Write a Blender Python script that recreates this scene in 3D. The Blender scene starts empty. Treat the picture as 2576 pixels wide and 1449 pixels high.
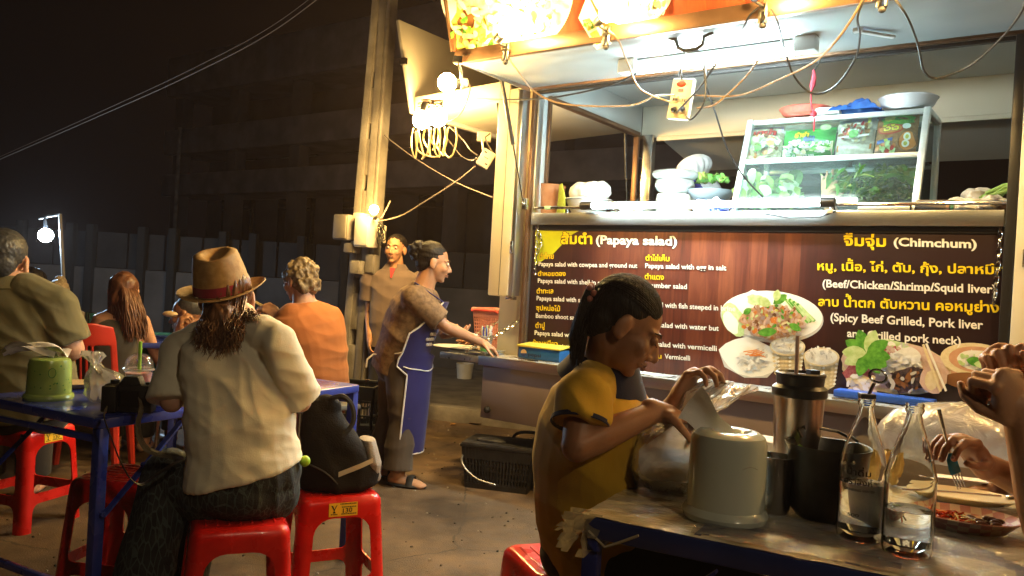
# Night street-food stall: food truck, diners at folding tables, lamps on the awning
import bpy, bmesh, math, random
import numpy as np
from mathutils import Vector, Matrix, noise as mnoise
from math import sin, cos, pi, radians, sqrt, atan2
random.seed(7)
SC = bpy.context.scene
COL = SC.collection
# ---------------------------------------------------------------- camera
CAMZ = 1.25
FPX = 2020.0                       # focal length for a 2576 px wide picture
ROLL = radians(3.3); PIT = radians(-0.24)
_f = Vector((0, cos(PIT), sin(PIT))); _u = Vector((0, -sin(PIT), cos(PIT))); _r = Vector((1, 0, 0))
CR = _r*cos(ROLL) + _u*sin(ROLL); CU = -_r*sin(ROLL) + _u*cos(ROLL); CF = _f
CC = Vector((0, 0, CAMZ))
cd = bpy.data.cameras.new('camera'); cam = bpy.data.objects.new('camera', cd); COL.objects.link(cam)
cd.sensor_width = 36; cd.lens = 36*FPX/2576; cd.clip_start = 0.05; cd.clip_end = 400
cam.matrix_world = Matrix(((CR.x, CU.x, -CF.x, CC.x), (CR.y, CU.y, -CF.y, CC.y), (CR.z, CU.z, -CF.z, CC.z), (0, 0, 0, 1)))
SC.camera = cam
# ---------------------------------------------------------------- world (night)
w = bpy.data.worlds.new('World'); SC.world = w; w.use_nodes = True
bg = w.node_tree.nodes['Background']; bg.inputs[0].default_value = (0.62, 0.40, 0.33, 1); bg.inputs[1].default_value = 0.0015
# ---------------------------------------------------------------- exposure
SC.view_settings.view_transform = 'Standard'; SC.view_settings.look = 'None'
SC.view_settings.exposure = 1.72; SC.view_settings.gamma = 1
SC.render.engine = 'CYCLES'
SC.cycles.use_denoising = True
SC.cycles.max_bounces = 10; SC.cycles.diffuse_bounces = 3; SC.cycles.glossy_bounces = 4
SC.cycles.transmission_bounces = 8; SC.cycles.transparent_max_bounces = 16
SC.cycles.sample_clamp_indirect = 6.0; SC.cycles.caustics_reflective = False; SC.cycles.caustics_refractive = False
# ---------------------------------------------------------------- pixel helpers (measuring the layout)
def ray(x, y): return CF + CR*((x-1288)/FPX) - CU*((y-724.5)/FPX)
def P(x, y, d): return CC + ray(x, y)*d
def G(x, y, z=0.0):
    r = ray(x, y); return CC + r*((z-CAMZ)/r.z)
YA = radians(54)
EU = Vector((sin(YA), -cos(YA), 0)); EV = Vector((cos(YA), sin(YA), 0)); T0 = Vector((0.0926, 5.1, 0))
TROT = YA - pi/2
def TW(u, v, z): return T0 + EU*u + EV*v + Vector((0, 0, z))
def TL(x, y, v=0.0):
    r = ray(x, y); o = CC - T0 - EV*v; t = -(o.dot(EV))/r.dot(EV); p = o + r*t
    return (p.dot(EU), v, p.z)
# ---------------------------------------------------------------- objects
WM = {}
def things(o, label, cat, group=None):
    o['label'] = label; o['category'] = cat
    if group: o['group'] = group
def thing(name, label, cat, loc=(0, 0, 0), rotz=0.0, group=None):
    o = bpy.data.objects.new(name, None); COL.objects.link(o); o.empty_display_size = .1
    o.location = loc; o.rotation_euler = (0, 0, rotz)
    WM[o.name] = Matrix.Translation(Vector(loc)) @ Matrix.Rotation(rotz, 4, 'Z')
    things(o, label, cat, group)
    return o
def finish(me, mat, smooth=35):
    if mat is not None:
        for m in (mat if isinstance(mat, (list, tuple)) else [mat]): me.materials.append(m)
    if smooth and len(me.polygons):
        me.polygons.foreach_set('use_smooth', [True]*len(me.polygons))
        me.set_sharp_from_angle(angle=radians(smooth))
    me.update()
def link(name, me, mat, parent=None, world=False, smooth=35):
    """world=True: vertices are given in world space and moved into the parent's space"""
    finish(me, mat, smooth)
    o = bpy.data.objects.new(name, me); COL.objects.link(o)
    if parent is not None:
        o.parent = parent; WM[o.name] = WM.get(parent.name, Matrix.Identity(4))
        if world: me.transform(WM[o.name].inverted())
    else: WM[o.name] = Matrix.Identity(4)
    return o
def copy_tree(o, loc=None, rotz=None, label=None, parent=None):
    c = o.copy(); COL.objects.link(c)
    if parent is not None: c.parent = parent
    else:
        c.location = loc; c.rotation_euler = (0, 0, rotz or 0)
        WM[c.name] = Matrix.Translation(Vector(loc)) @ Matrix.Rotation(rotz or 0, 4, 'Z')
        if label: c['label'] = label
    for ch in [k for k in bpy.data.objects if k.parent == o]: copy_tree(ch, parent=c)
    return c
def struct(o): o['kind'] = 'structure'; return o
def V(*a): return Vector(a)
def basis(d, up=(0, 0, 1)):
    """columns: side, up', dir  (dir = d)"""
    d = Vector(d).normalized(); up = Vector(up)
    s = d.cross(up)
    if s.length < 1e-4: s = d.cross(Vector((1, 0, 0)))
    s.normalize(); u = s.cross(d).normalized()
    return s, u, d
class MB:
    def __init__(s): s.v = []; s.f = []; s.mi = []
    def add(s, vs, fs, mi=0):
        n = len(s.v); s.v += [tuple(p) for p in vs]; s.f += [tuple(i+n for i in f) for f in fs]; s.mi += [mi]*len(fs); return s
    def box(s, c, sz, rot=None, mi=0, rz=0.0, taper=1.0):
        R = rot if rot is not None else Matrix.Rotation(rz, 3, 'Z')
        c = Vector(c); vs = []
        for k in (-1, 1):
            t = taper if k == 1 else 1
            for (i, j) in ((-1, -1), (1, -1), (1, 1), (-1, 1)):
                vs.append(c + R @ Vector((i*sz[0]/2*t, j*sz[1]/2*t, k*sz[2]/2)))
        return s.add(vs, [(3, 2, 1, 0), (4, 5, 6, 7), (0, 1, 5, 4), (1, 2, 6, 5), (2, 3, 7, 6), (3, 0, 4, 7)], mi)
    def bar(s, a, b, wd, ht, up=(0, 0, 1), mi=0):
        a = Vector(a); b = Vector(b); sd, u, d = basis(b-a, up)
        vs = [p + sd*(i*wd/2) + u*(j*ht/2) for p in (a, b) for (i, j) in ((-1, -1), (1, -1), (1, 1), (-1, 1))]
        return s.add(vs, [(0, 1, 2, 3), (7, 6, 5, 4), (0, 4, 5, 1), (1, 5, 6, 2), (2, 6, 7, 3), (3, 7, 4, 0)], mi)
    def loft(s, rings, cap=True, mi=0, closed=False):
        n = len(rings[0]); base = len(s.v); vs = [p for r in rings for p in r]; fs = []
        m = len(rings)
        for k in range(m if closed else m-1):
            for i in range(n):
                a = (k % m)*n + i; b = (k % m)*n + (i+1) % n; c = ((k+1) % m)*n + (i+1) % n; d = ((k+1) % m)*n + i
                fs.append((a, b, c, d))
        if cap and not closed:
            fs.append(tuple(range(n-1, -1, -1))); fs.append(tuple((m-1)*n + i for i in range(n)))
        return s.add(vs, fs, mi)
    def tube(s, pts, r, n=8, cap=True, mi=0, flat=1.0, up=(0, 0, 1)):
        pts = [Vector(p) for p in pts]; rings = []; m = len(pts)
        pu = None
        for k, p in enumerate(pts):
            d = pts[min(k+1, m-1)] - pts[max(k-1, 0)]
            if d.length < 1e-7: d = Vector((0, 0, 1))
            sd, u, d = basis(d, pu if pu is not None else up); pu = u
            rr = r[k] if isinstance(r, (list, tuple)) else r
            rings.append([p + sd*(cos(2*pi*i/n)*rr) + u*(sin(2*pi*i/n)*rr*flat) for i in range(n)])
        return s.loft(rings, cap, mi)
    def cyl(s, a, b, r, r2=None, n=20, mi=0, cap=True):
        return s.tube([a, b], [r, r if r2 is None else r2], n, cap, mi)
    def lathe(s, prof, c=(0, 0, 0), n=28, mi=0, R=None, cap=False):
        c = Vector(c); R = R or Matrix.Identity(3); rings = []
        for (r, z) in prof:
            rings.append([c + R @ Vector((cos(2*pi*i/n)*r, sin(2*pi*i/n)*r, z)) for i in range(n)])
        return s.loft(rings, cap, mi)
    def ell(s, c, rad, R=None, n=16, m=10, mi=0):
        c = Vector(c); R = R or Matrix.Identity(3)
        if not hasattr(rad, '__len__'): rad = (rad,)*3
        vs = [c + R @ Vector((0, 0, -rad[2]))]
        for k in range(1, m):
            t = -pi/2 + pi*k/m
            for i in range(n): vs.append(c + R @ Vector((rad[0]*cos(t)*cos(2*pi*i/n), rad[1]*cos(t)*sin(2*pi*i/n), rad[2]*sin(t))))
        vs.append(c + R @ Vector((0, 0, rad[2]))); fs = []
        for i in range(n): fs.append((0, 1+(i+1) % n, 1+i))
        for k in range(m-2):
            for i in range(n):
                a = 1+k*n+i; b = 1+k*n+(i+1) % n; fs.append((a, b, b+n, a+n))
        L = len(vs)-1; q = 1+(m-2)*n
        for i in range(n): fs.append((q+i, q+(i+1) % n, L))
        return s.add(vs, fs, mi)
    def poly(s, pts, mi=0): return s.add(pts, [tuple(range(len(pts)))], mi)
    def prism(s, pts, ext, mi=0):
        n = len(pts); e = Vector(ext); a = [Vector(p) for p in pts]; b = [p+e for p in a]
        fs = [tuple(range(n-1, -1, -1)), tuple(range(n, 2*n))] + [(i, (i+1) % n, n+(i+1) % n, n+i) for i in range(n)]
        return s.add(a+b, fs, mi)
    def grid(s, fn, nu, nv, mi=0):
        vs = [fn(i/nu, j/nv) for j in range(nv+1) for i in range(nu+1)]
        return s.add(vs, [(j*(nu+1)+i, j*(nu+1)+i+1, (j+1)*(nu+1)+i+1, (j+1)*(nu+1)+i) for j in range(nv) for i in range(nu)], mi)
    def mesh(s, name='mesh', bevel=0, seg=2, clean=False):
        me = bpy.data.meshes.new(name); me.from_pydata(s.v, [], s.f)
        if len(set(s.mi)) > 1: me.polygons.foreach_set('material_index', s.mi)
        bm = bmesh.new(); bm.from_mesh(me)
        bmesh.ops.recalc_face_normals(bm, faces=bm.faces)
        if bevel:
            ed = [e for e in bm.edges if len(e.link_faces) == 2 and e.calc_face_angle(0) > 0.6]
            bmesh.ops.bevel(bm, geom=ed, offset=bevel, segments=seg, affect='EDGES', profile=.5, clamp_overlap=True)
        bm.to_mesh(me); bm.free()
        return me
    def build(s, name, mat, parent=None, world=False, bevel=0, smooth=35, seg=2):
        return link(name, s.mesh(name, bevel, seg), mat, parent, world, smooth)
def thing1(mb, name, mat, label, cat, group=None, bevel=0, smooth=35, loc=None, rotz=0.0):
    """a thing that is one mesh; mb in world space, or local to loc"""
    o = mb.build(name, mat, None, bevel=bevel, smooth=smooth)
    if loc is not None:
        o.location = loc; o.rotation_euler = (0, 0, rotz)
    things(o, label, cat, group)
    return o
# ---------------------------------------------------------------- smooth organic meshes: overlapping closed shapes -> voxel remesh
def caps(mb, a, b, r1, r2, n=14):
    a = Vector(a); b = Vector(b)
    mb.cyl(a, b, r1, r2, n); mb.ell(a, r1, n=n, m=8); mb.ell(b, r2, n=n, m=8)
def ring(c, a, b, n=20, p=2.0):
    """ellipse (superellipse) ring with half-axis vectors a, b"""
    out = []
    for i in range(n):
        t = 2*pi*i/n; cx = cos(t); cy = sin(t)
        k = 2.0/p
        out.append(Vector(c) + Vector(a)*(abs(cx)**k*(1 if cx >= 0 else -1)) + Vector(b)*(abs(cy)**k*(1 if cy >= 0 else -1)))
    return out
def remesh(mb, voxel=.006, it=6, fac=.5, disp=None, name='mesh'):
    me = bpy.data.meshes.new('tmp'); me.from_pydata(mb.v, [], mb.f)
    bm = bmesh.new(); bm.from_mesh(me); bmesh.ops.recalc_face_normals(bm, faces=bm.faces); bm.to_mesh(me); bm.free()
    o = bpy.data.objects.new('tmp', me); COL.objects.link(o)
    m = o.modifiers.new('r', 'REMESH'); m.mode = 'VOXEL'; m.voxel_size = voxel; m.adaptivity = 0
    if it:
        s = o.modifiers.new('s', 'SMOOTH'); s.factor = fac; s.iterations = it
    dg = bpy.context.evaluated_depsgraph_get()
    out = bpy.data.meshes.new_from_object(o.evaluated_get(dg)); out.name = name
    bpy.data.objects.remove(o); bpy.data.meshes.remove(me)
    if disp: displace(out, disp)
    return out
def displace(me, fn):
    n = len(me.vertices); co = np.empty(n*3); no = np.empty(n*3)
    me.vertices.foreach_get('co', co); me.vertex_normals.foreach_get('vector', no)
    co = co.reshape(-1, 3); no = no.reshape(-1, 3)
    d = fn(co, no)
    co = co + (d if d.ndim == 2 else no*d[:, None])
    me.vertices.foreach_set('co', co.ravel()); me.update()
def vnoise(co, freq, seed=0.0, octv=2):
    """value-like noise for an array of points"""
    out = np.empty(len(co)); off = Vector((seed*7.31, seed*3.17, seed*5.71))
    for i, p in enumerate(co):
        out[i] = mnoise.fractal(Vector(p)*freq + off, 1.0, 2.0, octv)
    return out
def folds(specs, rough=0.0, seed=1.0):
    """specs: (centre, direction across the folds, wavelength, amplitude, radius)"""
    def fn(co, no):
        wv = vnoise(co, 6, seed)
        d = np.zeros(len(co))
        for i, (c, k, wl, amp, rad) in enumerate(specs):
            c = np.array(c); k = np.array(k, float); k /= np.linalg.norm(k)
            q = co - c
            al = (q @ k)[:, None]*k          # along k the pattern is tight, across it long: creases, not ripples
            r = 1 - 2.2*np.abs(vnoise((al + (q-al)*.2)/wl + wv[:, None]*.25, .62, seed+i*1.7, 1))
            d += amp*1.7*np.exp(-(q*q).sum(1)/(rad*rad*1.5))*(np.maximum(r, -.3)**1 - .35)
        return d + rough*wv
    return fn
def organic(name, mb, mat, parent=None, voxel=.006, it=6, disp=None, world=True, smooth=80):
    return link(name, remesh(mb, voxel, it, disp=disp, name=name), mat, parent, world, smooth)
# ---------------------------------------------------------------- lettering
UPV = 'ิีึืั'; TONE = '่้๊๋์'
def _tm(s, off):
    c = bpy.data.curves.new('t', 'FONT'); c.body = s; c.size = 1; c.offset = off; c.resolution_u = 3
    o = bpy.data.objects.new('t', c); COL.objects.link(o)
    dg = bpy.context.evaluated_depsgraph_get()
    m = bpy.data.meshes.new_from_object(o.evaluated_get(dg))
    vs = [(v.co.x, v.co.y) for v in m.vertices]; fs = [tuple(p.vertices) for p in m.polygons]
    bpy.data.objects.remove(o); bpy.data.curves.remove(c); bpy.data.meshes.remove(m)
    return vs, fs
def text2d(s, off=0.0):
    """flat text; a tone mark over an upper vowel is lifted to its own storey"""
    base = ''; lift = []; k = 0
    while k < len(s):
        ch = s[k]
        if ch in TONE and k > 0 and s[k-1] in UPV: lift.append((len(base), ch))
        elif ch in TONE and k+1 < len(s) and s[k+1] == 'ำ':     # nikhahit under the tone
            lift.append((len(base), ch))
        else: base += ch
        k += 1
    vs, fs = _tm(base, off)
    for (i, ch) in lift:
        pv, _ = _tm(base[:i], off); tv, tf = _tm(ch, off)
        x = max(p[0] for p in pv); tx = max(p[0] for p in tv); n = len(vs)
        vs += [(p[0]-tx+x-0.02, p[1]+.2) for p in tv]; fs += [tuple(j+n for j in f) for f in tf]
    return vs, fs
# ---------------------------------------------------------------- materials
MT = {}
def M(name, col, col2=None, rough=.5, metal=0.0, scale=8.0, bump=0.0, bscale=60.0, spec=.5, coat=0.0, stretch=None, detail=4, rvar=0.0, contrast=(.35, .65), sss=0.0, trans=0.0, ior=1.45, sheen=0.0):
    if name in MT: return MT[name]
    m = bpy.data.materials.new(name); m.use_nodes = True; nt = m.node_tree; N = nt.nodes; L = nt.links
    b = N['Principled BSDF']
    b.inputs['Base Color'].default_value = (*col, 1); b.inputs['Roughness'].default_value = rough
    b.inputs['Metallic'].default_value = metal; b.inputs['Specular IOR Level'].default_value = spec
    b.inputs['Coat Weight'].default_value = coat; b.inputs['Coat Roughness'].default_value = .08
    b.inputs['IOR'].default_value = ior; b.inputs['Transmission Weight'].default_value = trans
    b.inputs['Sheen Weight'].default_value = sheen
    if sss:
        b.inputs['Subsurface Weight'].default_value = sss; b.inputs['Subsurface Radius'].default_value = (.012, .005, .003)
        b.inputs['Subsurface Scale'].default_value = 1.0
    tc = N.new('ShaderNodeTexCoord'); mp = N.new('ShaderNodeMapping'); L.new(tc.outputs['Object'], mp.inputs[0])
    if stretch: mp.inputs['Scale'].default_value = stretch
    if col2 is not None or rvar:
        nz = N.new('ShaderNodeTexNoise'); nz.inputs['Scale'].default_value = scale; nz.inputs['Detail'].default_value = detail
        L.new(mp.outputs[0], nz.inputs['Vector'])
        rp = N.new('ShaderNodeValToRGB'); rp.color_ramp.elements[0].position = contrast[0]; rp.color_ramp.elements[1].position = contrast[1]
        c2 = col2 if col2 is not None else col
        rp.color_ramp.elements[0].color = (*col, 1); rp.color_ramp.elements[1].color = (*c2, 1)
        L.new(nz.outputs['Fac'], rp.inputs[0]); L.new(rp.outputs[0], b.inputs['Base Color'])
        if rvar:
            mr = N.new('ShaderNodeMapRange'); mr.inputs['To Min'].default_value = max(0, rough-rvar); mr.inputs['To Max'].default_value = rough+rvar
            mr.inputs['From Min'].default_value = .3; mr.inputs['From Max'].default_value = .7
            L.new(nz.outputs['Fac'], mr.inputs['Value']); L.new(mr.outputs[0], b.inputs['Roughness'])
    if bump:
        n2 = N.new('ShaderNodeTexNoise'); n2.inputs['Scale'].default_value = bscale; n2.inputs['Detail'].default_value = 3
        L.new(mp.outputs[0], n2.inputs['Vector'])
        bp = N.new('ShaderNodeBump'); bp.inputs['Strength'].default_value = bump; bp.inputs['Distance'].default_value = .01
        L.new(n2.outputs['Fac'], bp.inputs['Height']); L.new(bp.outputs[0], b.inputs['Normal'])
    MT[name] = m; return m
def EM(name, col, st):
    if name in MT: return MT[name]
    m = bpy.data.materials.new(name); m.use_nodes = True; nt = m.node_tree
    nt.nodes.remove(nt.nodes['Principled BSDF']); e = nt.nodes.new('ShaderNodeEmission')
    e.inputs[0].default_value = (*col, 1); e.inputs[1].default_value = st
    nt.links.new(e.outputs[0], nt.nodes['Material Output'].inputs[0]); MT[name] = m; return m
def thin(name, col=(1, 1, 1), body=0.15, gloss=.12, rough=.08, bump=.0, bscale=20, tint=(1, 1, 1)):
    """thin clear sheet: mostly transparent, a little milky body and a gloss"""
    if name in MT: return MT[name]
    m = bpy.data.materials.new(name); m.use_nodes = True; nt = m.node_tree; N = nt.nodes; L = nt.links
    N.remove(N['Principled BSDF'])
    t = N.new('ShaderNodeBsdfTransparent'); t.inputs[0].default_value = (*tint, 1)
    d = N.new('ShaderNodeBsdfDiffuse'); d.inputs[0].default_value = (*col, 1)
    tl = N.new('ShaderNodeBsdfTranslucent'); tl.inputs[0].default_value = (*col, 1)
    g = N.new('ShaderNodeBsdfGlossy'); g.inputs['Roughness'].default_value = rough
    dt = N.new('ShaderNodeMixShader'); dt.inputs[0].default_value = .5; L.new(d.outputs[0], dt.inputs[1]); L.new(tl.outputs[0], dt.inputs[2])
    m1 = N.new('ShaderNodeMixShader'); m1.inputs[0].default_value = body; L.new(t.outputs[0], m1.inputs[1]); L.new(dt.outputs[0], m1.inputs[2])
    lw = N.new('ShaderNodeLayerWeight'); lw.inputs[0].default_value = .25
    mu = N.new('ShaderNodeMath'); mu.operation = 'MULTIPLY_ADD'; mu.inputs[1].default_value = .6; mu.inputs[2].default_value = gloss
    mu.use_clamp = True
    L.new(lw.outputs['Fresnel'], mu.inputs[0])
    m2 = N.new('ShaderNodeMixShader'); L.new(mu.outputs[0], m2.inputs[0]); L.new(m1.outputs[0], m2.inputs[1]); L.new(g.outputs[0], m2.inputs[2])
    L.new(m2.outputs[0], N['Material Output'].inputs[0])
    if bump:
        tc = N.new('ShaderNodeTexCoord'); n2 = N.new('ShaderNodeTexNoise'); n2.inputs['Scale'].default_value = bscale; n2.inputs['Detail'].default_value = 5
        n2.inputs['Distortion'].default_value = 1.2
        L.new(tc.outputs['Object'], n2.inputs['Vector']); bp = N.new('ShaderNodeBump'); bp.inputs['Strength'].default_value = bump; bp.inputs['Distance'].default_value = .02
        L.new(n2.outputs['Fac'], bp.inputs['Height'])
        for x in (d, g, tl): L.new(bp.outputs[0], x.inputs['Normal'])
    MT[name] = m; return m
asphalt = M('asphalt', (.12, .074, .040), (.19, .122, .068), rough=.75, scale=9, bump=.5, bscale=160, rvar=.15)
def stains(m):
    nt = m.node_tree; N = nt.nodes; L = nt.links; b = N['Principled BSDF']; src = b.inputs['Base Color'].links[0].from_socket; tc = N.new('ShaderNodeTexCoord')
    nz = N.new('ShaderNodeTexNoise'); nz.inputs['Scale'].default_value = 1.3; nz.inputs['Detail'].default_value = 7; nz.inputs['Roughness'].default_value = .65; L.new(tc.outputs['Object'], nz.inputs['Vector'])
    vo = N.new('ShaderNodeTexVoronoi'); vo.feature = 'DISTANCE_TO_EDGE'; vo.inputs['Scale'].default_value = .45; ad = N.new('ShaderNodeVectorMath'); ad.operation = 'MULTIPLY_ADD'; ad.inputs[1].default_value = (.35, .35, .35); L.new(nz.outputs['Color'], ad.inputs[0]); L.new(tc.outputs['Object'], ad.inputs[2]); L.new(ad.outputs[0], vo.inputs['Vector'])
    lt = N.new('ShaderNodeMath'); lt.operation = 'GREATER_THAN'; lt.inputs[1].default_value = .0025; L.new(vo.outputs['Distance'], lt.inputs[0])
    rp = N.new('ShaderNodeValToRGB'); rp.color_ramp.elements[0].position = .38; rp.color_ramp.elements[0].color = (.35, .35, .35, 1); rp.color_ramp.elements[1].position = .62; rp.color_ramp.elements[1].color = (1, 1, 1, 1); L.new(nz.outputs['Fac'], rp.inputs[0])
    m1 = N.new('ShaderNodeMix'); m1.data_type = 'RGBA'; m1.blend_type = 'MULTIPLY'; m1.inputs['Factor'].default_value = 1; L.new(src, m1.inputs[6]); L.new(rp.outputs[0], m1.inputs[7])
    m2 = N.new('ShaderNodeMix'); m2.data_type = 'RGBA'; m2.inputs[6].default_value = (.05, .034, .02, 1); L.new(lt.outputs[0], m2.inputs['Factor']); L.new(m1.outputs[2], m2.inputs[7]); L.new(m2.outputs[2], b.inputs['Base Color'])
stains(asphalt)
concrete = M('concrete', (.16, .14, .12), (.30, .27, .23), rough=.85, scale=5, bump=.3, bscale=60)
pave = M('pavement concrete', (.08, .07, .06), (.16, .14, .11), rough=.85, scale=4, bump=.4, bscale=50)
render_ = M('grey render', (.17, .14, .125), (.25, .215, .195), rough=.9, scale=2, bump=.2, bscale=30)
sheet_d = M('dark sheet fence', (.014, .012, .011), (.026, .022, .02), rough=.8, scale=3)
dglass = M('dark window', (.01, .01, .012), rough=.15)
cream = M('cream paint', (.62, .56, .42), (.70, .64, .50), rough=.35, scale=3, bump=.05, bscale=15)
white_p = M('white paint', (.62, .63, .60), (.72, .73, .70), rough=.35, scale=3)
under_p = M('awning lining', (.32, .37, .38), (.38, .42, .43), rough=.22, scale=2)
mauve = M('mauve panel paint', (.23, .18, .17), (.28, .22, .205), rough=.5, scale=2.5, bump=.05, bscale=20)
alu = M('brushed aluminium', (.55, .55, .54), (.68, .68, .66), rough=.32, metal=1, scale=30, stretch=(1, 40, 40))
steel = M('stainless steel', (.55, .54, .52), (.65, .64, .62), rough=.2, metal=1, scale=12, rvar=.08)
dsteel = M('darkened steel', (.10, .09, .08), (.16, .15, .13), rough=.35, metal=1, scale=20)
chrome = M('chrome', (.75, .75, .73), rough=.12, metal=1)
brown_f = M('brown anodised frame', (.14, .075, .04), (.18, .10, .055), rough=.4, metal=.6, scale=10)
black_p = M('black plastic', (.012, .012, .013), (.02, .02, .021), rough=.38, scale=20)
black_r = M('black rubber', (.012, .011, .011), rough=.65)
dark_frame = M('dark frame', (.03, .028, .026), rough=.4, metal=.5)
red_pl = M('red plastic', (.50, .009, .006), (.68, .016, .01), rough=.28, scale=11, coat=.25, rvar=.12, bump=.04, bscale=90, detail=7)
red_ch = M('dark red plastic', (.34, .022, .012), (.42, .03, .016), rough=.35, scale=4)
blue_m = M('blue painted steel', (.02, .035, .26), (.035, .06, .36), rough=.28, scale=5, coat=.4, rvar=.1)
blue_d = M('dark blue painted steel', (.015, .02, .13), (.02, .03, .17), rough=.35, scale=5)
yellow_l = M('yellow label', (.85, .50, .02), (.90, .56, .04), rough=.4)
ink = M('black ink', (.01, .01, .01), rough=.5)
skin_a = M('tan skin', (.40, .20, .11), (.46, .24, .135), rough=.5, scale=14, bump=.06, bscale=220, sss=.12)
skin_b = M('brown skin', (.27, .125, .065), (.32, .15, .08), rough=.46, scale=14, bump=.06, bscale=220, sss=.1)
skin_c = M('fair skin', (.52, .29, .20), (.58, .33, .23), rough=.5, scale=14, bump=.06, bscale=220, sss=.12)
nail_m = M('finger nail', (.55, .33, .26), rough=.3)
hair_b = M('black hair', (.007, .005, .004), (.015, .011, .009), spec=.3, rough=.5, scale=90, bump=.5, bscale=180, stretch=(1, 1, .15))
hair_br = M('brown wavy hair', (.075, .032, .014), (.19, .085, .038), rough=.42, scale=60, stretch=(1, 1, .2), bump=.4, bscale=150)
hair_rd = M('reddish brown hair', (.07, .025, .012), (.14, .055, .025), rough=.45, scale=60, stretch=(1, 1, .2))
hair_gr = M('greying light brown hair', (.13, .09, .05), (.24, .18, .11), rough=.5, scale=70)
hair_bl = M('blonde hair', (.25, .19, .12), (.40, .32, .22), rough=.5, scale=70)
hair_dg = M('dark grey hair', (.025, .025, .027), (.05, .05, .052), rough=.5, scale=90)
eye_w = M('eye white', (.42, .36, .31), rough=.2)
eye_d = M('dark iris', (.008, .005, .004), rough=.12)
lip_m = M('lips', (.21, .085, .055), rough=.42)
def cloth(name, c1, c2=None, scale=6, bump=.12, bscale=300, rough=.85, **k): return M(name, c1, c2, rough=rough, scale=scale, bump=bump, bscale=bscale, sheen=.15, spec=.2, **k)
shirt_cr = cloth('cream cotton', (.76, .72, .58), (.82, .78, .64), scale=3)
shirt_ol = cloth('olive cotton', (.13, .12, .065), (.165, .15, .085), scale=3)
shirt_or = cloth('rust orange cotton', (.34, .115, .035), (.41, .15, .05), scale=3)
shirt_gy = cloth('grey brown pique', (.13, .092, .078), (.16, .115, .098), scale=3)
shirt_lt = cloth('dark tank top cotton', (.055, .05, .045), (.075, .07, .06), scale=3)
shirt_ye = cloth('mustard pique', (.46, .27, .02), (.54, .33, .035), scale=3)
navy = cloth('navy ribbed collar', (.012, .014, .04), (.02, .022, .055))
apron_m = cloth('royal blue apron cloth', (.014, .012, .085), (.02, .017, .11), scale=3)
piping_m = cloth('white piping', (.62, .6, .62))
brown_pr = M('brown mottled print', (.13, .08, .045), (.20, .125, .07), rough=.8, scale=38, bump=.3, bscale=40, contrast=(.40, .58), detail=5)
trous_br = cloth('dark brown trousers cloth', (.055, .04, .03), (.085, .062, .045), scale=4, rough=.7)
trous_dk = cloth('dark trousers cloth', (.015, .014, .016), (.03, .028, .03), scale=4)
straw_m = M('woven straw', (.74,.52,.23), (.82,.60,.30), rough=.7, scale=40)
band_m = cloth('burgundy hat ribbon', (.22, .02, .045), (.28, .03, .06))
tissue_m = M('tissue paper', (.80, .76, .72), rough=.9, bump=.2, bscale=40)
papr = M('white plate glaze', (.66, .63, .57), rough=.25)
# ---------------------------------------------------------------- ground, kerb, pavement
mb = MB(); S_ = 150
mb.add([(-S_, -S_, 0), (S_, -S_, 0), (S_, S_, 0), (-S_, S_, 0)], [(0, 1, 2, 3)])
struct(mb.build('ground', asphalt))
kd = V(1.091, -.335, 0).normalized(); kn = V(.335, 1.091, 0).normalized(); k0 = V(-.673, 7.2, 0)
mb = MB(); a = k0 - kd*40; b = k0 + kd*12
mb.prism([a + V(0, 0, -.02), b + V(0, 0, -.02), b + kn*.14 + V(0, 0, -.02), a + kn*.14 + V(0, 0, -.02)], (0, 0, .15))
struct(mb.build('kerb', concrete, bevel=.012))
mb = MB(); a += kn*.141; b += kn*.141
mb.prism([a + V(0, 0, -.02), b + V(0, 0, -.02), b + kn*5 + V(0, 0, -.02), a + kn*5 + V(0, 0, -.02)], (0, 0, .145))
struct(mb.build('pavement', pave))
# grit and scraps on the road
m_ = MB(); r_ = random.Random(31)
for k in range(700):
    x = r_.uniform(-2.6, 1.2); y = r_.uniform(1.6, 6.9); s = r_.uniform(.002, .007); a = r_.uniform(0, 3)
    m_.box((x, y, s*.5+.0015), (s*2.2, s*1.4, s), rz=a, mi=k % 3, taper=.6)
gr = m_.build('road_grit', [M('grit stone', (.10, .075, .05), rough=.9), M('pale scrap', (.36, .31, .24), rough=.8), M('dark grit', (.03, .024, .018), rough=.9)]); gr['kind'] = 'stuff'
# litter on the road
def leaf_bit(p, s, rz):
    m_ = MB(); m_.grid(lambda i, j: V((i-.5)*s*(1-abs(j-.5)*1.3), (j-.5)*s*1.7, .006+.3*s*abs(i-.5)), 4, 5)
    return thing1(m_, 'fallen_leaf', M('dry leaf', (.30, .13, .03), (.4, .2, .05), scale=40), 'orange brown dry leaf lying on the road by the kerb', 'leaf', 'dry leaves on the road', loc=p, rotz=rz)
for k, (x, y) in enumerate([(1152, 1060), (1196, 1068), (1140, 1070)]): leaf_bit(G(x, y, 0), .05+.02*(k % 2), k*1.3)
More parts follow.
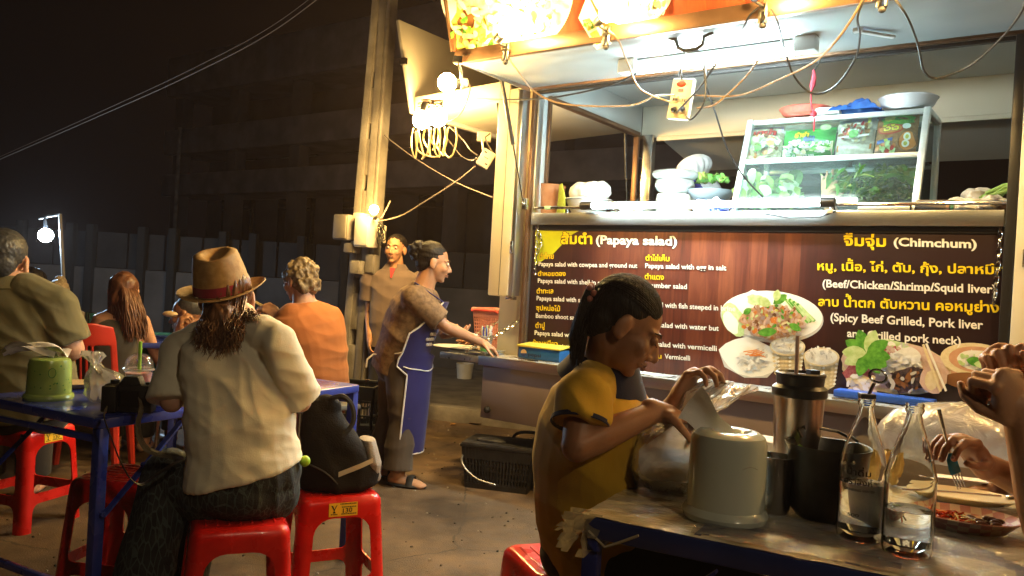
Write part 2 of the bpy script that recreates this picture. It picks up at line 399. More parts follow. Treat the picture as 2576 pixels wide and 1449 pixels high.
# ---------------------------------------------------------------- dark building behind, parallel to the truck
bv = 7.0
def bl(x, y): q = TL(x, y, bv); return q[0], q[2]
broot = thing('concrete_building', 'dark unlit concrete building with stacked balcony bands behind the street', 'building', TW(bl(410, 400)[0], bv, 0), TROT)
bu0 = bl(410, 400)[0]
def bbox(name, u0, u1, z0, z1, v0, v1, mat, parent=broot, bevel=.02):
    m_ = MB(); m_.box(((u0+u1)/2-bu0, (v0+v1)/2-bv, (z0+z1)/2), (u1-u0, v1-v0, z1-z0)); return m_.build(name, mat, parent, bevel=bevel)
bz = [bl(410, y)[1] for y in (150, 245, 330, 390, 440, 492, 585)]
uE = bu0 + 16.0
darkr = M('dark render', (.085, .070, .062), (.125, .105, .095), rough=.95, scale=1.2)  # plain dark tone for the building wall and columns
bbox('wall', bu0+.02, uE, 0, bz[0]-.3, bv+1.3, bv+9, darkr)
for (za, zb, nm) in ((bz[1], bz[0], 'parapet'), (bz[3], bz[2], 'balcony'), (bz[5], bz[4], 'balcony')):
    f = bbox(nm, bu0, uE, za, zb, bv, bv+.15, render_)
    m_ = MB(); m_.box(((uE-bu0)/2, .8, za+.08), (uE-bu0-.02, 1.25, .14)); m_.build('balcony_slab', render_, broot)
for k in range(6):
    bbox('column', bu0+.1+k*2.3, bu0+.45+k*2.3, 0, bz[1]-.02, bv+.2, bv+.5, darkr)
for k in range(5):
    for zz in (bz[1]-1.5, bz[3]-1.3, bz[5]-1.2):
        f = bbox('window', bu0+.8+k*2.3, bu0+2.1+k*2.3, zz, zz+1.0, bv+1.22, bv+1.28, dsteel, bevel=0)
        m_ = MB(); m_.box((1.45+k*2.3, 1.2, zz+.5), (1.2, .02, .9)); m_.build('pane', dglass, f)
m_ = MB(); m_.tube([(.9, -.12, 0), (.9, -.12, bz[2])], .045, 10); m_.build('drain_pipe', concrete, broot)
# ---------------------------------------------------------------- boundary wall with posts
wr = thing('boundary_wall', 'low pale boundary wall with concrete posts at the back of the street', 'wall', P(500, 700, 10.5)*1.0 - V(0, 0, P(500, 700, 10.5).z), 0)
wz = 1.16; M('black post', (.013, .012, .011), rough=.9)  # one even near-black colour for every post
m_ = MB(); m_.box((0, 0, wz/2), (22, .16, wz)); m_.build('wall', M('dim boundary render', (.05, .045, .042), (.09, .08, .075), rough=.9, scale=2), wr)
for k, x in enumerate((60, 185, 235, 363, 440, 565, 640, 760, 870)):
    p = P(x, 690, 10.5); m_ = MB(); m_.box((p.x-WM[wr.name].translation.x, -.1, .86), (.10, .12, 1.72)); m_.build('post', MT['black post'], wr, bevel=.01)
m_ = MB()
for k in range(46): m_.box((-11+k*.49, .03, wz+.24), (.46, .03, .46))
m_.build('fence_panel', sheet_d, wr)
# ---------------------------------------------------------------- utility pole
pb = P(900, 880, 6.6); pt = P(969, 0, 6.6); ax = (pt-pb).normalized()
p0 = pb - ax*(pb.z/ax.z); p1 = p0 + ax*7.0
pr = thing('utility_pole', 'slotted concrete utility pole carrying meter boxes and a lit bulb', 'utility pole', p0, -.42)
IR = Matrix.Rotation(.42, 3, 'Z')
def polew(z): return .215 - .022*z
m_ = MB(); axl = IR @ ax
for (sx) in (-1, 1):        # two flanges of the H section
    rings = []
    for z in (0, 2.2, 7.0):
        c = axl*z; wd = polew(z)
        x0 = sx*wd/2; x1 = sx*(wd/2-.062)
        rings.append([c + V(x0, -.085, 0), c + V(x1, -.085, 0), c + V(x1, .085, 0), c + V(x0, .085, 0)])
    m_.loft(rings)
for k in range(17):         # cross bars of the web leave the slots open
    z = .12 + k*.42; wd = polew(z)
    m_.box(axl*z, (wd-.115, .15, .29))
for k in range(16):
    z = .33+k*.42; m_.box(axl*z + V(0, .03, 0), (polew(z)-.115, .05, .135))
m_.build('shaft', concrete, pr, bevel=.006)
m_ = MB(); m_.tube([axl*.3 + V(.125, -.07, 0), axl*2.4 + V(.10, -.07, 0), axl*6.9 + V(.05, -.07, 0)], .018, 8); m_.build('conduit', concrete, pr)
def on_pole(x, y, d=6.45): return IR @ (P(x, y, d) - p0)
boxm = M('grey meter box', (.15, .135, .12), (.19, .17, .15), rough=.5, scale=6); boxw = M('white meter box', (.70, .68, .62), rough=.4)
def pbox(name, x0, y0, x1, y1, dep, mat, d=6.42, lid=True):
    a = on_pole(x0, y0, d); b = on_pole(x1, y1, d); c = (a+b)/2
    wd = abs(b.x-a.x); ht = abs(a.z-b.z); m_ = MB(); m_.box(c, (wd, dep, ht)); f = m_.build(name, mat, pr, bevel=.01)
    if lid:
        m_ = MB(); m_.box(c + V(0, -dep/2-.006, 0), (wd*.86, .012, ht*.88)); m_.build('lid', mat, f, bevel=.004)
    return f
pbox('meter_box', 849, 540, 893, 606, .16, boxm); pbox('meter_box', 900, 546, 944, 624, .14, boxw, 6.36)
pbox('junction_box', 871, 611, 902, 638, .10, boxm); pbox('junction_box', 886, 655, 919, 692, .10, concrete); pbox('junction_box', 924, 640, 950, 690, .08, boxm)
pbox('breaker_box', 895, 536, 925, 552, .12, cream, lid=False); pbox('breaker_box', 948, 566, 968, 612, .07, cream, lid=False)
m_ = MB()
for k in range(9):
    r_ = random.Random(k); pts = [on_pole(946+r_.uniform(0, 22), 556+r_.uniform(0, 14), 6.3)]
    for j in range(4): pts.append(on_pole(948+r_.uniform(0, 24), 575+j*13+r_.uniform(-5, 5), 6.3+r_.uniform(-.03, .03)))
    m_.tube(pts, .005, 5)
m_.build('loose_wires', black_r, pr)
WARM = (1.0, .64, .21)
bulb_w = EM('warm bulb glow', WARM, 230); bulb_p = EM('pole bulb glow', (1.0, .60, .16), 170)
tube_w = EM('fluorescent tube glow', (.78, .97, 1.0), 80); led_w = EM('led tube glow', (.70, .95, 1.0), 68); cool_b = EM('cool bulb glow', (.52, .76, 1.0), 260)
m_ = MB(); m_.ell(on_pole(941, 527, 6.2), .035, n=14, m=10); lb = m_.build('bulb', bulb_p, pr)
m_ = MB(); m_.cyl(on_pole(941, 533, 6.2) + V(0, .0, -.02), on_pole(943, 548, 6.28), .02); m_.build('bulb_socket', black_p, pr)
# overhead cables and wires
def wire(name, pts, r, mat, label, cat='cable', group=None, sag=0, n=12):
    """smooth path through world points"""
    q = []; pts = [Vector(p) for p in pts]; m = len(pts)
    for k in range(m-1):
        a0 = pts[max(k-1, 0)]; a1 = pts[k]; a2 = pts[k+1]; a3 = pts[min(k+2, m-1)]
        for i in range(n):
            t = i/n; q.append(.5*((2*a1) + (a2-a0)*t + (2*a0-5*a1+4*a2-a3)*t*t + (3*a1-a0-3*a2+a3)*t**3))
    q.append(pts[-1]); m_ = MB(); m_.tube(q, r, 6)
    if name is None: return m_
    return thing1(m_, name, mat, label, cat, group)
cab = M('grey cable', (.17, .14, .125), rough=.6)
wire('overhead_cable', [P(-40, 418, 9), P(220, 305, 8.6), P(470, 193, 8.2), P(700, 70, 7.6), P(955, -130, 6.6)], .0045, cab, 'thick overhead cable sagging in from the left edge to the pole', group=None)
wire('overhead_cable', [P(-40, 412, 9.05), P(220, 296, 8.65), P(470, 180, 8.25), P(700, 55, 7.65), P(958, -150, 6.65)], .003, cab, 'thinner overhead cable running just above the thick one')
wire('service_wire', [P(956, 556, 6.35), P(1010, 542, 6.2), P(1080, 500, 5.95), P(1150, 455, 5.7), P(1196, 418, 5.35)], .005, cab, 'lit drooping wire from the pole bulb to the adapter box', 'wire')
wire('thin_wire', [P(966, 340, 6.5), P(1040, 395, 6.3), P(1140, 455, 6.0), P(1240, 497, 5.6)], .004, cab, 'thin slack wire between the pole and the truck', 'wire')
wire('wire_tail', [P(960, 548, 6.35), P(970, 530, 6.35), P(982, 505, 6.35)], .006, cab, 'short stray wire end sticking up beside the pole bulb', 'wire')
# street lamp far left
lr = thing('lamp_post', 'thin steel lamp post with one bare white bulb on an arm', 'lamp post', P(160, 705, 7.2) - V(0, 0, P(160, 705, 7.2).z))
def rel(p, root): return Vector(p) - WM[root.name].translation
m_ = MB(); m_.tube([rel(P(162, 1010, 7.2), lr)*1.0, rel(P(160, 705, 7.2), lr), rel(P(151, 538, 7.2), lr)], .016, 10); m_.build('pole', boxm, lr)
m_ = MB(); m_.tube([rel(P(151, 540, 7.2), lr), rel(P(125, 543, 7.2), lr), rel(P(98, 550, 7.2), lr)], .012, 8); m_.build('arm', dsteel, lr)
m_ = MB(); m_.ell(rel(P(115, 592, 7.2), lr), .062, n=16, m=12); m_.build('bulb', cool_b, lr)
m_ = MB(); m_.cyl(rel(P(115, 576, 7.2), lr), rel(P(113, 547, 7.2), lr), .016, .012); m_.build('bulb_socket', black_p, lr)
# warm street lamp standing behind the viewer: it lights the near sides of the diners
sl = thing('street_lamp', 'warm street lamp on a steel pole behind the viewer', 'street lamp', (3.0, -3.4, 0))
m_ = MB(); m_.tube([(0, 0, 0), (0, 0, 3.9), (-.15, .15, 4.05), (-.5, .5, 4.1)], .04, 12); m_.build('pole', dsteel, sl)
m_ = MB(); m_.lathe([(.02, .08), (.10, .05), (.14, 0), (.13, 0), (.09, .04), (.02, .07)], (-.55, .55, 4.05), 24); m_.build('lamp_shade', dsteel, sl)
m_ = MB(); m_.ell((-.55, .55, 4.0), .07, n=16, m=12); m_.build('bulb', EM('street lamp glow', (1.0, .78, .48), 310), sl)
# ---------------------------------------------------------------- thin haze volume added to put a soft glow round the lamps
def haze_box():
    m = bpy.data.materials.new('night haze'); m.use_nodes = True; nt = m.node_tree; nt.nodes.remove(nt.nodes['Principled BSDF'])
    v = nt.nodes.new('ShaderNodeVolumePrincipled'); v.inputs['Density'].default_value = .0016; v.inputs['Anisotropy'].default_value = .55; v.inputs['Color'].default_value = (1, .74, .66, 1)
    nt.links.new(v.outputs[0], nt.nodes['Material Output'].inputs['Volume'])
    m_ = MB(); m_.box((0, 10, 5.5), (60, 50, 13)); o = m_.build('haze', m, None, smooth=0); o['kind'] = 'stuff'
haze_box()
# ---------------------------------------------------------------- materials of the truck
def planks(name, cols, pw_=.075, glow=None):
    """printed timber planks, grain along z; plank tone by column, optional printed fade along x"""
    m = bpy.data.materials.new(name); m.use_nodes = True; nt = m.node_tree; N = nt.nodes; L = nt.links; b = N['Principled BSDF']
    tc = N.new('ShaderNodeTexCoord'); sp = N.new('ShaderNodeSeparateXYZ'); L.new(tc.outputs['Object'], sp.inputs[0])
    dv = N.new('ShaderNodeMath'); dv.operation = 'DIVIDE'; dv.inputs[1].default_value = pw_; L.new(sp.outputs['X'], dv.inputs[0])
    fl = N.new('ShaderNodeMath'); fl.operation = 'FLOOR'; L.new(dv.outputs[0], fl.inputs[0])
    wn = N.new('ShaderNodeTexWhiteNoise'); wn.noise_dimensions = '1D'; L.new(fl.outputs[0], wn.inputs['W'])
    mp = N.new('ShaderNodeMapping'); mp.inputs['Scale'].default_value = (14, 14, 1.6); L.new(tc.outputs['Object'], mp.inputs[0])
    wv = N.new('ShaderNodeTexNoise'); wv.inputs['Scale'].default_value = 1.6; wv.inputs['Detail'].default_value = 6; wv.inputs['Distortion'].default_value = 1.5
    ad = N.new('ShaderNodeVectorMath'); ad.operation = 'ADD'; L.new(mp.outputs[0], ad.inputs[0]); L.new(wn.outputs['Color'], ad.inputs[1]); L.new(ad.outputs[0], wv.inputs['Vector'])
    mx = N.new('ShaderNodeMath'); mx.operation = 'MULTIPLY_ADD'; mx.inputs[1].default_value = .35; L.new(wn.outputs['Value'], mx.inputs[0])
    m2 = N.new('ShaderNodeMath'); m2.operation = 'MULTIPLY'; m2.inputs[1].default_value = .75; L.new(wv.outputs['Fac'], m2.inputs[0]); L.new(m2.outputs[0], mx.inputs[2])
    fac = mx.outputs[0]
    rp = N.new('ShaderNodeValToRGB'); el = rp.color_ramp.elements
    el[0].position = .2; el[0].color = (*cols[0], 1); el[1].position = .85; el[1].color = (*cols[-1], 1)
    if len(cols) > 2:
        e = el.new(.5); e.color = (*cols[1], 1)
    L.new(fac, rp.inputs[0]); out = rp.outputs[0]
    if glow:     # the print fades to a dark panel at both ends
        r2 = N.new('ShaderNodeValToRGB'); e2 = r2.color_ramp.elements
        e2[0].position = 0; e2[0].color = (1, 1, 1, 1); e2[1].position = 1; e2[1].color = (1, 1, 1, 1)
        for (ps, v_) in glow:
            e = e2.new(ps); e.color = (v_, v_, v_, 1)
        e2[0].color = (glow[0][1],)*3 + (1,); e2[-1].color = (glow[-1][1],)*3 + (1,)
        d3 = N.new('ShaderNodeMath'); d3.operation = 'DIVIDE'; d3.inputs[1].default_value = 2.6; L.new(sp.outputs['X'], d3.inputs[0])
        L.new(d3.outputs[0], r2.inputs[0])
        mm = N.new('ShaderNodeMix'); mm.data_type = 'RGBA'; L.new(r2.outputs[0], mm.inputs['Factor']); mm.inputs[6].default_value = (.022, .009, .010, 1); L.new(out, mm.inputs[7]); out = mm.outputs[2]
    n9 = N.new('ShaderNodeTexNoise'); n9.inputs['Scale'].default_value = 2.2; n9.inputs['Detail'].default_value = 2; L.new(tc.outputs['Object'], n9.inputs['Vector']); b9 = N.new('ShaderNodeBump'); b9.inputs['Strength'].default_value = .5; b9.inputs['Distance'].default_value = .03; L.new(n9.outputs['Fac'], b9.inputs['Height']); L.new(b9.outputs[0], b.inputs['Normal'])
    L.new(out, b.inputs['Base Color']); b.inputs['Roughness'].default_value = .34; b.inputs['Specular IOR Level'].default_value = .35
    MT[name] = m; return m
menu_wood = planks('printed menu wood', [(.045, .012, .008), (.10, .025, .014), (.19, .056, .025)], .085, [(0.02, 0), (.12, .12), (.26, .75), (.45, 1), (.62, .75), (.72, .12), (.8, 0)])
sign_wood = planks('printed sign wood', [(.13, .02, .008), (.25, .04, .014), (.36, .07, .02)], .09)
def checker(name):
    m = M(name, (.46, .46, .45), (.60, .59, .57), rough=.32, metal=.6, scale=20, rvar=.1); nt = m.node_tree; N = nt.nodes; L = nt.links
    tc = N.new('ShaderNodeTexCoord'); hs = []
    for sgn in (1, -1):
        mp = N.new('ShaderNodeMapping'); mp.inputs['Rotation'].default_value = (0, 0, sgn*pi/4); mp.inputs['Scale'].default_value = (14, 40, 40); L.new(tc.outputs['Object'], mp.inputs[0])
        vo = N.new('ShaderNodeTexVoronoi'); vo.inputs['Randomness'].default_value = 0; vo.inputs['Scale'].default_value = 1; L.new(mp.outputs[0], vo.inputs['Vector']); hs.append(vo)
    mi = N.new('ShaderNodeMath'); mi.operation = 'MINIMUM'; L.new(hs[0].outputs['Distance'], mi.inputs[0]); L.new(hs[1].outputs['Distance'], mi.inputs[1])
    lt = N.new('ShaderNodeMath'); lt.operation = 'LESS_THAN'; lt.inputs[1].default_value = .28; L.new(mi.outputs[0], lt.inputs[0])
    bp = N.new('ShaderNodeBump'); bp.inputs['Strength'].default_value = .9; bp.inputs['Distance'].default_value = .003; L.new(lt.outputs[0], bp.inputs['Height']); L.new(bp.outputs[0], N['Principled BSDF'].inputs['Normal'])
    return m
chk = checker('checker plate')
tr = thing('food_truck', 'lit food truck with raised awning, printed menu hatch and steel counter', 'food truck', tuple(T0), TROT)
UR = 2.60
def tb(name, u0, u1, v0, v1, z0, z1, mat, parent=None, bevel=.004):
    m_ = MB(); m_.box(((u0+u1)/2, (v0+v1)/2, (z0+z1)/2), (u1-u0, v1-v0, z1-z0)); return m_.build(name, mat, parent or tr, bevel=bevel)
# lower body, floor, ledge
tb('lower_panel', -.12, 2.78, -.25, -.22, .42, .765, mauve)
tb('end_panel', -.12, -.09, -.218, 1.4, .42, .765, mauve)
tb('chassis', -.08, 2.78, -.215, 1.42, .44, .76, dsteel)
m_ = MB(); m_.box((1.33, -.13, .785), (2.94, .29, .03)); ledge = m_.build('ledge', chk, tr, bevel=.004)
tb('ledge_trim', -.135, 2.79, -.285, -.277, .745, .803, alu)
for u in (.15, .75, 1.35, 1.95, 2.5): tb('hinge', u, u+.13, -.26, -.235, .802, .812, steel, bevel=.002)
# side counter folded out at the left end, with its chains
sc0 = TL(1124, 893, -.2)[0]
tb('side_counter', sc0, -.145, -.27, .55, .755, .795, chk, bevel=.005)
# body walls
lw = M('interior wall panel', (.46, .49, .48), (.52, .55, .54), rough=.45, scale=2, bump=.04, bscale=12); bw = M('interior cream panel', (.55, .50, .38), (.62, .57, .45), rough=.5, scale=2)
tb('front_wall', .03, 2.6, .03, .06, .80, 1.63, cream)
m_ = MB()
m_.box((.015, .7, 1.22), (.03, 1.36, .86)); m_.box((.015, .7, 2.57), (.03, 1.36, .22)); m_.box((.015, .05, 2.05), (.03, .06, .82)); m_.build('left_wall', lw, tr, bevel=.003)
m_ = MB(); m_.box((.03, .7, 2.452), (.05, 1.24, .03)); m_.box((.03, .7, 1.66), (.05, 1.24, .03)); m_.box((.03, .09, 2.05), (.045, .022, .76)); m_.box((.03, 1.31, 2.05), (.045, .022, .76)); m_.build('window_frame', brown_f, tr, bevel=.003)
m_ = MB()
m_.box((1.31, 1.40, 1.22), (2.56, .03, .86)); m_.box((1.31, 1.40, 2.56), (2.56, .03, .24)); m_.build('back_wall', bw, tr, bevel=.003)
tb('back_window_frame', .16, 2.50, 1.375, 1.40, 2.405, 2.438, bw)
m_ = MB(); m_.box((.08, 1.37, 2.05), (.14, .06, .8)); m_.build('back_pillar', steel, tr, bevel=.006)
tb('back_pillar', 2.50, 2.6, 1.34, 1.40, 1.65, 2.44, steel)
tb('right_wall', 2.60, 2.63, .06, 1.4, .8, 2.68, lw)
tb('roof', -.03, 5.32, -.04, 1.45, 2.695, 2.76, white_p, bevel=.01)
tb('ceiling', .03, 2.60, .0, 1.38, 2.672, 2.69, lw)
tb('header_beam', -.03, 5.3, -.04, -.005, 2.49, 2.692, cream)
tb('header_frame', .0, 2.62, -.075, -.042, 2.475, 2.53, brown_f, bevel=.006)
tb('gasket', .01, 2.61, -.05, -.02, 2.455, 2.4745, black_r)
# left corner: pillar, shutter leaf, frames
tb('corner_pillar', -.21, -.012, .0, .12, .80, 2.49, cream)
lf = TL(1232, 742, -.13)[0]
leaf = tb('shutter_leaf', lf, -.035, -.155, -.075, 1.175, 2.47, cream, bevel=.008)
tb('leaf_edge', -.034, -.004, -.15, -.07, 1.18, 2.465, alu, leaf)
tb('latch', -.03, -.012, -.165, -.151, 1.44, 1.52, steel, leaf); tb('leaf_bracket', -.045, .0, -.16, -.10, 1.155, 1.179, steel, leaf)
m_ = MB(); m_.tube([(lf+.09, -.158, 1.18), (lf+.09, -.158, 2.46)], .002, 4); m_.build('seam', dsteel, leaf)
tb('jamb', .0, .024, -.06, -.012, .80, 2.474, brown_f); tb('jamb_strip', .025, .04, -.035, .02, .80, 2.47, alu)
tb('jamb', 2.585, 2.625, -.07, .0, .80, 2.474, dark_frame)
tb('corner_pillar', 2.63, 2.80, -.09, .12, .80, 2.49, cream); tb('side_wall', 2.801, 5.3, -.06, 1.4, .45, 2.49, cream)
tb('latch', 2.66, 2.70, -.11, -.091, 1.45, 1.53, steel)
# counter
tb('counter', .045, 2.58, -.045, .5, 1.672, 1.70, steel, bevel=.006)
tb('counter_lip', .045, 2.58, -.058, -.046, 1.632, 1.705, alu)
tb('board_frame', .04, 2.585, -.03, .0, 1.60, 1.632, dark_frame)
tb('splash_panel', 1.95, 2.35, .02, .03, 1.701, 1.735, alu)
m_ = MB(); m_.tube([(.05, -.045, 1.737), (2.585, -.045, 1.737)], .009, 10)
for u in (.3, 1.84, 2.2): m_.cyl((u, -.045, 1.70), (u, -.045, 1.735), .005, n=8)
m_.build('counter_rail', chrome, tr)
tape = tb('tape', .135, .18, -.056, -.034, 1.727, 1.749, M('mint tape', (.35, .62, .45), rough=.5), bevel=.003)
# led tube on the rail
lt = thing('led_tube', 'dazzling white led tube strapped along the counter rail', 'lamp', TW(0, 0, 0), TROT)
m_ = MB(); m_.tube([(.50, -.085, 1.742), (1.80, -.085, 1.742)], .0165, 12); m_.build('tube', led_w, lt)
for a, b in ((.42, .50), (1.80, 1.87)):
    m_ = MB(); m_.tube([(a, -.085, 1.742), (b, -.085, 1.742)], .024, 14); m_.build('end_cap', black_p, lt, bevel=.003)
m_ = MB(); m_.tube([(1.86, -.085, 1.735), (1.87, -.075, 1.70), (1.80, -.075, 1.672), (1.65, -.08, 1.668), (1.52, -.085, 1.69)], .004, 6); m_.build('cord', black_r, lt)
m_ = MB(); m_.box((1.845, -.08, 1.70), (.03, .015, .02)); m_.build('connector', M('white connector', (.75, .75, .72), rough=.4), lt, bevel=.003)
# ---------------------------------------------------------------- awning, sign, side awning
m_ = MB(); m_.prism([(.0, -.75, 2.467), (5.3, -.75, 2.467), (5.3, -.078, 2.487), (.0, -.078, 2.487)], (0, 0, .03)); aw = m_.build('awning', under_p, tr, bevel=.003)
tb('awning_frame', -.035, 5.31, -.785, -.752, 2.46, 2.535, brown_f, aw, bevel=.005)
tb('awning_frame', -.012, -.001, -.75, -.08, 2.462, 2.515, alu, aw)
m_ = MB()
for u in (.03, .05, .075): m_.ell((u, -.787, 2.50), .005, n=6, m=4)
m_.build('rivets', dsteel, aw)
SG0 = V(0, -.772, 2.537); SGU = V(0, -.31, .95).normalized(); SGN = V(0, -.95, -.31).normalized()
m_ = MB(); q = [SG0 + V(-.045, 0, 0), SG0 + V(5.32, 0, 0), SG0 + V(5.32, 0, 0) + SGU*.95, SG0 + V(-.045, 0, 0) + SGU*.95]
m_.prism(q, SGN*-.03); sign = m_.build('sign_board', sign_wood, tr)
m_ = MB(); m_.bar(q[0] + V(-.006, 0, 0), q[3] + V(-.006, 0, 0), .012, .04); m_.build('sign_edge', brown_f, sign)
SO = TW(0, 0, 0) + EV*SG0.y + V(0, 0, SG0.z); SNW = (EV*SGN.y + V(0, 0, SGN.z))
TI = (Matrix.Translation(T0) @ Matrix.Rotation(TROT, 4, 'Z')).inverted()
def sg(x, y, lift):
    r = ray(x, y); t = (SO - CC).dot(SNW)/r.dot(SNW); return TI @ (CC + r*t + SNW*lift)
def blobp(cx, cy, rx, ry, n=28, rot=0.0, jit=0.0, seed=0):
    r_ = random.Random(seed); o = []
    for i in range(n):
        t = 2*pi*i/n; k = 1+r_.uniform(-jit, jit); x = cos(t)*rx*k; y = sin(t)*ry*k
        o.append((cx + x*cos(rot) - y*sin(rot), cy + x*sin(rot) + y*cos(rot)))
    return o
pr_w = M('print white', (.78, .77, .72), rough=.35); pr_c = M('print cream', (.66, .55, .32), (.74, .64, .42), rough=.35, scale=60)
pr_y = M('print yellow green', (.45, .45, .05), (.62, .6, .12), rough=.35, scale=40); pr_g = M('print green', (.05, .22, .02), (.14, .40, .05), rough=.35, scale=50)
pr_lg = M('print light green', (.38, .55, .20), (.55, .68, .36), rough=.35, scale=40); pr_o = M('print orange', (.60, .20, .04), rough=.35); pr_b = M('print brown', (.22, .09, .03), rough=.35)
pr_m = M('print minced meat', (.42, .20, .10), (.62, .38, .22), rough=.35, scale=70); pr_r = M('print raw meat', (.33, .05, .06), (.52, .16, .16), rough=.35, scale=60)
pr_d = M('print dark liver', (.015, .01, .012), (.09, .06, .065), rough=.35, scale=70); pr_p = M('print pork', (.55, .36, .30), (.62, .46, .38), rough=.35, scale=40)
pr_t = M('print terracotta', (.52, .27, .16), (.60, .34, .20), rough=.35, scale=30); pr_k = M('print basket', (.50, .40, .22), (.66, .56, .36), rough=.35, scale=60)
pr_gy = M('print grey shade', (.50, .49, .46), rough=.35); pr_n = M('print noodle', (.68, .66, .60), (.76, .74, .70), rough=.35, scale=60)
PM = [pr_w, pr_c, pr_y, pr_g, pr_lg, pr_o, pr_b, pr_m, pr_r, pr_d, pr_p, pr_t, pr_k, pr_gy, pr_n]
W_, C_, Y_, G_, LG, O_, B_, MM, RR, DD, PK, TT, KK, GY, NN = range(15)
def picture(name, shapes, fn, parent):
    """a printed picture: flat shapes, each layer a hair above the one below"""
    m_ = MB()
    for k, (pts, mi) in enumerate(shapes): m_.poly([fn(x, y, .0012 + .00022*k) for (x, y) in pts], mi)
    return m_.build(name, PM, parent, smooth=0)
def scatter(cx, cy, rx, ry, n, s, mis, seed, asp=1.6, jit=.25):
    r_ = random.Random(seed); o = []
    for i in range(n):
        a = r_.uniform(0, 2*pi); k = sqrt(r_.random()); 
        o.append((blobp(cx+cos(a)*rx*k, cy+sin(a)*ry*k, s*r_.uniform(.6, 1.2)*asp, s*r_.uniform(.6, 1.2), 7, r_.uniform(0, 3), jit, i), r_.choice(mis)))
    return o
picture('dish_picture', [(blobp(1275, -25, 168, 168, 60), W_)] + [([(1144, -170), (1162, -170), (1156, 132), (1152, 132)], Y_), (blobp(1185, 60, 42, 80, 20, .1, .2, 3), Y_), (blobp(1180, 40, 22, 40, 12, .4, .2, 5), B_), (blobp(1178, 95, 28, 20, 14, .4, .2, 5), B_)]
        + scatter(1200, 90, 60, 60, 60, 7, [Y_, LG, G_, C_], 4) + scatter(1330, 20, 90, 70, 70, 8, [W_, C_, Y_, LG, W_, GY], 6) + [(blobp(1250, -20, 105, 60, 30, 0, .1, 2), C_)] + scatter(1260, -10, 100, 60, 80, 9, [W_, C_, W_, GY, LG], 7), sg, sign)
picture('dish_picture', [(blobp(1590, -45, 108, 112, 60), W_)] + scatter(1600, -30, 90, 70, 90, 8, [W_, C_, C_, LG, GY], 9) + scatter(1655, 15, 26, 28, 26, 6, [Y_, C_, W_, LG], 19)
        + [([(1462, 45), (1485, -12), (1545, 108), (1508, 125)], W_), ([(1472, 50), (1490, 45), (1505, 68), (1486, 78)], Y_), ([(1490, 84), (1508, 74), (1524, 104), (1508, 112)], Y_)] + scatter(1490, 62, 12, 14, 14, 4, [LG, G_, C_], 12), sg, sign)
# side awning at the left end with its own sign board
m_ = MB(); m_.prism([(-.02, .01, 2.50), (-1.05, .01, 2.455), (-1.05, 1.42, 2.455), (-.02, 1.42, 2.50)], (0, 0, .03)); sa = m_.build('side_awning', cream, tr, bevel=.003)
m_ = MB(); m_.prism([(-.215, -.012, 2.46), (-1.05, -.012, 2.425), (-1.05, -.012, 2.54), (-.215, -.012, 2.575)], (0, .02, 0)); m_.build('awning_frame', cream, sa, bevel=.003)
m_ = MB(); m_.prism([(-1.06, -.02, 2.43), (-1.25, -.02, 3.12), (-1.25, 1.44, 3.12), (-1.06, 1.44, 2.43)], (-.03, 0, -.006)); m_.build('sign_board', M('sign back panel', (.40, .36, .30), (.46, .42, .36), rough=.55, scale=2), sa, bevel=.004)
m_ = MB(); m_.box((-1.16, -.035, 2.80), (.05, .03, .05)); m_.build('latch', steel, sa, bevel=.004)
m_ = MB(); m_.prism([(.16, 1.43, 2.44), (2.5, 1.43, 2.44), (2.5, 2.2, 2.30), (.16, 2.2, 2.30)], (0, 0, .03)); m_.build('back_awning', lw, tr)
# gas struts
def strut(a, b):
    a = Vector(a); b = Vector(b); m_ = MB(); c = a.lerp(b, .52); m_.cyl(a, c, .012, n=12); f = m_.build('gas_strut', black_p, tr)
    m_ = MB(); m_.cyl(c, b, .005, n=8); m_.ell(b, .012, n=8, m=6); m_.build('strut_rod', chrome, f)
    m_ = MB(); m_.box(b + V(0, .02, 0), (.03, .03, .07)); m_.build('strut_mount', steel, f, bevel=.003)
strut((-.02, -.36, 2.475), TL(1317, 512, -.17)); strut((-.33, .02, 2.44), (-.225, .0, 1.95)); strut((2.78, -.36, 2.475), (2.72, -.12, 1.75))
strut((-.04, 1.25, 2.45), (-.02, 1.32, 1.8))
# wheels
for u in (.62, 2.2):
    m_ = MB(); R = Matrix.Rotation(pi/2, 3, 'X'); m_.lathe([(.17, -.09), (.26, -.09), (.30, -.06), (.31, 0), (.30, .06), (.26, .09), (.17, .09), (.17, -.09)], (u, .05, .31), 32, R=R); wh = m_.build('wheel', black_r, tr)
    m_ = MB(); m_.lathe([(.0, -.05), (.06, -.06), (.14, -.03), (.172, -.085), (.172, .05), (0, .05)], (u, .05, .31), 24, R=R.to_3x3() @ Matrix.Rotation(pi, 3, 'X')); m_.build('rim', steel, wh)
m_ = MB(); m_.ell((.0-.06, -.262, .475), .022, n=10, m=8); m_.build('bumper_knob', black_r, tr)
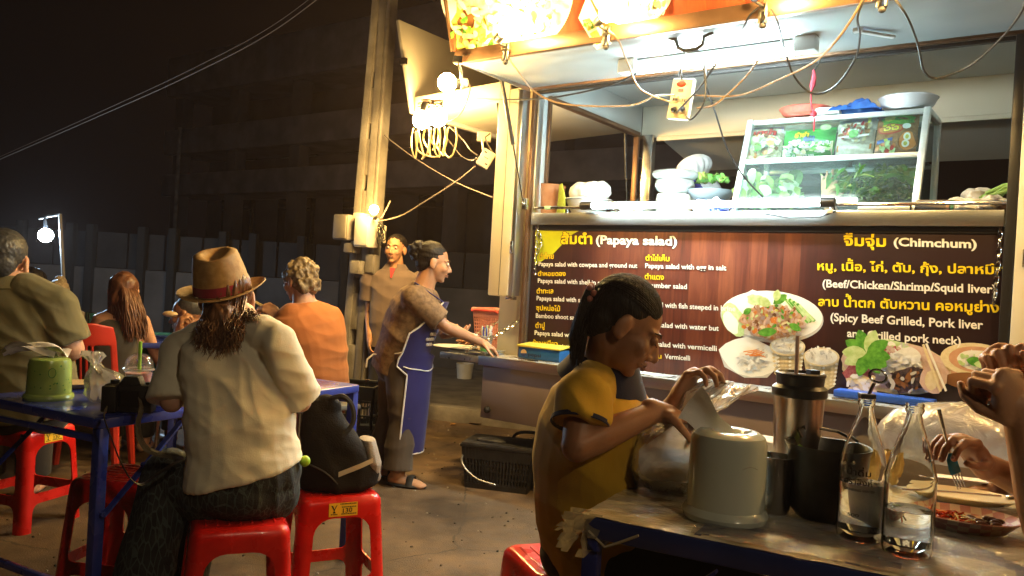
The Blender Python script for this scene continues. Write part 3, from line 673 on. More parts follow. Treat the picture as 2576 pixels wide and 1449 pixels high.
# chains
def chain(name, pts, lab, step=.03, r=.0035, parent=None):
    pts = [Vector(p) for p in pts]; m_ = MB(); d = []; k = 0
    for a, b in zip(pts, pts[1:]):
        n = max(1, int((b-a).length/step))
        for i in range(n): d.append((a.lerp(b, (i+.5)/n), (b-a).normalized()))
    for i, (c, t) in enumerate(d):
        s, u, t = basis(t, (.3, 1, .2)); ax_ = s if i % 2 else u; ring_ = []
        for j in range(10):
            w_ = 2*pi*j/10; ring_.append(c + t*(cos(w_)*step*.68) + ax_*(sin(w_)*step*.32))
        rr = [[p + (q_*cos(e) + n_*sin(e))*r for e in (0, pi*2/5, pi*4/5, pi*6/5, pi*8/5)] for p, q_, n_ in [(ring_[j], (ring_[j]-c).normalized(), (s if ax_ is u else u)) for j in range(10)]]
        m_.loft(rr, closed=True)
    return m_.build(name, chrome, parent or tr)
chain('chain', [TL(1352, 562, -.04), TL(1349, 620, -.04), TL(1345, 690, -.04)], '')
chain('chain', [TL(1356, 585, -.04), TL(1362, 610, -.045), TL(1350, 640, -.042)], '')
chain('chain', [TL(2518, 562, -.04), TL(2512, 660, -.04), TL(2500, 765, -.04)], '')
chain('chain', [(-.01, -.03, 1.03), (-.12, -.15, .92), (-.27, -.24, .81)], '', .034)
chain('chain', [(-.215, .3, 1.10), (-.4, .2, .97), (-.62, .1, .82)], '', .034)
# ---------------------------------------------------------------- menu board
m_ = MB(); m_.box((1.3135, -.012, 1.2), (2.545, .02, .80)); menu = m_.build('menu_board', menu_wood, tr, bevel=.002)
def mp_(x, y, lift=.0):
    q = TL(x, y, -.0225-lift); return V(*q)
yl_p = M('print lime', (.42, .46, .01), (.5, .55, .02), rough=.4, scale=10)
lt_y = M('yellow lettering', (.80, .58, .01), rough=.4); lt_w = M('white lettering', (.80, .78, .74), rough=.4); lt_k = M('lettering outline', (.012, .006, .006), rough=.45)
m_ = MB(); m_.poly([mp_(*p, .0006) for p in ((1346, 577), (1462, 577), (1436, 592), (1390, 640), (1346, 668))])
m_.build('lime_corner', yl_p, menu, smooth=0)
def letter(s, x0, yb0, x1, yb1, hpx, mat, off=.02, z=.0022, fn=mp_, parent=menu, outline=True, ref=.7, name='lettering'):
    """text from baseline point (x0,yb0) to (x1,yb1) in the photograph's own pixels, capital height hpx"""
    A = fn(x0, yb0, 0); B = fn(x1, yb1, 0); H = fn(x0, yb0-hpx, 0)
    m_ = MB(); vs, fs = text2d(s, off); xs = [p[0] for p in vs]; a, b = min(xs), max(xs)
    ex = (B-A)/(b-a); ez = (H-A)/ref; nn = (fn(x0, yb0, .01)-A)/.01
    if fn is not mp_:      # wrap the letters onto a curved surface
        q = lambda p, l: fn(x0+(p[0]-a)*(x1-x0)/(b-a), yb0+(yb1-yb0)*(p[0]-a)/(b-a)-p[1]*hpx/ref, l)
        if outline: v2, f2 = text2d(s, off+.045); m_.add([q(p, z*.5) for p in v2], f2, 0)
        m_.add([q(p, z) for p in vs], fs, 1)
        return m_.build(name, [lt_k, mat], parent, smooth=0)
    if outline:
        v2, f2 = text2d(s, off+.045)
        for k, dz in (((0, 0), z*.5),): m_.add([A + ex*(p[0]-a) + ez*p[1] + nn*dz for p in v2], f2, 0)
    m_.add([A + ex*(p[0]-a) + ez*p[1] + nn*z for p in vs], fs, 1)
    return m_.build(name, [lt_k, mat], parent, smooth=0)
Y, Wt = lt_y, lt_w
for a in [("ส้มตำ", 1411, 613, 1490, 613, 24, Y, .03), ("(Papaya salad)", 1499, 613, 1703, 617, 21, Wt, .03),
          ("ตำไทย", 1356, 651, 1393, 651, 13, Y), ("Papaya salad with cowpea and ground nut", 1355, 669, 1603, 674, 11, Wt, .018),
          ("ตำหอยดอง", 1353, 694, 1423, 694, 11, Y), ("Papaya salad with shell in sail", 1353, 711, 1522, 717, 11, Wt, .018),
          ("ตำทะเล", 1350, 738, 1392, 738, 12, Y), ("Papaya salad with seafood", 1350, 755, 1501, 762, 11, Wt, .018),
          ("ซุปหน่อไม้", 1349, 780, 1409, 783, 12, Y), ("Bamboo shoot salad", 1348, 799, 1461, 805, 11, Wt, .018),
          ("ตำปู", 1347, 825, 1370, 825, 13, Y), ("Papaya salad with", 1345, 842, 1446, 849, 11, Wt, .018),
          ("ข้าวเหนียว", 1340, 869, 1403, 872, 13, Y), ("glutinous", 1408, 875, 1456, 878, 9, Wt, .018),
          ("ตำไข่เค็ม", 1624, 655, 1684, 657, 13, Y), ("Papaya salad with egg in salt", 1623, 674, 1827, 680, 12, Wt, .018),
          ("ตำแตง", 1622, 702, 1670, 704, 13, Y), ("Cucumber salad", 1612, 722, 1728, 727, 12, Wt, .018),
          ("Papaya salad with fish steeped in brine", 1590, 769, 1850, 783, 12, Wt, .018), ("Papaya salad with water but", 1608, 820, 1808, 832, 12, Wt, .018),
          ("Papaya salad with vermicelli", 1600, 867, 1803, 883, 12, Wt, .018), ("น", 1655, 901, 1664, 902, 11, Y), ("Vermicelli", 1672, 902, 1736, 907, 12, Wt, .018),
          ("จิ้มจุ่ม", 2122, 617, 2229, 620, 24, Y, .03), ("(Chimchum)", 2248, 618, 2457, 624, 20, Wt, .03),
          ("หมู, เนื้อ, ไก่, ตับ, กุ้ง, ปลาหมึก", 2056, 679, 2528, 690, 20, Y, .025), ("(Beef/Chicken/Shrimp/Squid liver)", 2069, 722, 2506, 738, 19, Wt, .022),
          ("ลาบ น้ำตก ตับหวาน คอหมูย่าง", 2058, 769, 2513, 786, 21, Y, .025), ("(Spicy Beef Grilled, Pork liver", 2089, 807, 2473, 828, 20, Wt, .022),
          ("and Grilled pork neck)", 2131, 847, 2417, 868, 19, Wt, .022)]:
    letter(*a)
m_ = MB(); m_.poly([mp_(2190, 725, .003), mp_(2350, 731, .003), mp_(2350, 732.5, .003), mp_(2190, 726.5, .003)]); m_.build('underline', lt_w, menu, smooth=0)
# printed dishes
def leafp(cx, cy, L_, wd, a): return [(cx + cos(a)*t*L_ - sin(a)*s*wd*sin(pi*min(1, max(0, t)))**.7, cy + sin(a)*t*L_ + cos(a)*s*wd*sin(pi*min(1, max(0, t)))**.7) for t, s in [(0, 0), (.15, 1), (.35, 1), (.55, 1), (.75, 1), (.9, 1), (1, 0), (.9, -1), (.75, -1), (.55, -1), (.35, -1), (.15, -1)]]
def beanp(x0, y0, x1, y1, w_): 
    d = V(x1-x0, y1-y0, 0).normalized(); n = V(-d.y, d.x, 0)*w_; return [(x0-n.x, y0-n.y), (x1-n.x, y1-n.y), (x1+n.x, y1+n.y), (x0+n.x, y0+n.y)]
picture('dish_picture', [(blobp(1942, 797, 130, 65, 40, .08), GY), (blobp(1942, 793, 127, 61, 40, .08), W_), (blobp(1905, 752, 32, 22, 18, .2, .12, 1), W_), (blobp(1902, 755, 24, 14, 18, .2, .12, 1), pr_lg and LG), (blobp(1845, 805, 26, 44, 18, -.5, .1, 2), LG), (blobp(1838, 812, 16, 30, 18, -.5, .1, 2), W_)]
        + [(beanp(1985+k*5, 752+k*3, 2030+k*5-(k % 2)*8, 806+k*2-abs(k-2)*3, 3.6), (G_, LG)[k % 2]) for k in range(6)] + [(beanp(1972+k*4, 750+k*2, 2020+k*4, 808+k*1.5, 2.4), (LG, G_)[k % 2]) for k in range(4)]
        + [(blobp(1945, 812, 80, 42, 30, .05, .12, 4), MM)] + scatter(1945, 808, 80, 42, 190, 5.0, [MM, PK, MM, B_, C_, O_, PK], 8) + scatter(1945, 805, 70, 36, 24, 3.5, [G_, LG, Y_], 10)
        + [(leafp(1945, 765, 42, 11, -.6), G_), (leafp(1940, 768, 40, 12, -2.7), LG), (leafp(1952, 758, 30, 10, -1.4), LG), (leafp(1905, 838, 50, 11, -.1), G_), (leafp(1985, 815, 34, 9, .5), G_), (leafp(1870, 790, 24, 8, -.6), G_)], mp_, menu)
picture('dish_picture', [(blobp(1885, 902, 78, 50, 8, .25, .04, 3), GY), (blobp(1884, 899, 75, 47, 14, .25, .07, 3), W_), (blobp(1893, 908, 38, 24, 20, .1, .15, 2), NN)] + scatter(1893, 905, 38, 24, 60, 4, [NN, W_, GY, NN], 5, 3)
        + [(beanp(1870+k*5, 885+(k*7) % 11, 1905+k*3, 880+(k*13) % 24, 1.2), O_) for k in range(8)], mp_, menu)
def ricebasket(cx, cy, s, seed):
    o = [([(cx-45*s, cy), (cx+45*s, cy+3), (cx+33*s, cy+74*s), (cx+15*s, cy+84*s), (cx-18*s, cy+82*s), (cx-33*s, cy+70*s)], KK)]
    for i in range(7):
        for j in range(8):
            x = cx-38*s + j*11*s*(1-i*.03) + i*1.2; y = cy+8+i*10*s; o.append(([(x-4, y), (x+1, y-3.5), (x+5, y), (x, y+3.5)], (C_, W_, KK, B_)[(i*3+j) % 3]))
    return o + [(blobp(cx, cy, 46*s, 24*s, 26, .03), C_), (blobp(cx, cy, 41*s, 20*s, 26, .03), W_)] + scatter(cx, cy-6, 36*s, 18*s, 70, 2.6, [W_, W_, GY, NN], seed, 2.2)
picture('dish_picture', ricebasket(1981, 872, .98, 2), mp_, menu); picture('dish_picture', ricebasket(2066, 898, 1.0, 3), mp_, menu)
picture('dish_picture', [(blobp(2255, 925, 140, 66, 40, .12, .02, 1), KK), (blobp(2253, 920, 132, 60, 30, .12, .05, 2), PK), (blobp(2230, 872, 60, 18, 16, .1, .2, 3), LG)] + scatter(2230, 874, 55, 14, 30, 6, [W_, LG, GY], 3)
        + [(blobp(2225, 890, 50, 24, 14, .4, .2, 2), RR), (blobp(2160, 942, 38, 24, 14, .1, .2, 6), RR)] + scatter(2225, 888, 44, 20, 26, 7, [RR, PK, RR], 21) + [(blobp(2262, 915, 62, 34, 20, -.35, .15, 7), NN)] + scatter(2262, 915, 55, 28, 60, 4, [NN, W_, NN, GY], 22, 3) + [(blobp(2290, 955, 62, 30, 18, -.2, .2, 9), DD)] + scatter(2290, 955, 58, 28, 50, 6, [DD, DD, GY, B_], 23)
        + [(blobp(2352, 952, 34, 44, 14, .3, .15, 4), PK), (blobp(2345, 958, 20, 26, 10, .3, .15, 4), C_), (blobp(2170, 965, 40, 20, 14, .3, .2, 1), C_)] + scatter(2170, 962, 40, 20, 30, 6, [W_, GY, C_], 25)
        + [(leafp(2180, 888, 62, 17, a), (G_, G_, LG)[k % 3]) for k, a in enumerate((-2.6, -1.9, -1.2, -.5, .2, 2.7, 1.9, 1.0, -3.1, .6))] + [(beanp(2322, 866, 2366, 985, 3.2), C_), (beanp(2330, 864, 2380, 984, 3.0), W_)], mp_, menu)
picture('dish_picture', [(blobp(2455, 915, 92, 50, 30, .1), TT), (blobp(2455, 905, 90, 42, 30, .1), pr_t and C_), (blobp(2460, 905, 74, 33, 26, .1), TT), (blobp(2468, 908, 62, 26, 24, .1, .05, 2), W_)] + scatter(2465, 908, 55, 22, 30, 5, [W_, NN, LG], 3) + [(leafp(2430, 905, 50, 12, .2), G_), (leafp(2450, 915, 40, 10, .1), LG), (blobp(2450, 960, 78, 22, 24, .1), B_)], mp_, menu)
# ---------------------------------------------------------------- fluorescent fitting, handle, brackets under the awning
ft = thing('fluorescent_lamp', 'white fluorescent tube fitting glowing under the awning', 'lamp', TW(0, 0, 0), TROT)
m_ = MB(); m_.box((1.32, -.385, 2.452), (1.0, .05, .036)); m_.build('housing', white_p, ft, bevel=.004)
for u in (.86, 1.78):
    m_ = MB(); m_.box((u, -.40, 2.44), (.10, .075, .07)); m_.build('end_cap', white_p, ft, bevel=.006)
m_ = MB(); m_.tube([(.915, -.40, 2.412), (1.725, -.40, 2.412)], .016, 12); m_.build('tube', tube_w, ft)
m_ = MB(); m_.tube([TL(1676, 92, -.66), TL(1700, 100, -.66), TL(1706, 120, -.66), TL(1722, 128, -.66), TL(1752, 124, -.66), TL(1768, 112, -.66), TL(1772, 92, -.66), TL(1795, 82, -.66)], .010, 10); hd = m_.build('awning_handle', dsteel, tr)
m_ = MB(); m_.bar((2.02, -.42, 2.462), (2.13, -.28, 2.462), .022, .012); m_.bar((1.99, -.42, 2.47), (2.03, -.42, 2.47), .03, .02); m_.build('stay_bracket', white_p, tr, bevel=.002)
# ---------------------------------------------------------------- lamps clipped to the awning
def tw(x, y, v=0.0): return TW(*TL(x, y, v))
def clip_lamp(x, y, lab, bx, by):
    """spring clamp biting the awning edge, a socket on it and a bulb that faces the sign board"""
    o = tw(x, y, -.80); r = thing('clip_lamp', lab, 'lamp', o, TROT, 'lamps clipped along the awning')
    L_ = lambda p: Matrix.Rotation(-TROT, 3, 'Z') @ (Vector(p)-o)
    m_ = MB()
    for k in (-1, 1): m_.bar((k*.013, -.01, -.055), (k*.009, .0, .04), .012, .02)
    m_.cyl((-.022, -.005, -.0), (.022, -.005, -.0), .011, n=10); m_.build('clamp', dsteel, r, bevel=.002)
    m_ = MB(); m_.ell((0, -.006, -.062), (.016, .012, .014), n=8, m=6); m_.build('clamp_tip', black_r, r)
    b = L_(tw(bx, by, -1.0)); m_ = MB(); d = (b - V(-.03, -.03, .06)).normalized()
    m_.tube([(0, -.015, .02), (-.02, -.04, .03), V(-.03, -.05, .06)], .007, 8); m_.cyl(V(-.03, -.05, .05), V(-.03, -.05, .05)+d*.075, .022, .024); m_.build('socket', black_p, r, bevel=.002)
    m_ = MB(); c = V(-.03, -.05, .05)+d*.125
    m_.ell(c, .042, n=14, m=10); m_.build('bulb', bulb_w, r)
    return r
clip_lamp(1275, 128, 'leftmost clip lamp biting the awning edge under the first white dish', 1322, 25)
clip_lamp(1528, 88, 'clip lamp on the awning edge beside the small square dish', 1570, 0)
clip_lamp(1922, 30, 'clip lamp on the awning edge above the fluorescent tube with curling wires', 1960, -75)
clip_lamp(2222, -14, 'rightmost clip lamp at the top edge with a wire looping to the frame', 2262, -120)
def clip_uv(u, lab):
    o = clip_lamp(2222, -14, lab, 2262, -120); d = TW(u, 0, 0) - TW(TL(2222, -14, -.8)[0], 0, 0); o.location += d; return o
clip_uv(3.2, 'clip lamp just beyond the right edge of the picture on the long awning'); clip_uv(4.1, 'middle clip lamp on the awning beyond the right edge'); clip_uv(4.9, 'last clip lamp at the far right end of the awning edge')
# bulb hanging from the sign corner
hb = thing('hanging_bulb', 'round warm bulb hanging on a clamp from the sign corner', 'lamp', tw(1165, 208, -.8))
o = WM[hb.name].translation
m_ = MB(); m_.ell(P(1125, 208, 4.42)-o, .052, n=16, m=12); m_.build('bulb', bulb_w, hb)
m_ = MB(); m_.cyl(P(1140, 209, 4.43)-o, P(1160, 209, 4.44)-o, .026, .022); m_.build('socket', black_p, hb, bevel=.003)
m_ = MB(); m_.cyl(P(1158, 209, 4.44)-o, P(1176, 208, 4.45)-o, .03, .024); m_.build('lamp_holder', cream, hb, bevel=.004)
m_ = MB(); m_.tube([P(1162, 200, 4.44)-o, P(1160, 180, 4.43)-o, P(1155, 166, 4.43)-o, P(1158, 150, 4.42)-o], .009, 8); m_.box(P(1152, 150, 4.42)-o, (.05, .03, .035)); m_.build('clamp', steel, hb)
wire('bulb_wire', [P(1178, 209, 4.46), P(1183, 222, 4.5), P(1172, 262, 4.6), P(1155, 290, 4.8), P(1130, 304, 5.0), P(1112, 292, 5.2)], .004, M('brown cord', (.22, .14, .06), rough=.6), 'short brown cord looping down from the round hanging bulb', 'wire')
# cluster of bulbs under the side awning with a hank of cord
for k, (x, y, d, lab) in enumerate(((1062, 302, 5.35, 'left bulb of the dazzling pair under the side awning'), (1102, 296, 5.45, 'right bulb of the dazzling pair under the side awning'))):
    cb = thing('awning_bulb', lab, 'lamp', P(x, y, d), 0, 'bulbs under the side awning')
    m_ = MB(); m_.ell((0, 0, 0), .062, n=16, m=12); m_.build('bulb', bulb_w, cb)
    m_ = MB(); m_.cyl((0, .0, .055), (.01, .02, .12), .022, .02); m_.build('socket', black_p, cb)
m_ = MB(); r_ = random.Random(4)
for k in range(7):
    x0 = 1044+k*13+r_.uniform(-9, 9); pts = []
    kx = r_.uniform(.5, 1.7); ky = r_.uniform(-16, 12)
    for (fx, fy) in ((0, 322), (r_.uniform(-8, 8), 350), (r_.uniform(-8, 14)*kx, 380+ky), (10*kx+r_.uniform(-6, 10), 392+ky+r_.uniform(-4, 12)), (18*kx, 375+ky), (22*kx, 345), (20*kx, 320)): pts.append(P(x0+fx*.8, fy, 5.3+r_.uniform(-.05, .05)))
    q = wire(None, pts, .0055, None, ''); m_.add(q.v, q.f)
q = wire(None, [P(1045, 330, 5.3), P(1050, 375, 5.3), P(1075, 392, 5.3), P(1105, 392, 5.3), P(1120, 360, 5.3), P(1128, 320, 5.3)], .006, None, ''); m_.add(q.v, q.f)
thing1(m_, 'cord_hank', M('pale yellow cord', (.66, .55, .28), rough=.5), 'hank of looped pale cord hanging under the bulb pair', 'cord')
m_ = MB(); r_ = random.Random(9)
for k in range(10):
    pts = [P(1045+r_.uniform(0, 70), 252+r_.uniform(0, 30), 5.42+r_.uniform(-.05, .05)) for j in range(4)]; q = wire(None, pts, .006, None, '', n=6); m_.add(q.v, q.f)
thing1(m_, 'wire_tangle', M('dark cord', (.06, .04, .03), rough=.5), 'dark tangle of cords bundled on the side awning edge', 'wire')
ab = thing('adapter_box', 'cream adapter box dangling tilted from wires beside the shutter', 'adapter', P(1222, 400, 5.15))
Rb = Matrix.Rotation(radians(28), 3, CF)
m_ = MB(); m_.box((0, 0, 0), (.085, .05, .115), rot=Rb); f = m_.build('casing', cream, ab, bevel=.008)
m_ = MB()
for (x, z) in ((-.02, .035), (.022, -.03)): m_.box(Rb @ V(x, -.026, z), (.016, .004, .008), rot=Rb)
m_.box(Rb @ V(0, -.026, .005), (.03, .003, .004), rot=Rb); m_.build('sockets', ink, f)
m_ = MB(); m_.tube([Rb @ V(.02, 0, .055), V(.0, 0, .10), V(-.01, 0, .14), V(.02, 0, .165)], .006, 6); m_.build('hook', dsteel, ab)
for k, pts in enumerate([[P(1199, 398, 5.15), P(1185, 404, 5.2), P(1160, 392, 5.25), P(1140, 368, 5.3), P(1122, 345, 5.3)], [P(1200, 390, 5.15), P(1182, 376, 5.2), P(1165, 352, 5.3), P(1130, 318, 5.35)]]):
    wire('adapter_wire', pts, .004, cab, ('lower', 'upper')[k]+' cord running from the adapter box to the bulb pair', 'wire')
m_ = MB(); m_.box(P(1218, 345, 5.35), (.09, .05, .06)); m_.cyl(P(1213, 352, 5.3), P(1216, 382, 5.25), .008, n=8)
thing1(m_, 'lamp_fitting', cream, 'small cream fitting fixed under the side awning beside the strut', 'fitting', bevel=.006)
# power strip
ps = thing('power_strip', 'cream four way power strip with red switch hanging by cords', 'power strip', tw(1714, 250, -.45), TROT)
Rp = Matrix.Rotation(radians(-2), 3, 'Y') @ Matrix.Rotation(radians(9), 3, 'Y')
m_ = MB(); m_.box((0, 0, 0), (.115, .035, .205), rot=Rp); f = m_.build('casing', M('cream plastic', (.62, .54, .36), (.68, .6, .42), rough=.35), ps, bevel=.008)
m_ = MB()
for (x, z) in ((-.024, -.005), (.024, -.01), (-.022, -.055), (.026, -.055)): m_.box(Rp @ V(x, -.0185, z), (.034, .006, .036), rot=Rp)
m_.build('socket_face', M('beige sockets', (.40, .34, .22), rough=.4), f, bevel=.002)
m_ = MB()
for (x, z) in ((-.024, -.005), (.024, -.01), (-.022, -.055), (.026, -.055)):
    for s in (-1, 1): m_.box(Rp @ V(x+s*.007, -.0225, z), (.004, .003, .012), rot=Rp)
m_.build('slots', ink, f)
m_ = MB(); m_.box(Rp @ V(-.002, -.02, .042), (.026, .008, .014), rot=Rp); m_.build('switch', EM('red neon switch', (1, .05, .02), 3), f, bevel=.002)
m_ = MB(); m_.ell(Rp @ V(-.005, -.018, .073), (.026, .006, .015), R=Rp, n=14, m=8); m_.build('red_badge', M('red badge', (.55, .06, .02), rough=.4), f)
for (x, z) in ((-.02, -.055), (.026, -.05)):
    m_ = MB(); m_.cyl(Rp @ V(x, -.02, z), Rp @ V(x+.006, -.055, z-.008), .014, .009, n=10); m_.build('plug', black_p, ps, bevel=.002)
m_ = MB(); m_.tube([Rp @ V(-.03, 0, .1), V(-.02, .0, .13), V(-.01, 0, .15)], .006, 6); m_.build('hanging_loop', black_r, ps)
wb = M('brown flex', (.20, .12, .055), (.30, .19, .09), rough=.45, scale=30); wk = M('black flex', (.014, .013, .013), rough=.4)
for pts, m_, lab in [
    ([(1262, 120, -.79), (1300, 175, -.7), (1345, 230, -.5), (1420, 262, -.45), (1580, 266, -.45), (1650, 242, -.47), (1700, 240, -.48)], wb, 'brown flex from the leftmost clip lamp sagging to the power strip'),
    ([(1530, 76, -.81), (1555, 100, -.76), (1580, 160, -.6), (1612, 225, -.5), (1690, 258, -.48)], wb, 'brown flex from the second clip lamp curving to the power strip'),
    ([(1160, 248, -.15), (1330, 250, -.3), (1450, 235, -.4), (1560, 205, -.45), (1630, 165, -.4)], wk, 'dark flex crossing from the side awning to the fluorescent fitting'),
    ([(1940, 22, -.8), (1958, 60, -.78), (1975, 130, -.6), (2000, 195, -.5), (2045, 235, -.45), (2100, 218, -.48), (2150, 150, -.6), (2163, 90, -.7), (2158, 40, -.78), (2185, -25, -.82)], wk, 'black flex in a deep loop below the third clip lamp'),
    ([(1745, 240, -.49), (1860, 240, -.48), (1960, 200, -.5), (2050, 155, -.6), (2110, 95, -.72), (2165, 10, -.8), (2180, -30, -.82)], wb, 'brown flex climbing from the power strip to the rightmost clip lamp'),
    ([(1752, 272, -.5), (1800, 262, -.48), (1870, 200, -.5), (1908, 150, -.55)], wb, 'short brown flex rising from the power strip toward the fluorescent tube'),
    ([(1806, 152, -.5), (1760, 220, -.5), (1700, 284, -.5)], wk, 'straight black flex slanting onto the power strip plug'),
    ([(1770, 155, -.5), (1775, 210, -.45), (1800, 285, -.3), (1828, 370, -.16), (1868, 440, -.12), (1920, 498, -.1)], wk, 'long black flex dropping from the awning across the glass case'),
    ([(1772, 155, -.5), (1776, 225, -.5), (1768, 265, -.5), (1740, 300, -.5), (1725, 292, -.49)], wk, 'black flex hooking under the power strip'),
    ([(1718, 150, -.5), (1712, 170, -.48), (1716, 200, -.46)], wk, 'short black flex holding the power strip up'),
    ([(1720, 128, -.66), (1726, 140, -.6), (1718, 150, -.5)], wk, 'knotted black flex on the awning handle'),
    ([(2245, -10, -.82), (2280, 40, -.78), (2308, 110, -.6), (2325, 180, -.45), (2360, 196, -.35), (2440, 165, -.4), (2520, 95, -.6), (2575, 20, -.8), (2580, -30, -.85)], wk, 'black flex looping across the top right of the awning'),
    ([(1908, 18, -.8), (1885, 40, -.79), (1870, 70, -.74), (1850, 98, -.6)], wk, 'stray black wire end curling left of the third clip lamp'),
    ([(1925, 38, -.81), (1912, 62, -.78), (1895, 80, -.7)], wk, 'small stray wire curl under the third clip lamp')]:
    wire('flex', [tw(x, y, v-.02) for (x, y, v) in pts], .0048, m_, lab, 'wire')
# red string with hook
rs = thing('red_string', 'red braided string hanging on a wire hook before the glass case', 'string', tw(2045, 140, -.1), TROT)
o = WM[rs.name].translation; RL = Matrix.Rotation(-TROT, 3, 'Z')
ml = lambda x, y, v=-.1: RL @ (tw(x, y, v)-o)
redm = M('red cord', (.35, .02, .04), (.45, .04, .06), rough=.7, scale=80)
m_ = MB(); m_.tube([ml(2064, 140), ml(2062, 155), ml(2048, 178)], .005, 6); m_.build('hook', dsteel, rs)
m_ = MB(); m_.tube([ml(2047, 176), ml(2048, 195), ml(2044, 215), ml(2042, 228)], [.006, .012, .015, .005], 8); m_.tube([ml(2041, 226), ml(2040, 260), ml(2046, 285), ml(2049, 300), ml(2047, 330)], .004, 6); m_.ell(ml(2047, 286), .016, n=10, m=8); m_.build('cord', redm, rs)
# ---------------------------------------------------------------- glass display case on the counter
CU0, CU1 = 1.262, 2.205
caf = M('pale anodised aluminium', (.58, .62, .60), (.66, .70, .68), rough=.35, metal=.55, scale=20)
case = thing('glass_display_case', 'sloping glass display case with aluminium frame on the truck counter', 'display case', TW(CU0, .12, 1.70), TROT)
W_c = CU1-CU0; Hc = .565; v0, v1 = .0, .20; Dp = .52
m_ = MB(); t_ = .032
for u in (t_/2, W_c-t_/2):
    m_.bar((u, v0, 0), (u, v1, Hc), t_, t_); m_.bar((u, Dp, 0), (u, Dp, Hc), t_, t_); m_.bar((u, v1+t_/2, Hc-.013), (u, Dp-t_/2, Hc-.013), t_, t_); m_.bar((u, v0+.02, .012), (u, Dp, .012), t_, .024)
for (v, z) in ((v1, Hc-.014), (Dp, Hc-.014), (v0+.112, .315), (Dp, .315), (v0, .014), (Dp, .014)): m_.bar((t_+.001, v, z), (W_c-t_-.001, v, z), t_*.8, t_*.82)
m_.build('frame', caf, case, bevel=.003)
gl_case = thin('case glass', (.75, .95, .92), body=.05, gloss=.05, rough=.03, tint=(.80, .95, .92))
m_ = MB(); m_.add([(t_, v0-.004, .03), (W_c-t_, v0-.004, .03), (W_c-t_, v1-.006, Hc-.03), (t_, v1-.006, Hc-.03)], [(0, 1, 2, 3)]); m_.build('front_pane', gl_case, case)
for u in (t_/2, W_c-t_/2):
    m_ = MB(); m_.add([(u, v0+.02, .03), (u, Dp-.02, .03), (u, Dp-.02, Hc-.03), (u, v1+.01, Hc-.03)], [(0, 1, 2, 3)]); m_.build('side_pane', gl_case, case)
m_ = MB(); m_.add([(t_, v1, Hc), (W_c-t_, v1, Hc), (W_c-t_, Dp, Hc), (t_, Dp, Hc)], [(0, 1, 2, 3)]); m_.build('top_pane', gl_case, case)
m_ = MB(); m_.add([(t_, Dp, .03), (W_c-t_, Dp, .03), (W_c-t_, Dp, Hc-.03), (t_, Dp, Hc-.03)], [(0, 1, 2, 3)]); m_.build('back_pane', thin('smoked back glass', (.2, .3, .3), body=.35, gloss=.05, tint=(.3, .4, .4)), case)
m_ = MB(); m_.box((W_c/2, .31, .318), (W_c-.07, .34, .008)); m_.build('shelf', thin('shelf glass', (.6, .8, .78), body=.15, gloss=.1, tint=(.75, .9, .88)), case)
# noodle packs on the shelf
def pack(x0, x1, h, cols, lab, extra, seed, yb=400, yt=None):
    h *= 1.16
    """pillow pack leaning on the shelf; cols: body colour, second colour"""
    a = TL(x0, yb, .31); b = TL(x1, yb, .31); wd = b[0]-a[0]
    o = TW((a[0]+b[0])/2, .31+.02, 2.025); r = thing('noodle_pack', lab, 'noodle pack', o, TROT, 'noodle packs on the case shelf')
    tilt = Matrix.Rotation(radians(-16), 3, 'X'); cell = lambda i, j, l=0: tilt @ V((i-.5)*wd, -.028*(max(0, sin(pi*i))*max(0, sin(pi*j)))**.45-l + .004*sin(j*14+i*3), j*h)
    m_ = MB(); m_.grid(lambda i, j: cell(i, j), 16, 16); n = 17
    m_.grid(lambda i, j: tilt @ V((i-.5)*wd, .02*(max(0, sin(pi*i))*max(0, sin(pi*j)))**.45, j*h), 16, 16)
    body = m_.build('wrapper', cols, r)
    m2 = MB()
    for k, (pts, mi) in enumerate(extra):
        if len(pts) == 4 and not isinstance(pts[0], tuple): pts = blobp(*pts, 18)
        m2.poly([cell(p[0], p[1], .003+.0006*k) for p in pts], mi)
    f = m2.build('printed_picture', PM + [M('print red', (.50, .03, .02), rough=.3), M('print blue', (.03, .08, .35), rough=.3), M('print lilac', (.40, .28, .42), rough=.3)], r, smooth=0)
    return r, cell
def ep(cx, cy, rx, ry, jit=.15, s=1): return blobp(cx, cy, rx, ry, 16, 0, jit, s)
def sc01(cx, cy, rx, ry, n, s, mis, seed): return scatter(cx, cy, rx, ry, n, s, mis, seed, 1.5, .3)
RD_, BL_, LI_ = 15, 16, 17
foil = M('printed foil', (.35, .27, .18), (.55, .48, .38), rough=.25, scale=60, bump=.3, bscale=40)
def packtext(r, cell, s, x0, y0, x1, hh, mat, off=.05):
    fn = lambda x, y, l: cell(x, y, .009+l)
    letter(s, x0, y0, x1, y0, -hh, mat, off, .001, fn, r, True, .7, 'lettering')
gfoil = M('green foil', (.04, .30, .05), (.07, .40, .08), rough=.25, bump=.3, bscale=40); ofoil = M('orange brown foil', (.25, .10, .04), (.40, .2, .08), rough=.25, scale=40, bump=.3, bscale=40); pfoil = M('pale foil', (.5, .42, .36), (.62, .56, .5), rough=.25, scale=40, bump=.3, bscale=40)
r, c = pack(1868, 1960, .19, foil, 'noodle pack with lilac top and red yellow lettering, leftmost in the case', [([(.02, .8), (.98, .8), (.98, .98), (.02, .98)], LI_), (ep(.5, .4, .46, .36), C_)] + sc01(.5, .4, .42, .3, 60, .05, [C_, O_, W_, LG, KK, B_], 3) + [(ep(.3, .5, .16, .12), LG), (ep(.75, .42, .11, .08), Y_), (ep(.45, .28, .1, .1), G_)], 3)
packtext(r, c, 'มาม่า', .2, .70, .82, .16, M('print red', (.5, .03, .02)), .06)
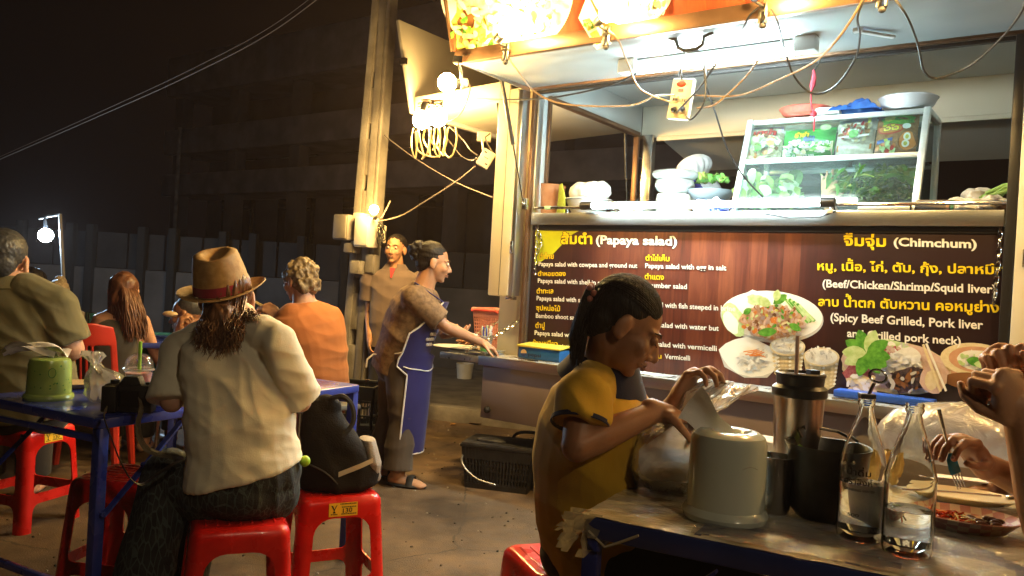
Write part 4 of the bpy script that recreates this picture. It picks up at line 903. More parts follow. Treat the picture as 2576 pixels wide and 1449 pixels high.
r, c = pack(1962, 2092, .165, gfoil, 'wide green noodle pack with yellow and blue lettering in the glass case', [([(.02, .3), (.3, .62), (.98, .55), (.98, .03), (.02, .03)], C_)] + sc01(.32, .3, .28, .22, 60, .04, [W_, GY, C_, NN], 5) + sc01(.8, .25, .18, .16, 30, .04, [PK, LG, W_, G_], 6) + [(ep(.85, .84, .10, .1), LG)], 5)
packtext(r, c, 'ยำยำ', .24, .66, .52, .17, lt_y, .05); packtext(r, c, 'จัมโบ้', .42, .53, .64, .12, M('print blue', (.03, .08, .35)), .04); packtext(r, c, 'รสหมูสับ', .60, .44, .95, .09, lt_w, .03); packtext(r, c, '67 กรัม 10 ซอง', .22, .06, .66, .08, lt_w, .03)
r, c = pack(2096, 2192, .20, pfoil, 'tan noodle pack marked ten with a green leaf, third in the case', [(ep(.5, .72, .4, .2), C_), ([(.05, .3), (.95, .34), (.95, .2), (.05, .16)], O_), ([(.02, .0), (.98, 0), (.98, .04), (.02, .05)], RD_)] + sc01(.5, .6, .4, .25, 50, .05, [C_, O_, B_, W_, RD_], 9) + [(ep(.5, .5, .13, .1), G_), (ep(.86, .88, .05, .1), Y_), ([(.1, .42), (.9, .46), (.9, .5), (.1, .46)], W_)], 9)
packtext(r, c, '10', .16, .63, .30, .10, lt_w, .04)
r, c = pack(2195, 2300, .205, ofoil, 'orange noodle pack with a round egg photo, rightmost in the case', [(ep(.5, .84, .42, .14), G_), (ep(.3, .9, .14, .08), Y_), (ep(.36, .62, .32, .12, .05), RD_), (ep(.36, .62, .29, .09, .05), O_), ([(.06, .36), (.44, .42), (.44, .32), (.06, .27)], BL_), (ep(.28, .35, .05, .04), Y_), (ep(.8, .32, .24, .26, .03), B_), (ep(.8, .32, .20, .22, .03), O_), (ep(.78, .42, .09, .09, .02), W_), (ep(.78, .42, .045, .05, .02), Y_), (ep(.76, .25, .09, .09, .02), W_), (ep(.76, .25, .045, .05, .02), Y_), (ep(.75, .66, .10, .07, .03), W_)] + sc01(.3, .15, .25, .12, 30, .05, [O_, B_, LG, RD_], 8), 8)
packtext(r, c, 'ไวไว', .16, .58, .58, .10, lt_y, .06)
# vegetables in the case
leaf_g = [M('deep green leaf', (.03, .11, .015), (.06, .17, .03), rough=.45, scale=20), M('fresh green leaf', (.08, .20, .03), (.13, .28, .05), rough=.4, scale=20), M('yellow green leaf', (.20, .28, .05), (.28, .36, .09), rough=.4, scale=20)]
def leaf3(mb, p, d, L_, wd, droop, seed, mi=0):
    r_ = random.Random(seed); d = Vector(d).normalized(); s, u, d = basis(d); s = (s*cos(r_.uniform(-1, 1)) + u*sin(r_.uniform(-1, 1))*.7).normalized(); pts = []
    for k in range(6):
        t = k/5; c = Vector(p) + d*(L_*t) + V(0, 0, -droop*L_*t*t); w_ = wd*sin(pi*min(.98, t*.92+.05))**.8; nrm = V(0, 0, .25*w_)
        pts.append((c - s*w_ + nrm, c, c + s*w_ + nrm))
    vs = [q for t in pts for q in t]; fs = []
    for k in range(5):
        a = k*3; fs += [(a, a+1, a+4, a+3), (a+1, a+2, a+5, a+4)]
    mb.add(vs, fs, mi)
def bunch(name, lab, cx, cy, v, n, L_, wd, spread, dirv, seed, cat='vegetables', lift=0, droop=.35, mats=leaf_g):
    r_ = random.Random(seed); m_ = MB(); c = TW(*TL(cx, cy, v))
    for k in range(n):
        p = V(r_.uniform(-spread[0], spread[0]), r_.uniform(-spread[1], spread[1]), r_.uniform(0, spread[2])); d = Vector(dirv) + V(r_.uniform(-.7, .7), r_.uniform(-.5, .5), r_.uniform(-.3, .7)); leaf3(m_, p, d, L_*r_.uniform(.6, 1.2), wd*r_.uniform(.6, 1.2), droop, seed*100+k, r_.choice(range(len(mats))))
    o = m_.build(name, mats, None); o.location = c + V(0, 0, lift); o.rotation_euler = (0, 0, TROT); things(o, lab, cat); return o
bunch('leafy_greens', 'long green leaves heaped in the middle of the glass case', 2150, 505, .30, 190, .13, .011, (.15, .09, .12), (.6, -.2, .5), 1)
bunch('herb_bunch', 'bushy dark basil bunch at the right end of the glass case', 2258, 505, .30, 260, .055, .017, (.075, .08, .155), (0, -.4, .5), 2)
bunch('lettuce', 'pale lettuce leaves washed out behind the left glass', 1935, 530, .30, 110, .14, .035, (.14, .07, .13), (0, -.5, .8), 3, mats=[leaf_g[2], leaf_g[1], M('pale leaf', (.45, .55, .3), (.55, .65, .4), rough=.4)])
bunch('leafy_greens', 'mint sprigs lying at the bottom centre of the glass case', 2195, 512, .22, 60, .06, .017, (.06, .05, .05), (.3, -.5, .3), 5)
# things on top of the case
tz = 2.27
def clathe(name, x, z, prof, mat, lab, cat, v=.35, n=32, y=None, group=None):
    o = TW(TL(x, y or 290, v)[0], v, z); m_ = MB(); m_.lathe(prof, n=n); return thing1(m_, name, mat, lab, cat, group, loc=o, rotz=TROT)
clathe('red_basket', 2028, tz, [(0, .004), (.10, .004), (.125, .02), (.14, .045), (.146, .048), (.14, .052), (.12, .025), (.09, .01), (0, .01)], M('red basket plastic', (.42, .06, .04), (.5, .1, .06), rough=.35, scale=60), 'shallow red plastic basket on top of the glass case', 'basket', .38)
clathe('white_basin', 2282, tz, [(0, .004), (.09, .004), (.125, .03), (.14, .065), (.146, .068), (.14, .072), (.115, .035), (.085, .012), (0, .012)], M('whitish enamel', (.55, .54, .54), rough=.3), 'pale basin wrapped in clear bag on top of the glass case', 'basin', .40)
m_ = MB(); m_.grid(lambda i, j: V((i-.5)*.26, (j-.5)*.14, .004+.05*sin(pi*i)**.7*sin(pi*j)**.6*(1+.4*sin(9*i+5*j)) + .012*sin(23*i)*sin(13*j)), 22, 12); thing1(m_, 'blue_bag', [M('blue plastic film', (.02, .10, .40), (.03, .14, .5), rough=.22, bump=.5, bscale=25)], 'crumpled blue plastic bag lying on top of the glass case', 'bag', loc=TW(TL(2155, 285, .35)[0], .33, tz+.002), rotz=TROT)
m_ = MB(); m_.box((0, 0, .018), (.13, .09, .032), rz=.1); thing1(m_, 'tissue_pack', tissue_m, 'white paper pack beside the blue bag on the glass case', 'pack', bevel=.008, loc=TW(TL(2085, 285, .35)[0], .33, tz), rotz=TROT)
# counter things, left to right
cz = 1.701
def cpos(x, v): return TW(TL(x, 545, v)[0], v, cz)
m_ = MB(); m_.lathe([(0, .005), (.085, .005), (.10, .03), (.112, .19), (.117, .2), (.112, .205), (.105, .19), (.095, .03), (0, .02)], n=32); thing1(m_, 'clay_pot', M('orange clay', (.42, .17, .07), (.5, .24, .11), rough=.6, scale=12), 'orange clay pot at the left end of the counter', 'pot', loc=cpos(1375, .16), rotz=TROT)
m_ = MB(); m_.tube([(0, 0, .0), (0.005, 0, .1), (-.02, 0, .20)], [.055, .05, .02], 14, flat=.25, up=(0, 1, 0)); thing1(m_, 'gourd_slice', M('lime rind', (.30, .40, .03), (.4, .5, .08), rough=.5, scale=30), 'bright lime green wedge leaning on the clay pot', 'vegetable', loc=cpos(1410, .08), rotz=TROT-.5)
m_ = MB(); m_.lathe([(0, .004), (.085, .004), (.10, .02), (.145, .10), (.155, .104), (.15, .11), (.14, .10), (.09, .02), (0, .015)], n=36); thing1(m_, 'white_tub', M('white tub plastic', (.62, .62, .60), rough=.35), 'round white plastic tub on the counter under a tied bag', 'tub', loc=cpos(1478, .17), rotz=TROT)
m_ = MB(); m_.ell((0, 0, .05), (.13, .11, .075), n=20, m=12); bag1 = remesh(m_, .012, 2, disp=lambda c, n: .028*vnoise(c, 9, 3)+.010*np.abs(vnoise(c, 26, 5))); o = link('tied_bag', bag1, M('milky bag film', (.68, .67, .62), rough=.3, bump=.5, bscale=25)); o.location = cpos(1480, .17) + V(0, 0, .105); o.rotation_euler = (0, 0, TROT); things(o, 'puffed white plastic bag sitting in the white tub', 'bag')
m_ = MB(); m_.lathe([(0, .004), (.10, .004), (.13, .02), (.155, .07), (.165, .073), (.16, .078), (.145, .07), (.12, .02), (0, .015)], n=36); bs = thing1(m_, 'steel_basin', steel, 'wide steel basin of dark food behind the light tube', 'basin', loc=cpos(1592, .16), rotz=TROT)
m_ = MB(); m_.ell((0, 0, .05), (.135, .135, .035), n=20, m=8); fd = link('dark_food', remesh(m_, .01, 1, disp=lambda c, n: .02*vnoise(c, 22, 3)), M('dark fermented fish', (.03, .03, .03), (.12, .13, .13), rough=.3, scale=30)); fd.location = cpos(1592, .16); things(fd, 'heap of dark wet food filling the steel basin', 'food')
mo = thing('mortar', 'grey clay mortar with a broad rolled rim on a pale block', 'mortar', cpos(1693, .22), TROT)
m_ = MB(); m_.lathe([(0, .002), (.10, .002), (.105, .02), (.10, .09), (.106, .098), (.10, .135), (0, .135)], n=32); m_.build('block', M('pale metal pot', (.60, .56, .48), rough=.35, metal=.3), mo)
m_ = MB(); m_.lathe([(0, .136), (.07, .136), (.10, .155), (.118, .188), (.11, .218), (.10, .225), (.128, .238), (.138, .252), (.132, .268), (.115, .274), (.10, .262), (.09, .21), (0, .17)], n=36); m_.build('bowl', M('grey green glazed clay', (.13, .14, .13), (.24, .25, .23), rough=.25, scale=14), mo)
m_ = MB(); m_.lathe([(0, .004), (.08, .004), (.11, .02), (.145, .06), (.15, .063), (.14, .06), (.1, .02), (0, .015)], n=36); thing1(m_, 'greens_tray', M('tray enamel', (.3, .34, .36), rough=.3, metal=.5), 'round metal tray of cut greens beside the mortar', 'tray', loc=cpos(1785, .30) + V(0, 0, .10), rotz=TROT)
m_ = MB(); m_.lathe([(0, .002), (.10, .002), (.10, .099), (0, .099)], n=24); thing1(m_, 'upturned_bowl', steel, 'upturned steel bowl holding up the tray of greens', 'bowl', loc=cpos(1785, .30), rotz=TROT)
bunch('cut_greens', 'dark leaves heaped on the round tray beside the mortar', 1785, 545, .30, 70, .07, .014, (.09, .06, .03), (0, 0, .5), 7, lift=.19)
m_ = MB(); m_.ell((0, 0, .035), (.13, .06, .04), n=20, m=10); bb = link('crumpled_bag', remesh(m_, .007, 0, disp=lambda c, n: .03*vnoise(c, 16, 2)+.015*vnoise(c, 40, 5)), M('blue white printed film', (.6, .62, .7), (.06, .08, .45), rough=.25, scale=22, contrast=(.48, .54))); bb.location = cpos(1790, .03); bb.rotation_euler = (0, 0, TROT); things(bb, 'crumpled blue and white plastic bag on the counter edge', 'bag')
# right of the case
sc = thing('counter_box', 'grey brown flat box with striped side at the right of the counter', 'box', cpos(2360, .05), TROT+.15)
m_ = MB(); m_.box((0, 0, .03), (.21, .13, .055), taper=.9); m_.build('casing', M('grey brown plastic', (.14, .11, .09), rough=.4), sc, bevel=.008)
m_ = MB()
for k, mm in enumerate((0, 1, 2)): m_.box((.035+k*.018, -.068, .03), (.012, .006, .045), mi=mm)
m_.build('side_stripes', [pr_t, M('stripe green', (.1, .3, .2)), pr_w], sc)
m_ = MB(); m_.ell((0, 0, .035), (.14, .08, .05), n=20, m=10); vb = link('vegetable_bag', remesh(m_, .008, 0, disp=lambda c, n: .03*vnoise(c, 12, 8)+.008*vnoise(c, 40, 5)), M('clear bag of aubergines', (.56, .52, .42), (.10, .06, .05), rough=.2, scale=12, contrast=(.5, .62))); vb.location = cpos(2462, .06); vb.rotation_euler = (0, 0, TROT); things(vb, 'clear bag of pale and brown vegetables on the counter', 'bag')
m_ = MB(); m_.ell((0, 0, .05), (.07, .06, .07), n=16, m=10); vb = link('paper_bag', remesh(m_, .008, 0, disp=lambda c, n: .025*vnoise(c, 16, 4)), M('kraft film', (.5, .45, .38), (.58, .53, .46), rough=.4)); vb.location = cpos(2455, .26) + V(0, 0, .04); things(vb, 'greyish crumpled bag poking up behind the rail', 'bag')
m_ = MB()
for k in range(9): m_.tube([(-.10+.01*k, .01*(k % 3), .0+.008*(k % 4)), (0, .012*(k % 3), .03+.01*(k % 4)), (.10+.006*k, .01*(k % 2), .085+.008*(k % 3))], .009, 8)
thing1(m_, 'long_beans', M('long bean green', (.16, .30, .06), (.25, .38, .1), rough=.45), 'bundle of long green beans resting on bags by the frame', 'vegetables', loc=cpos(2520, .20) + V(0, 0, .085), rotz=TROT)
# ---------------------------------------------------------------- ledge and side counter
LZ = .802
def lpos(x, y, z=LZ): return G(x, y, z)
pe = thing('soft_drink_box', 'low blue drinks box with yellow lid and printed lettering on the ledge', 'box', TW(.21, -.075, LZ), TROT)
bx_b = M('blue printed card', (.01, .07, .20), (.015, .10, .27), rough=.4, scale=4)
m_ = MB(); m_.box((0, 0, .035), (.30, .12, .068)); fb = m_.build('box_body', bx_b, pe, bevel=.003)
m_ = MB(); m_.prism([(-.158, -.07, .070), (.158, -.07, .070), (.15, .065, .085), (-.15, .065, .085)], (0, 0, .012)); m_.build('lid', M('yellow card', (.60, .48, .06), rough=.4), pe, bevel=.003)
pfn = lambda x, y, l: V(-.15+x, -.0605-l, y)
letter('pepsi', .075, .018, .17, .018, -.022, lt_w, .0, .001, pfn, fb, False)
m_ = MB(); m_.poly([pfn(.042+.022*cos(t), .034+.022*sin(t), .0015) for t in [2*pi*i/20 for i in range(20)]], 0); m_.poly([pfn(.042+.022*cos(t), .034+.022*sin(t), .0020) for t in [pi*1.05+pi*.95*i/14 for i in range(15)]], 1); m_.build('round_emblem', [M('tan emblem', (.62, .42, .2)), M('navy emblem', (.02, .04, .15))], fb, smooth=0)
sz = .797
# tray, plate, meat, cup, basket and black bag on the side counter
trm = M('grey tray', (.42, .44, .44), rough=.3, metal=.6)
def rim_tray(name, loc, rz, L_, wd, h, mat, lab):
    m_ = MB(); m_.box((0, 0, .004), (L_-.02, wd-.02, .006))
    ring_o = [(-L_/2, -wd/2), (L_/2, -wd/2), (L_/2, wd/2), (-L_/2, wd/2)]
    for a, b in zip(ring_o, ring_o[1:]+ring_o[:1]): m_.bar((a[0]*.97, a[1]*.97, .008), (b[0]*.97, b[1]*.97, .008), .004, .014); m_.bar((a[0], a[1], h), (b[0], b[1], h), .012, .006)
    return thing1(m_, name, mat, lab, 'tray', loc=loc, rotz=rz, bevel=.002)
rim_tray('metal_tray', TW(-.27, -.13, sz), TROT, .30, .20, .025, trm, 'shallow grey metal tray under the cup at the pillar')
m_ = MB(); m_.lathe([(0, .0), (.09, .0), (.15, .02), (.156, .024), (.145, .022), (.09, .008), (0, .006)], n=36); thing1(m_, 'serving_plate', papr, 'oval white plate on the side counter under the cook\'s hand', 'plate', loc=TW(-.47, -.10, sz+.004), rotz=TROT)
m_ = MB(); r_ = random.Random(3)
for k in range(26):
    q = V(r_.uniform(-.12, .12), r_.uniform(-.06, .06), .012+r_.uniform(0, .03)); m_.ell(q, (r_.uniform(.02, .04), r_.uniform(.012, .02), r_.uniform(.005, .010)), R=Matrix.Rotation(r_.uniform(0, 3), 3, 'Z') @ Matrix.Rotation(r_.uniform(-.6, .6), 3, 'X'), n=8, m=6)
thing1(m_, 'grilled_meat', M('grilled meat', (.12, .05, .025), (.34, .17, .09), rough=.4, scale=40), 'heap of sliced brown grilled meat behind the plate', 'food', loc=TW(-.52, .12, sz+.012), rotz=TROT)
m_ = MB(); m_.box((0, 0, .005), (.34, .2, .009)); thing1(m_, 'chopping_board', M('worn chopping board', (.32, .2, .12), (.4, .27, .17), rough=.6), 'brown board carrying the sliced meat', 'board', bevel=.003, loc=TW(-.52, .12, sz), rotz=TROT)
cp = thing('straw_cup', 'clear plastic cup crammed with straws and cutlery by the pillar', 'cup', TW(-.20, -.13, sz+.008), TROT)
m_ = MB(); m_.lathe([(0, 0), (.032, 0), (.043, .105), (.046, .108), (.043, .111), (.030, .006), (0, .006)], n=24); m_.build('cup', thin('cup film', (.8, .8, .75), body=.35, gloss=.1), cp)
m_ = MB(); m_.lathe([(.0345, .012), (.039, .055)], n=24); m_.build('green_band', M('green print', (.12, .4, .12), rough=.4), cp)
m_ = MB(); r_ = random.Random(2)
for k in range(22):
    a = r_.uniform(0, 6.28); b = r_.uniform(0, 6.28); rr = r_.uniform(.005, .024); m_.cyl((cos(a)*rr, sin(a)*rr, .01), (cos(b)*.04, sin(b)*.03, .13+r_.uniform(0, .05)), .0045, n=7, mi=r_.choice((0, 0, 1, 2)))
m_.build('straws', [white_p, M('blue wrapper', (.04, .05, .35), rough=.4), M('pale green straw', (.5, .6, .4), rough=.4)], cp)
# pink basket
pk = thing('pink_basket', 'pink plastic lattice basket standing on the side counter', 'basket', TW(-.50, .42, sz), TROT)
pinkm = M('pink plastic', (.62, .27, .24), (.68, .32, .28), rough=.35)
def lattice_basket(root, L_, wd, h, t, mat, nx, nz, taper=.82, solid_band=.22, rim=.018):
    def corner(i, k): q = taper + (1-taper)*k; return [(-L_/2*q, -wd/2*q), (L_/2*q, -wd/2*q), (L_/2*q, wd/2*q), (-L_/2*q, wd/2*q)][i]
    m_ = MB()
    for i in range(4):
        j = (i+1) % 4; a0 = V(*corner(i, 0), 0); a1 = V(*corner(i, 1), h); b0 = V(*corner(j, 0), 0); b1 = V(*corner(j, 1), h)
        n = max(3, int(nx*(b1-a1).length/L_))
        for k in range(n+1): f = k/n; m_.bar(a0.lerp(b0, f), a1.lerp(b1, f), t*1.3, t)
        for k in range(nz+1):
            f = k/nz; m_.bar(a0.lerp(a1, f), b0.lerp(b1, f), t*.8, t*1.1)
        for (f0, f1) in ((0, .12), (1-solid_band, 1)):
            q = [a0.lerp(a1, f0), b0.lerp(b1, f0), b0.lerp(b1, f1), a0.lerp(a1, f1)]; m_.prism(q, ((q[1]-q[0]).cross(q[3]-q[0])).normalized()*t*.7)
    m_.build('lattice', mat, root)
    m_ = MB(); c = [V(*corner(i, 1), h) for i in range(4)]
    for i in range(4): m_.bar(c[i] + (c[i]-c[(i+1) % 4]).normalized()*rim*.45, c[(i+1) % 4], rim, rim*.8)
    m_.build('rim', mat, root, bevel=.003)
    m_ = MB(); m_.box((0, 0, .006), (L_*taper, wd*taper, .01)); m_.build('base', mat, root)
lattice_basket(pk, .33, .24, .27, .007, pinkm, 15, 11)
m_ = MB(); m_.tube([(-.165, -.13, .255), (-.12, -.135, .262), (.05, -.135, .262), (.06, -.125, .25)], .011, 8); m_.tube([(.165, .05, .262), (.165, -.1, .262)], .011, 8); m_.build('handle', M('coral handle', (.72, .10, .08), rough=.3), pk)
r_ = random.Random(5); m_ = MB()
for k in range(30): m_.ell((r_.uniform(-.11, .11), r_.uniform(-.07, .07), .03+r_.uniform(0, .08)), (r_.uniform(.015, .03),)*3, n=8, m=6)
thing1(m_, 'basket_food', M('red brown onions', (.25, .07, .04), (.45, .25, .14), rough=.5, scale=30), 'small red brown onions heaped inside the pink basket', 'food', loc=TW(-.50, .42, sz), rotz=TROT)
m_ = MB(); m_.tube([(0, 0, 0), (.01, 0, .12), (.03, 0, .24), (.05, 0, .29)], [.07, .075, .055, .02], 14, flat=.6); bk = link('black_bag', remesh(m_, .009, 2, disp=folds([((0, 0, .15), (1, .2, .1), .05, .006, .3)])), cloth('black cloth', (.01, .01, .011), (.018, .017, .018))); bk.location = TW(-.25, .16, sz); bk.rotation_euler = (0, 0, TROT); things(bk, 'black cloth bag slumped between basket and pillar', 'bag')
m_ = MB(); m_.lathe([(.06, .0), (.066, .012), (.06, .024), (.054, .012), (.06, 0)], n=24, R=Matrix.Rotation(1.2, 3, 'X')); thing1(m_, 'tape_roll', M('tan tape', (.52, .40, .18), rough=.4), 'roll of tan tape leaning on the black bag top', 'tape', loc=TW(-.225, .17, sz+.31), rotz=TROT)
m_ = MB(); m_.lathe([(0, 0), (.085, 0), (.10, .17), (.106, .175), (.10, .178), (.08, .008), (0, .008)], n=28); thing1(m_, 'white_bucket', M('dirty white bucket', (.42, .39, .33), (.5, .47, .4), rough=.5), 'dirty white bucket on the pavement seen under the side counter', 'bucket', loc=V(G(1168, 952, .126).x, G(1168, 952, .126).y, .126), rotz=TROT)
# blue tray lying along the ledge at the right
m_ = MB(); a = TW(1.93, -.10, LZ+.02); b = TW(2.36, -.11, LZ+.02); m_.bar(a, b, .10, .035); thing1(m_, 'blue_tray', M('bright blue plastic', (.02, .08, .42), rough=.35), 'bright blue plastic tray lying on the ledge under the printed herbs', 'tray', bevel=.006)
# flyers lying on the ledge
for k, u in enumerate((.55, .78, 1.0, 1.32)):
    m_ = MB(); m_.grid(lambda i, j: V((i-.5)*.20, (j-.5)*.12, .003+.004*sin(5*i+k)), 5, 3); thing1(m_, 'flyer', M('grey printed paper', (.20, .20, .20), (.60, .62, .60), rough=.5, scale=30, stretch=(1, 3, 1)), 'creased grey printed flyer lying on the checker plate ledge', 'paper', 'flyers on the ledge', loc=TW(u, -.14, LZ), rotz=TROT+.1*(k-1))
# ---------------------------------------------------------------- plastic stools
def stool_mesh():
    zs = [0, .03, .06, .09, .105, .116, .122, .1245, .125, .127, .145, .168, .170, .173, .18, .195, .22, .26, .30, .33, .35, .365, .376, .383, .386, .388, .40, .425, .440, .450, .456, .459, .460]
    def Wz(z):
        w_ = .178 - .030*(z/.44)
        if z > .43: w_ -= .022*(1-sqrt(max(0, 1-((z-.43)/.03)**2)))
        return w_
    def wi(z):
        m_ = Wz(z)-.052
        if z <= .125: return m_ - .035*(1-sqrt(max(0, 1-max(0, (z-.085)/.04)**2)))
        if .17 <= z <= .386:
            a = m_
            if z < .19: a = m_ - .02*(1-sqrt(max(0, 1-((.19-z)/.02)**2)))
            if z > .33: a = m_ - (m_*.62)*(1-sqrt(max(0, 1-((z-.33)/.056)**2)))
            return a
        return wi(.125) if z < .17 else wi(.386)
    hole = lambda z0, z1: (z1 <= .1251) or (z0 >= .1699 and z1 <= .3861)
    r = .034; rings = []; nc = 5
    for z in zs:
        W_ = Wz(z); w_ = wi(z); rr = r; pts = []
        for k in range(4):
            R = Matrix.Rotation(k*pi/2, 3, 'Z')
            for s in (-(W_-rr), -w_, -w_*.5, 0, w_*.5, w_): pts.append(R @ V(s, -W_, z))
            for j in range(nc):
                t = -pi/2 + (pi/2)*j/nc; pts.append(R @ V(W_-rr+cos(t)*rr, -(W_-rr)+sin(t)*rr, z))
        rings.append(pts)
    n = len(rings[0]); per = 6+nc; m_ = MB(); m_.v = [tuple(p) for q in rings for p in q]
    for k in range(len(zs)-1):
        for i in range(n):
            if hole(zs[k], zs[k+1]) and (i % per) in (1, 2, 3, 4): continue
            m_.f.append((k*n+i, k*n+(i+1) % n, (k+1)*n+(i+1) % n, (k+1)*n+i)); m_.mi.append(0)
    last = (len(zs)-1)*n; prev = last; c0 = V(0, 0, .460)
    for (f, dz) in ((.9, 0), (.6, -.0015), (.3, -.002)):
        b = len(m_.v); m_.v += [tuple(V(p.x*f, p.y*f, .460+dz)) for p in rings[-1]]
        for i in range(n): m_.f.append((prev+i, prev+(i+1) % n, b+(i+1) % n, b+i)); m_.mi.append(0)
        prev = b
    m_.f.append(tuple(prev+i for i in range(n))); m_.mi.append(0)
    me = bpy.data.meshes.new('t'); me.from_pydata(m_.v, [], m_.f)
    o = bpy.data.objects.new('t', me); COL.objects.link(o); s = o.modifiers.new('s', 'SOLIDIFY'); s.thickness = .006; s.offset = -1
    out = bpy.data.meshes.new_from_object(o.evaluated_get(bpy.context.evaluated_depsgraph_get())); bpy.data.objects.remove(o); return out
stool = thing('red_stool', 'red plastic stool standing beneath the seated woman in the straw hat', 'stool', (-.835, 2.58, 0), radians(22), 'red plastic stools')
link('body', stool_mesh(), red_pl, stool, smooth=40)
m_ = MB()
for k in range(-3, 4): m_.box((k*.034, 0, .4606), (.006, .20, .003), rz=.0)
m_.build('seat_ridges', red_pl, stool, bevel=.001)
def sticker(root):
    m_ = MB(); fn = lambda x, y, l: V(x, -(.1502+.0006+l)-(.425-y)*.068, y)
    m_.poly([fn(-.052, .393, 0), fn(.052, .393, 0), fn(.052, .440, 0), fn(-.052, .440, 0)]); st = m_.build('label', yellow_l, root, smooth=0)
    m_ = MB(); L_ = .0008
    for pts in [[(-.045, .433), (-.036, .418), (-.033, .410), (-.030, .418), (-.022, .434), (-.027, .431), (-.033, .419), (-.038, .431)], [(-.036, .411), (-.030, .411), (-.028, .405), (-.038, .405)]]: m_.poly([fn(x, y, L_) for x, y in pts])
    r_ = random.Random(3)
    for (x0, x1, y) in ((-.012, .047, .434), (-.006, .047, .423), (-.008, .047, .399), (-.045, -.020, .399)):
        x = x0
        while x < x1:
            d = r_.uniform(.002, .006); m_.poly([fn(x, y, L_), fn(min(x1, x+d), y, L_), fn(min(x1, x+d), y+.0035, L_), fn(x, y+.0035, L_)]); x += d+.0015
    m_.build('label_print', ink, st, smooth=0)
    letter('130', -.002, .404, .032, .406, -.016, ink, .01, .0012, fn, st, False, .7, 'handwritten_number')
    return st
def put_stool(loc, rz, lab, lbl=True):
    s = copy_tree(stool, loc, rz, lab)
    if lbl: sticker(s)
    return s
put_stool((-2.25, 3.80, 0), radians(75), 'red plastic stool under the broad man in olive, farthest left')
put_stool((-1.40, 3.02, 0), radians(83), 'empty red plastic stool behind the dangling camera strap, facing the blue table leg')
put_stool((-.625, 2.99, 0), radians(28), 'red plastic stool carrying the dark backpack, its yellow label facing forward')
put_stool((.20, 2.36, 0), radians(20), 'red plastic stool under the woman in the mustard shirt', False)
# ---------------------------------------------------------------- folding tables
def folding_table(lab, loc, rz, L_, Wd, topmat, legmat, z=.77, edge=.032, brace=True):
    t = thing('folding_table', lab, 'table', loc, rz)
    m_ = MB(); r = .03; pts = []
    for (cx, cy, a0) in ((L_-r, r, -pi/2), (L_-r, Wd-r, 0), (r, Wd-r, pi/2), (r, r, pi)):
        for j in range(6): a = a0 + (pi/2)*j/5; pts.append((cx+cos(a)*r, cy+sin(a)*r, z-edge))
    m_.prism(pts, (0, 0, edge)); m_.build('tabletop', topmat, t, bevel=.005)
    ins = .026
    for (x, y) in ((ins, ins), (L_-ins, ins), (L_-ins, Wd-ins), (ins, Wd-ins)):
        m_ = MB(); m_.box((x, y, (z-edge)/2), (.034, .034, z-edge-.001)); m_.box((x, y, .008), (.042, .042, .016)); m_.build('leg', legmat, t, bevel=.003)
    for y in (ins-.03, Wd-ins+.03):
        for (xa, xb) in ((ins, .30), (L_-ins, L_-.30)):
            if brace:
                m_ = MB(); m_.bar((xa, y, z-.30), (xb, y, z-edge-.01), .006, .022, up=(0, 1, 0)); m_.cyl((xa, y-.006, z-.295), (xa, y+.006, z-.295), .009, n=8); m_.cyl(((xa+xb)/2, y-.008, z-.165), ((xa+xb)/2, y+.008, z-.165), .008, n=8); m_.build('brace', legmat, t)
    for x in (ins, L_-ins):
        m_ = MB(); m_.bar((x, ins+.017, .22), (x, Wd-ins-.017, .22), .022, .022); m_.build('stretcher', legmat, t, bevel=.003)
        m_ = MB(); m_.bar((x, ins+.017, z-.07), (x, Wd-ins-.017, z-.07), .02, .02); m_.build('stretcher', legmat, t, bevel=.003)
    return t
LT_N = V(-1.226, 2.433, 0); LT_A = atan2(1.113, .588)
lt_t = folding_table('blue steel folding table at which the straw hat woman sits', LT_N, LT_A, 1.26, .64, blue_m, blue_m)
folding_table('second blue folding table behind the left red stool', V(-3.05, 4.55, 0), radians(20), 1.1, .6, blue_m, blue_m)
RT_O = V(.17, 1.719, 0); RT_A = atan2(-.472, .882)
tops = M('blue table top', (.02, .03, .12), (.03, .045, .18), rough=.35, scale=5, coat=.3)
rt_t = folding_table('dark blue folding table with torn plastic cover in the right foreground', RT_O, RT_A, 1.35, .82, tops, blue_d, z=.766, edge=.045)
RX = V(cos(RT_A), sin(RT_A), 0); RY = V(-sin(RT_A), cos(RT_A), 0)
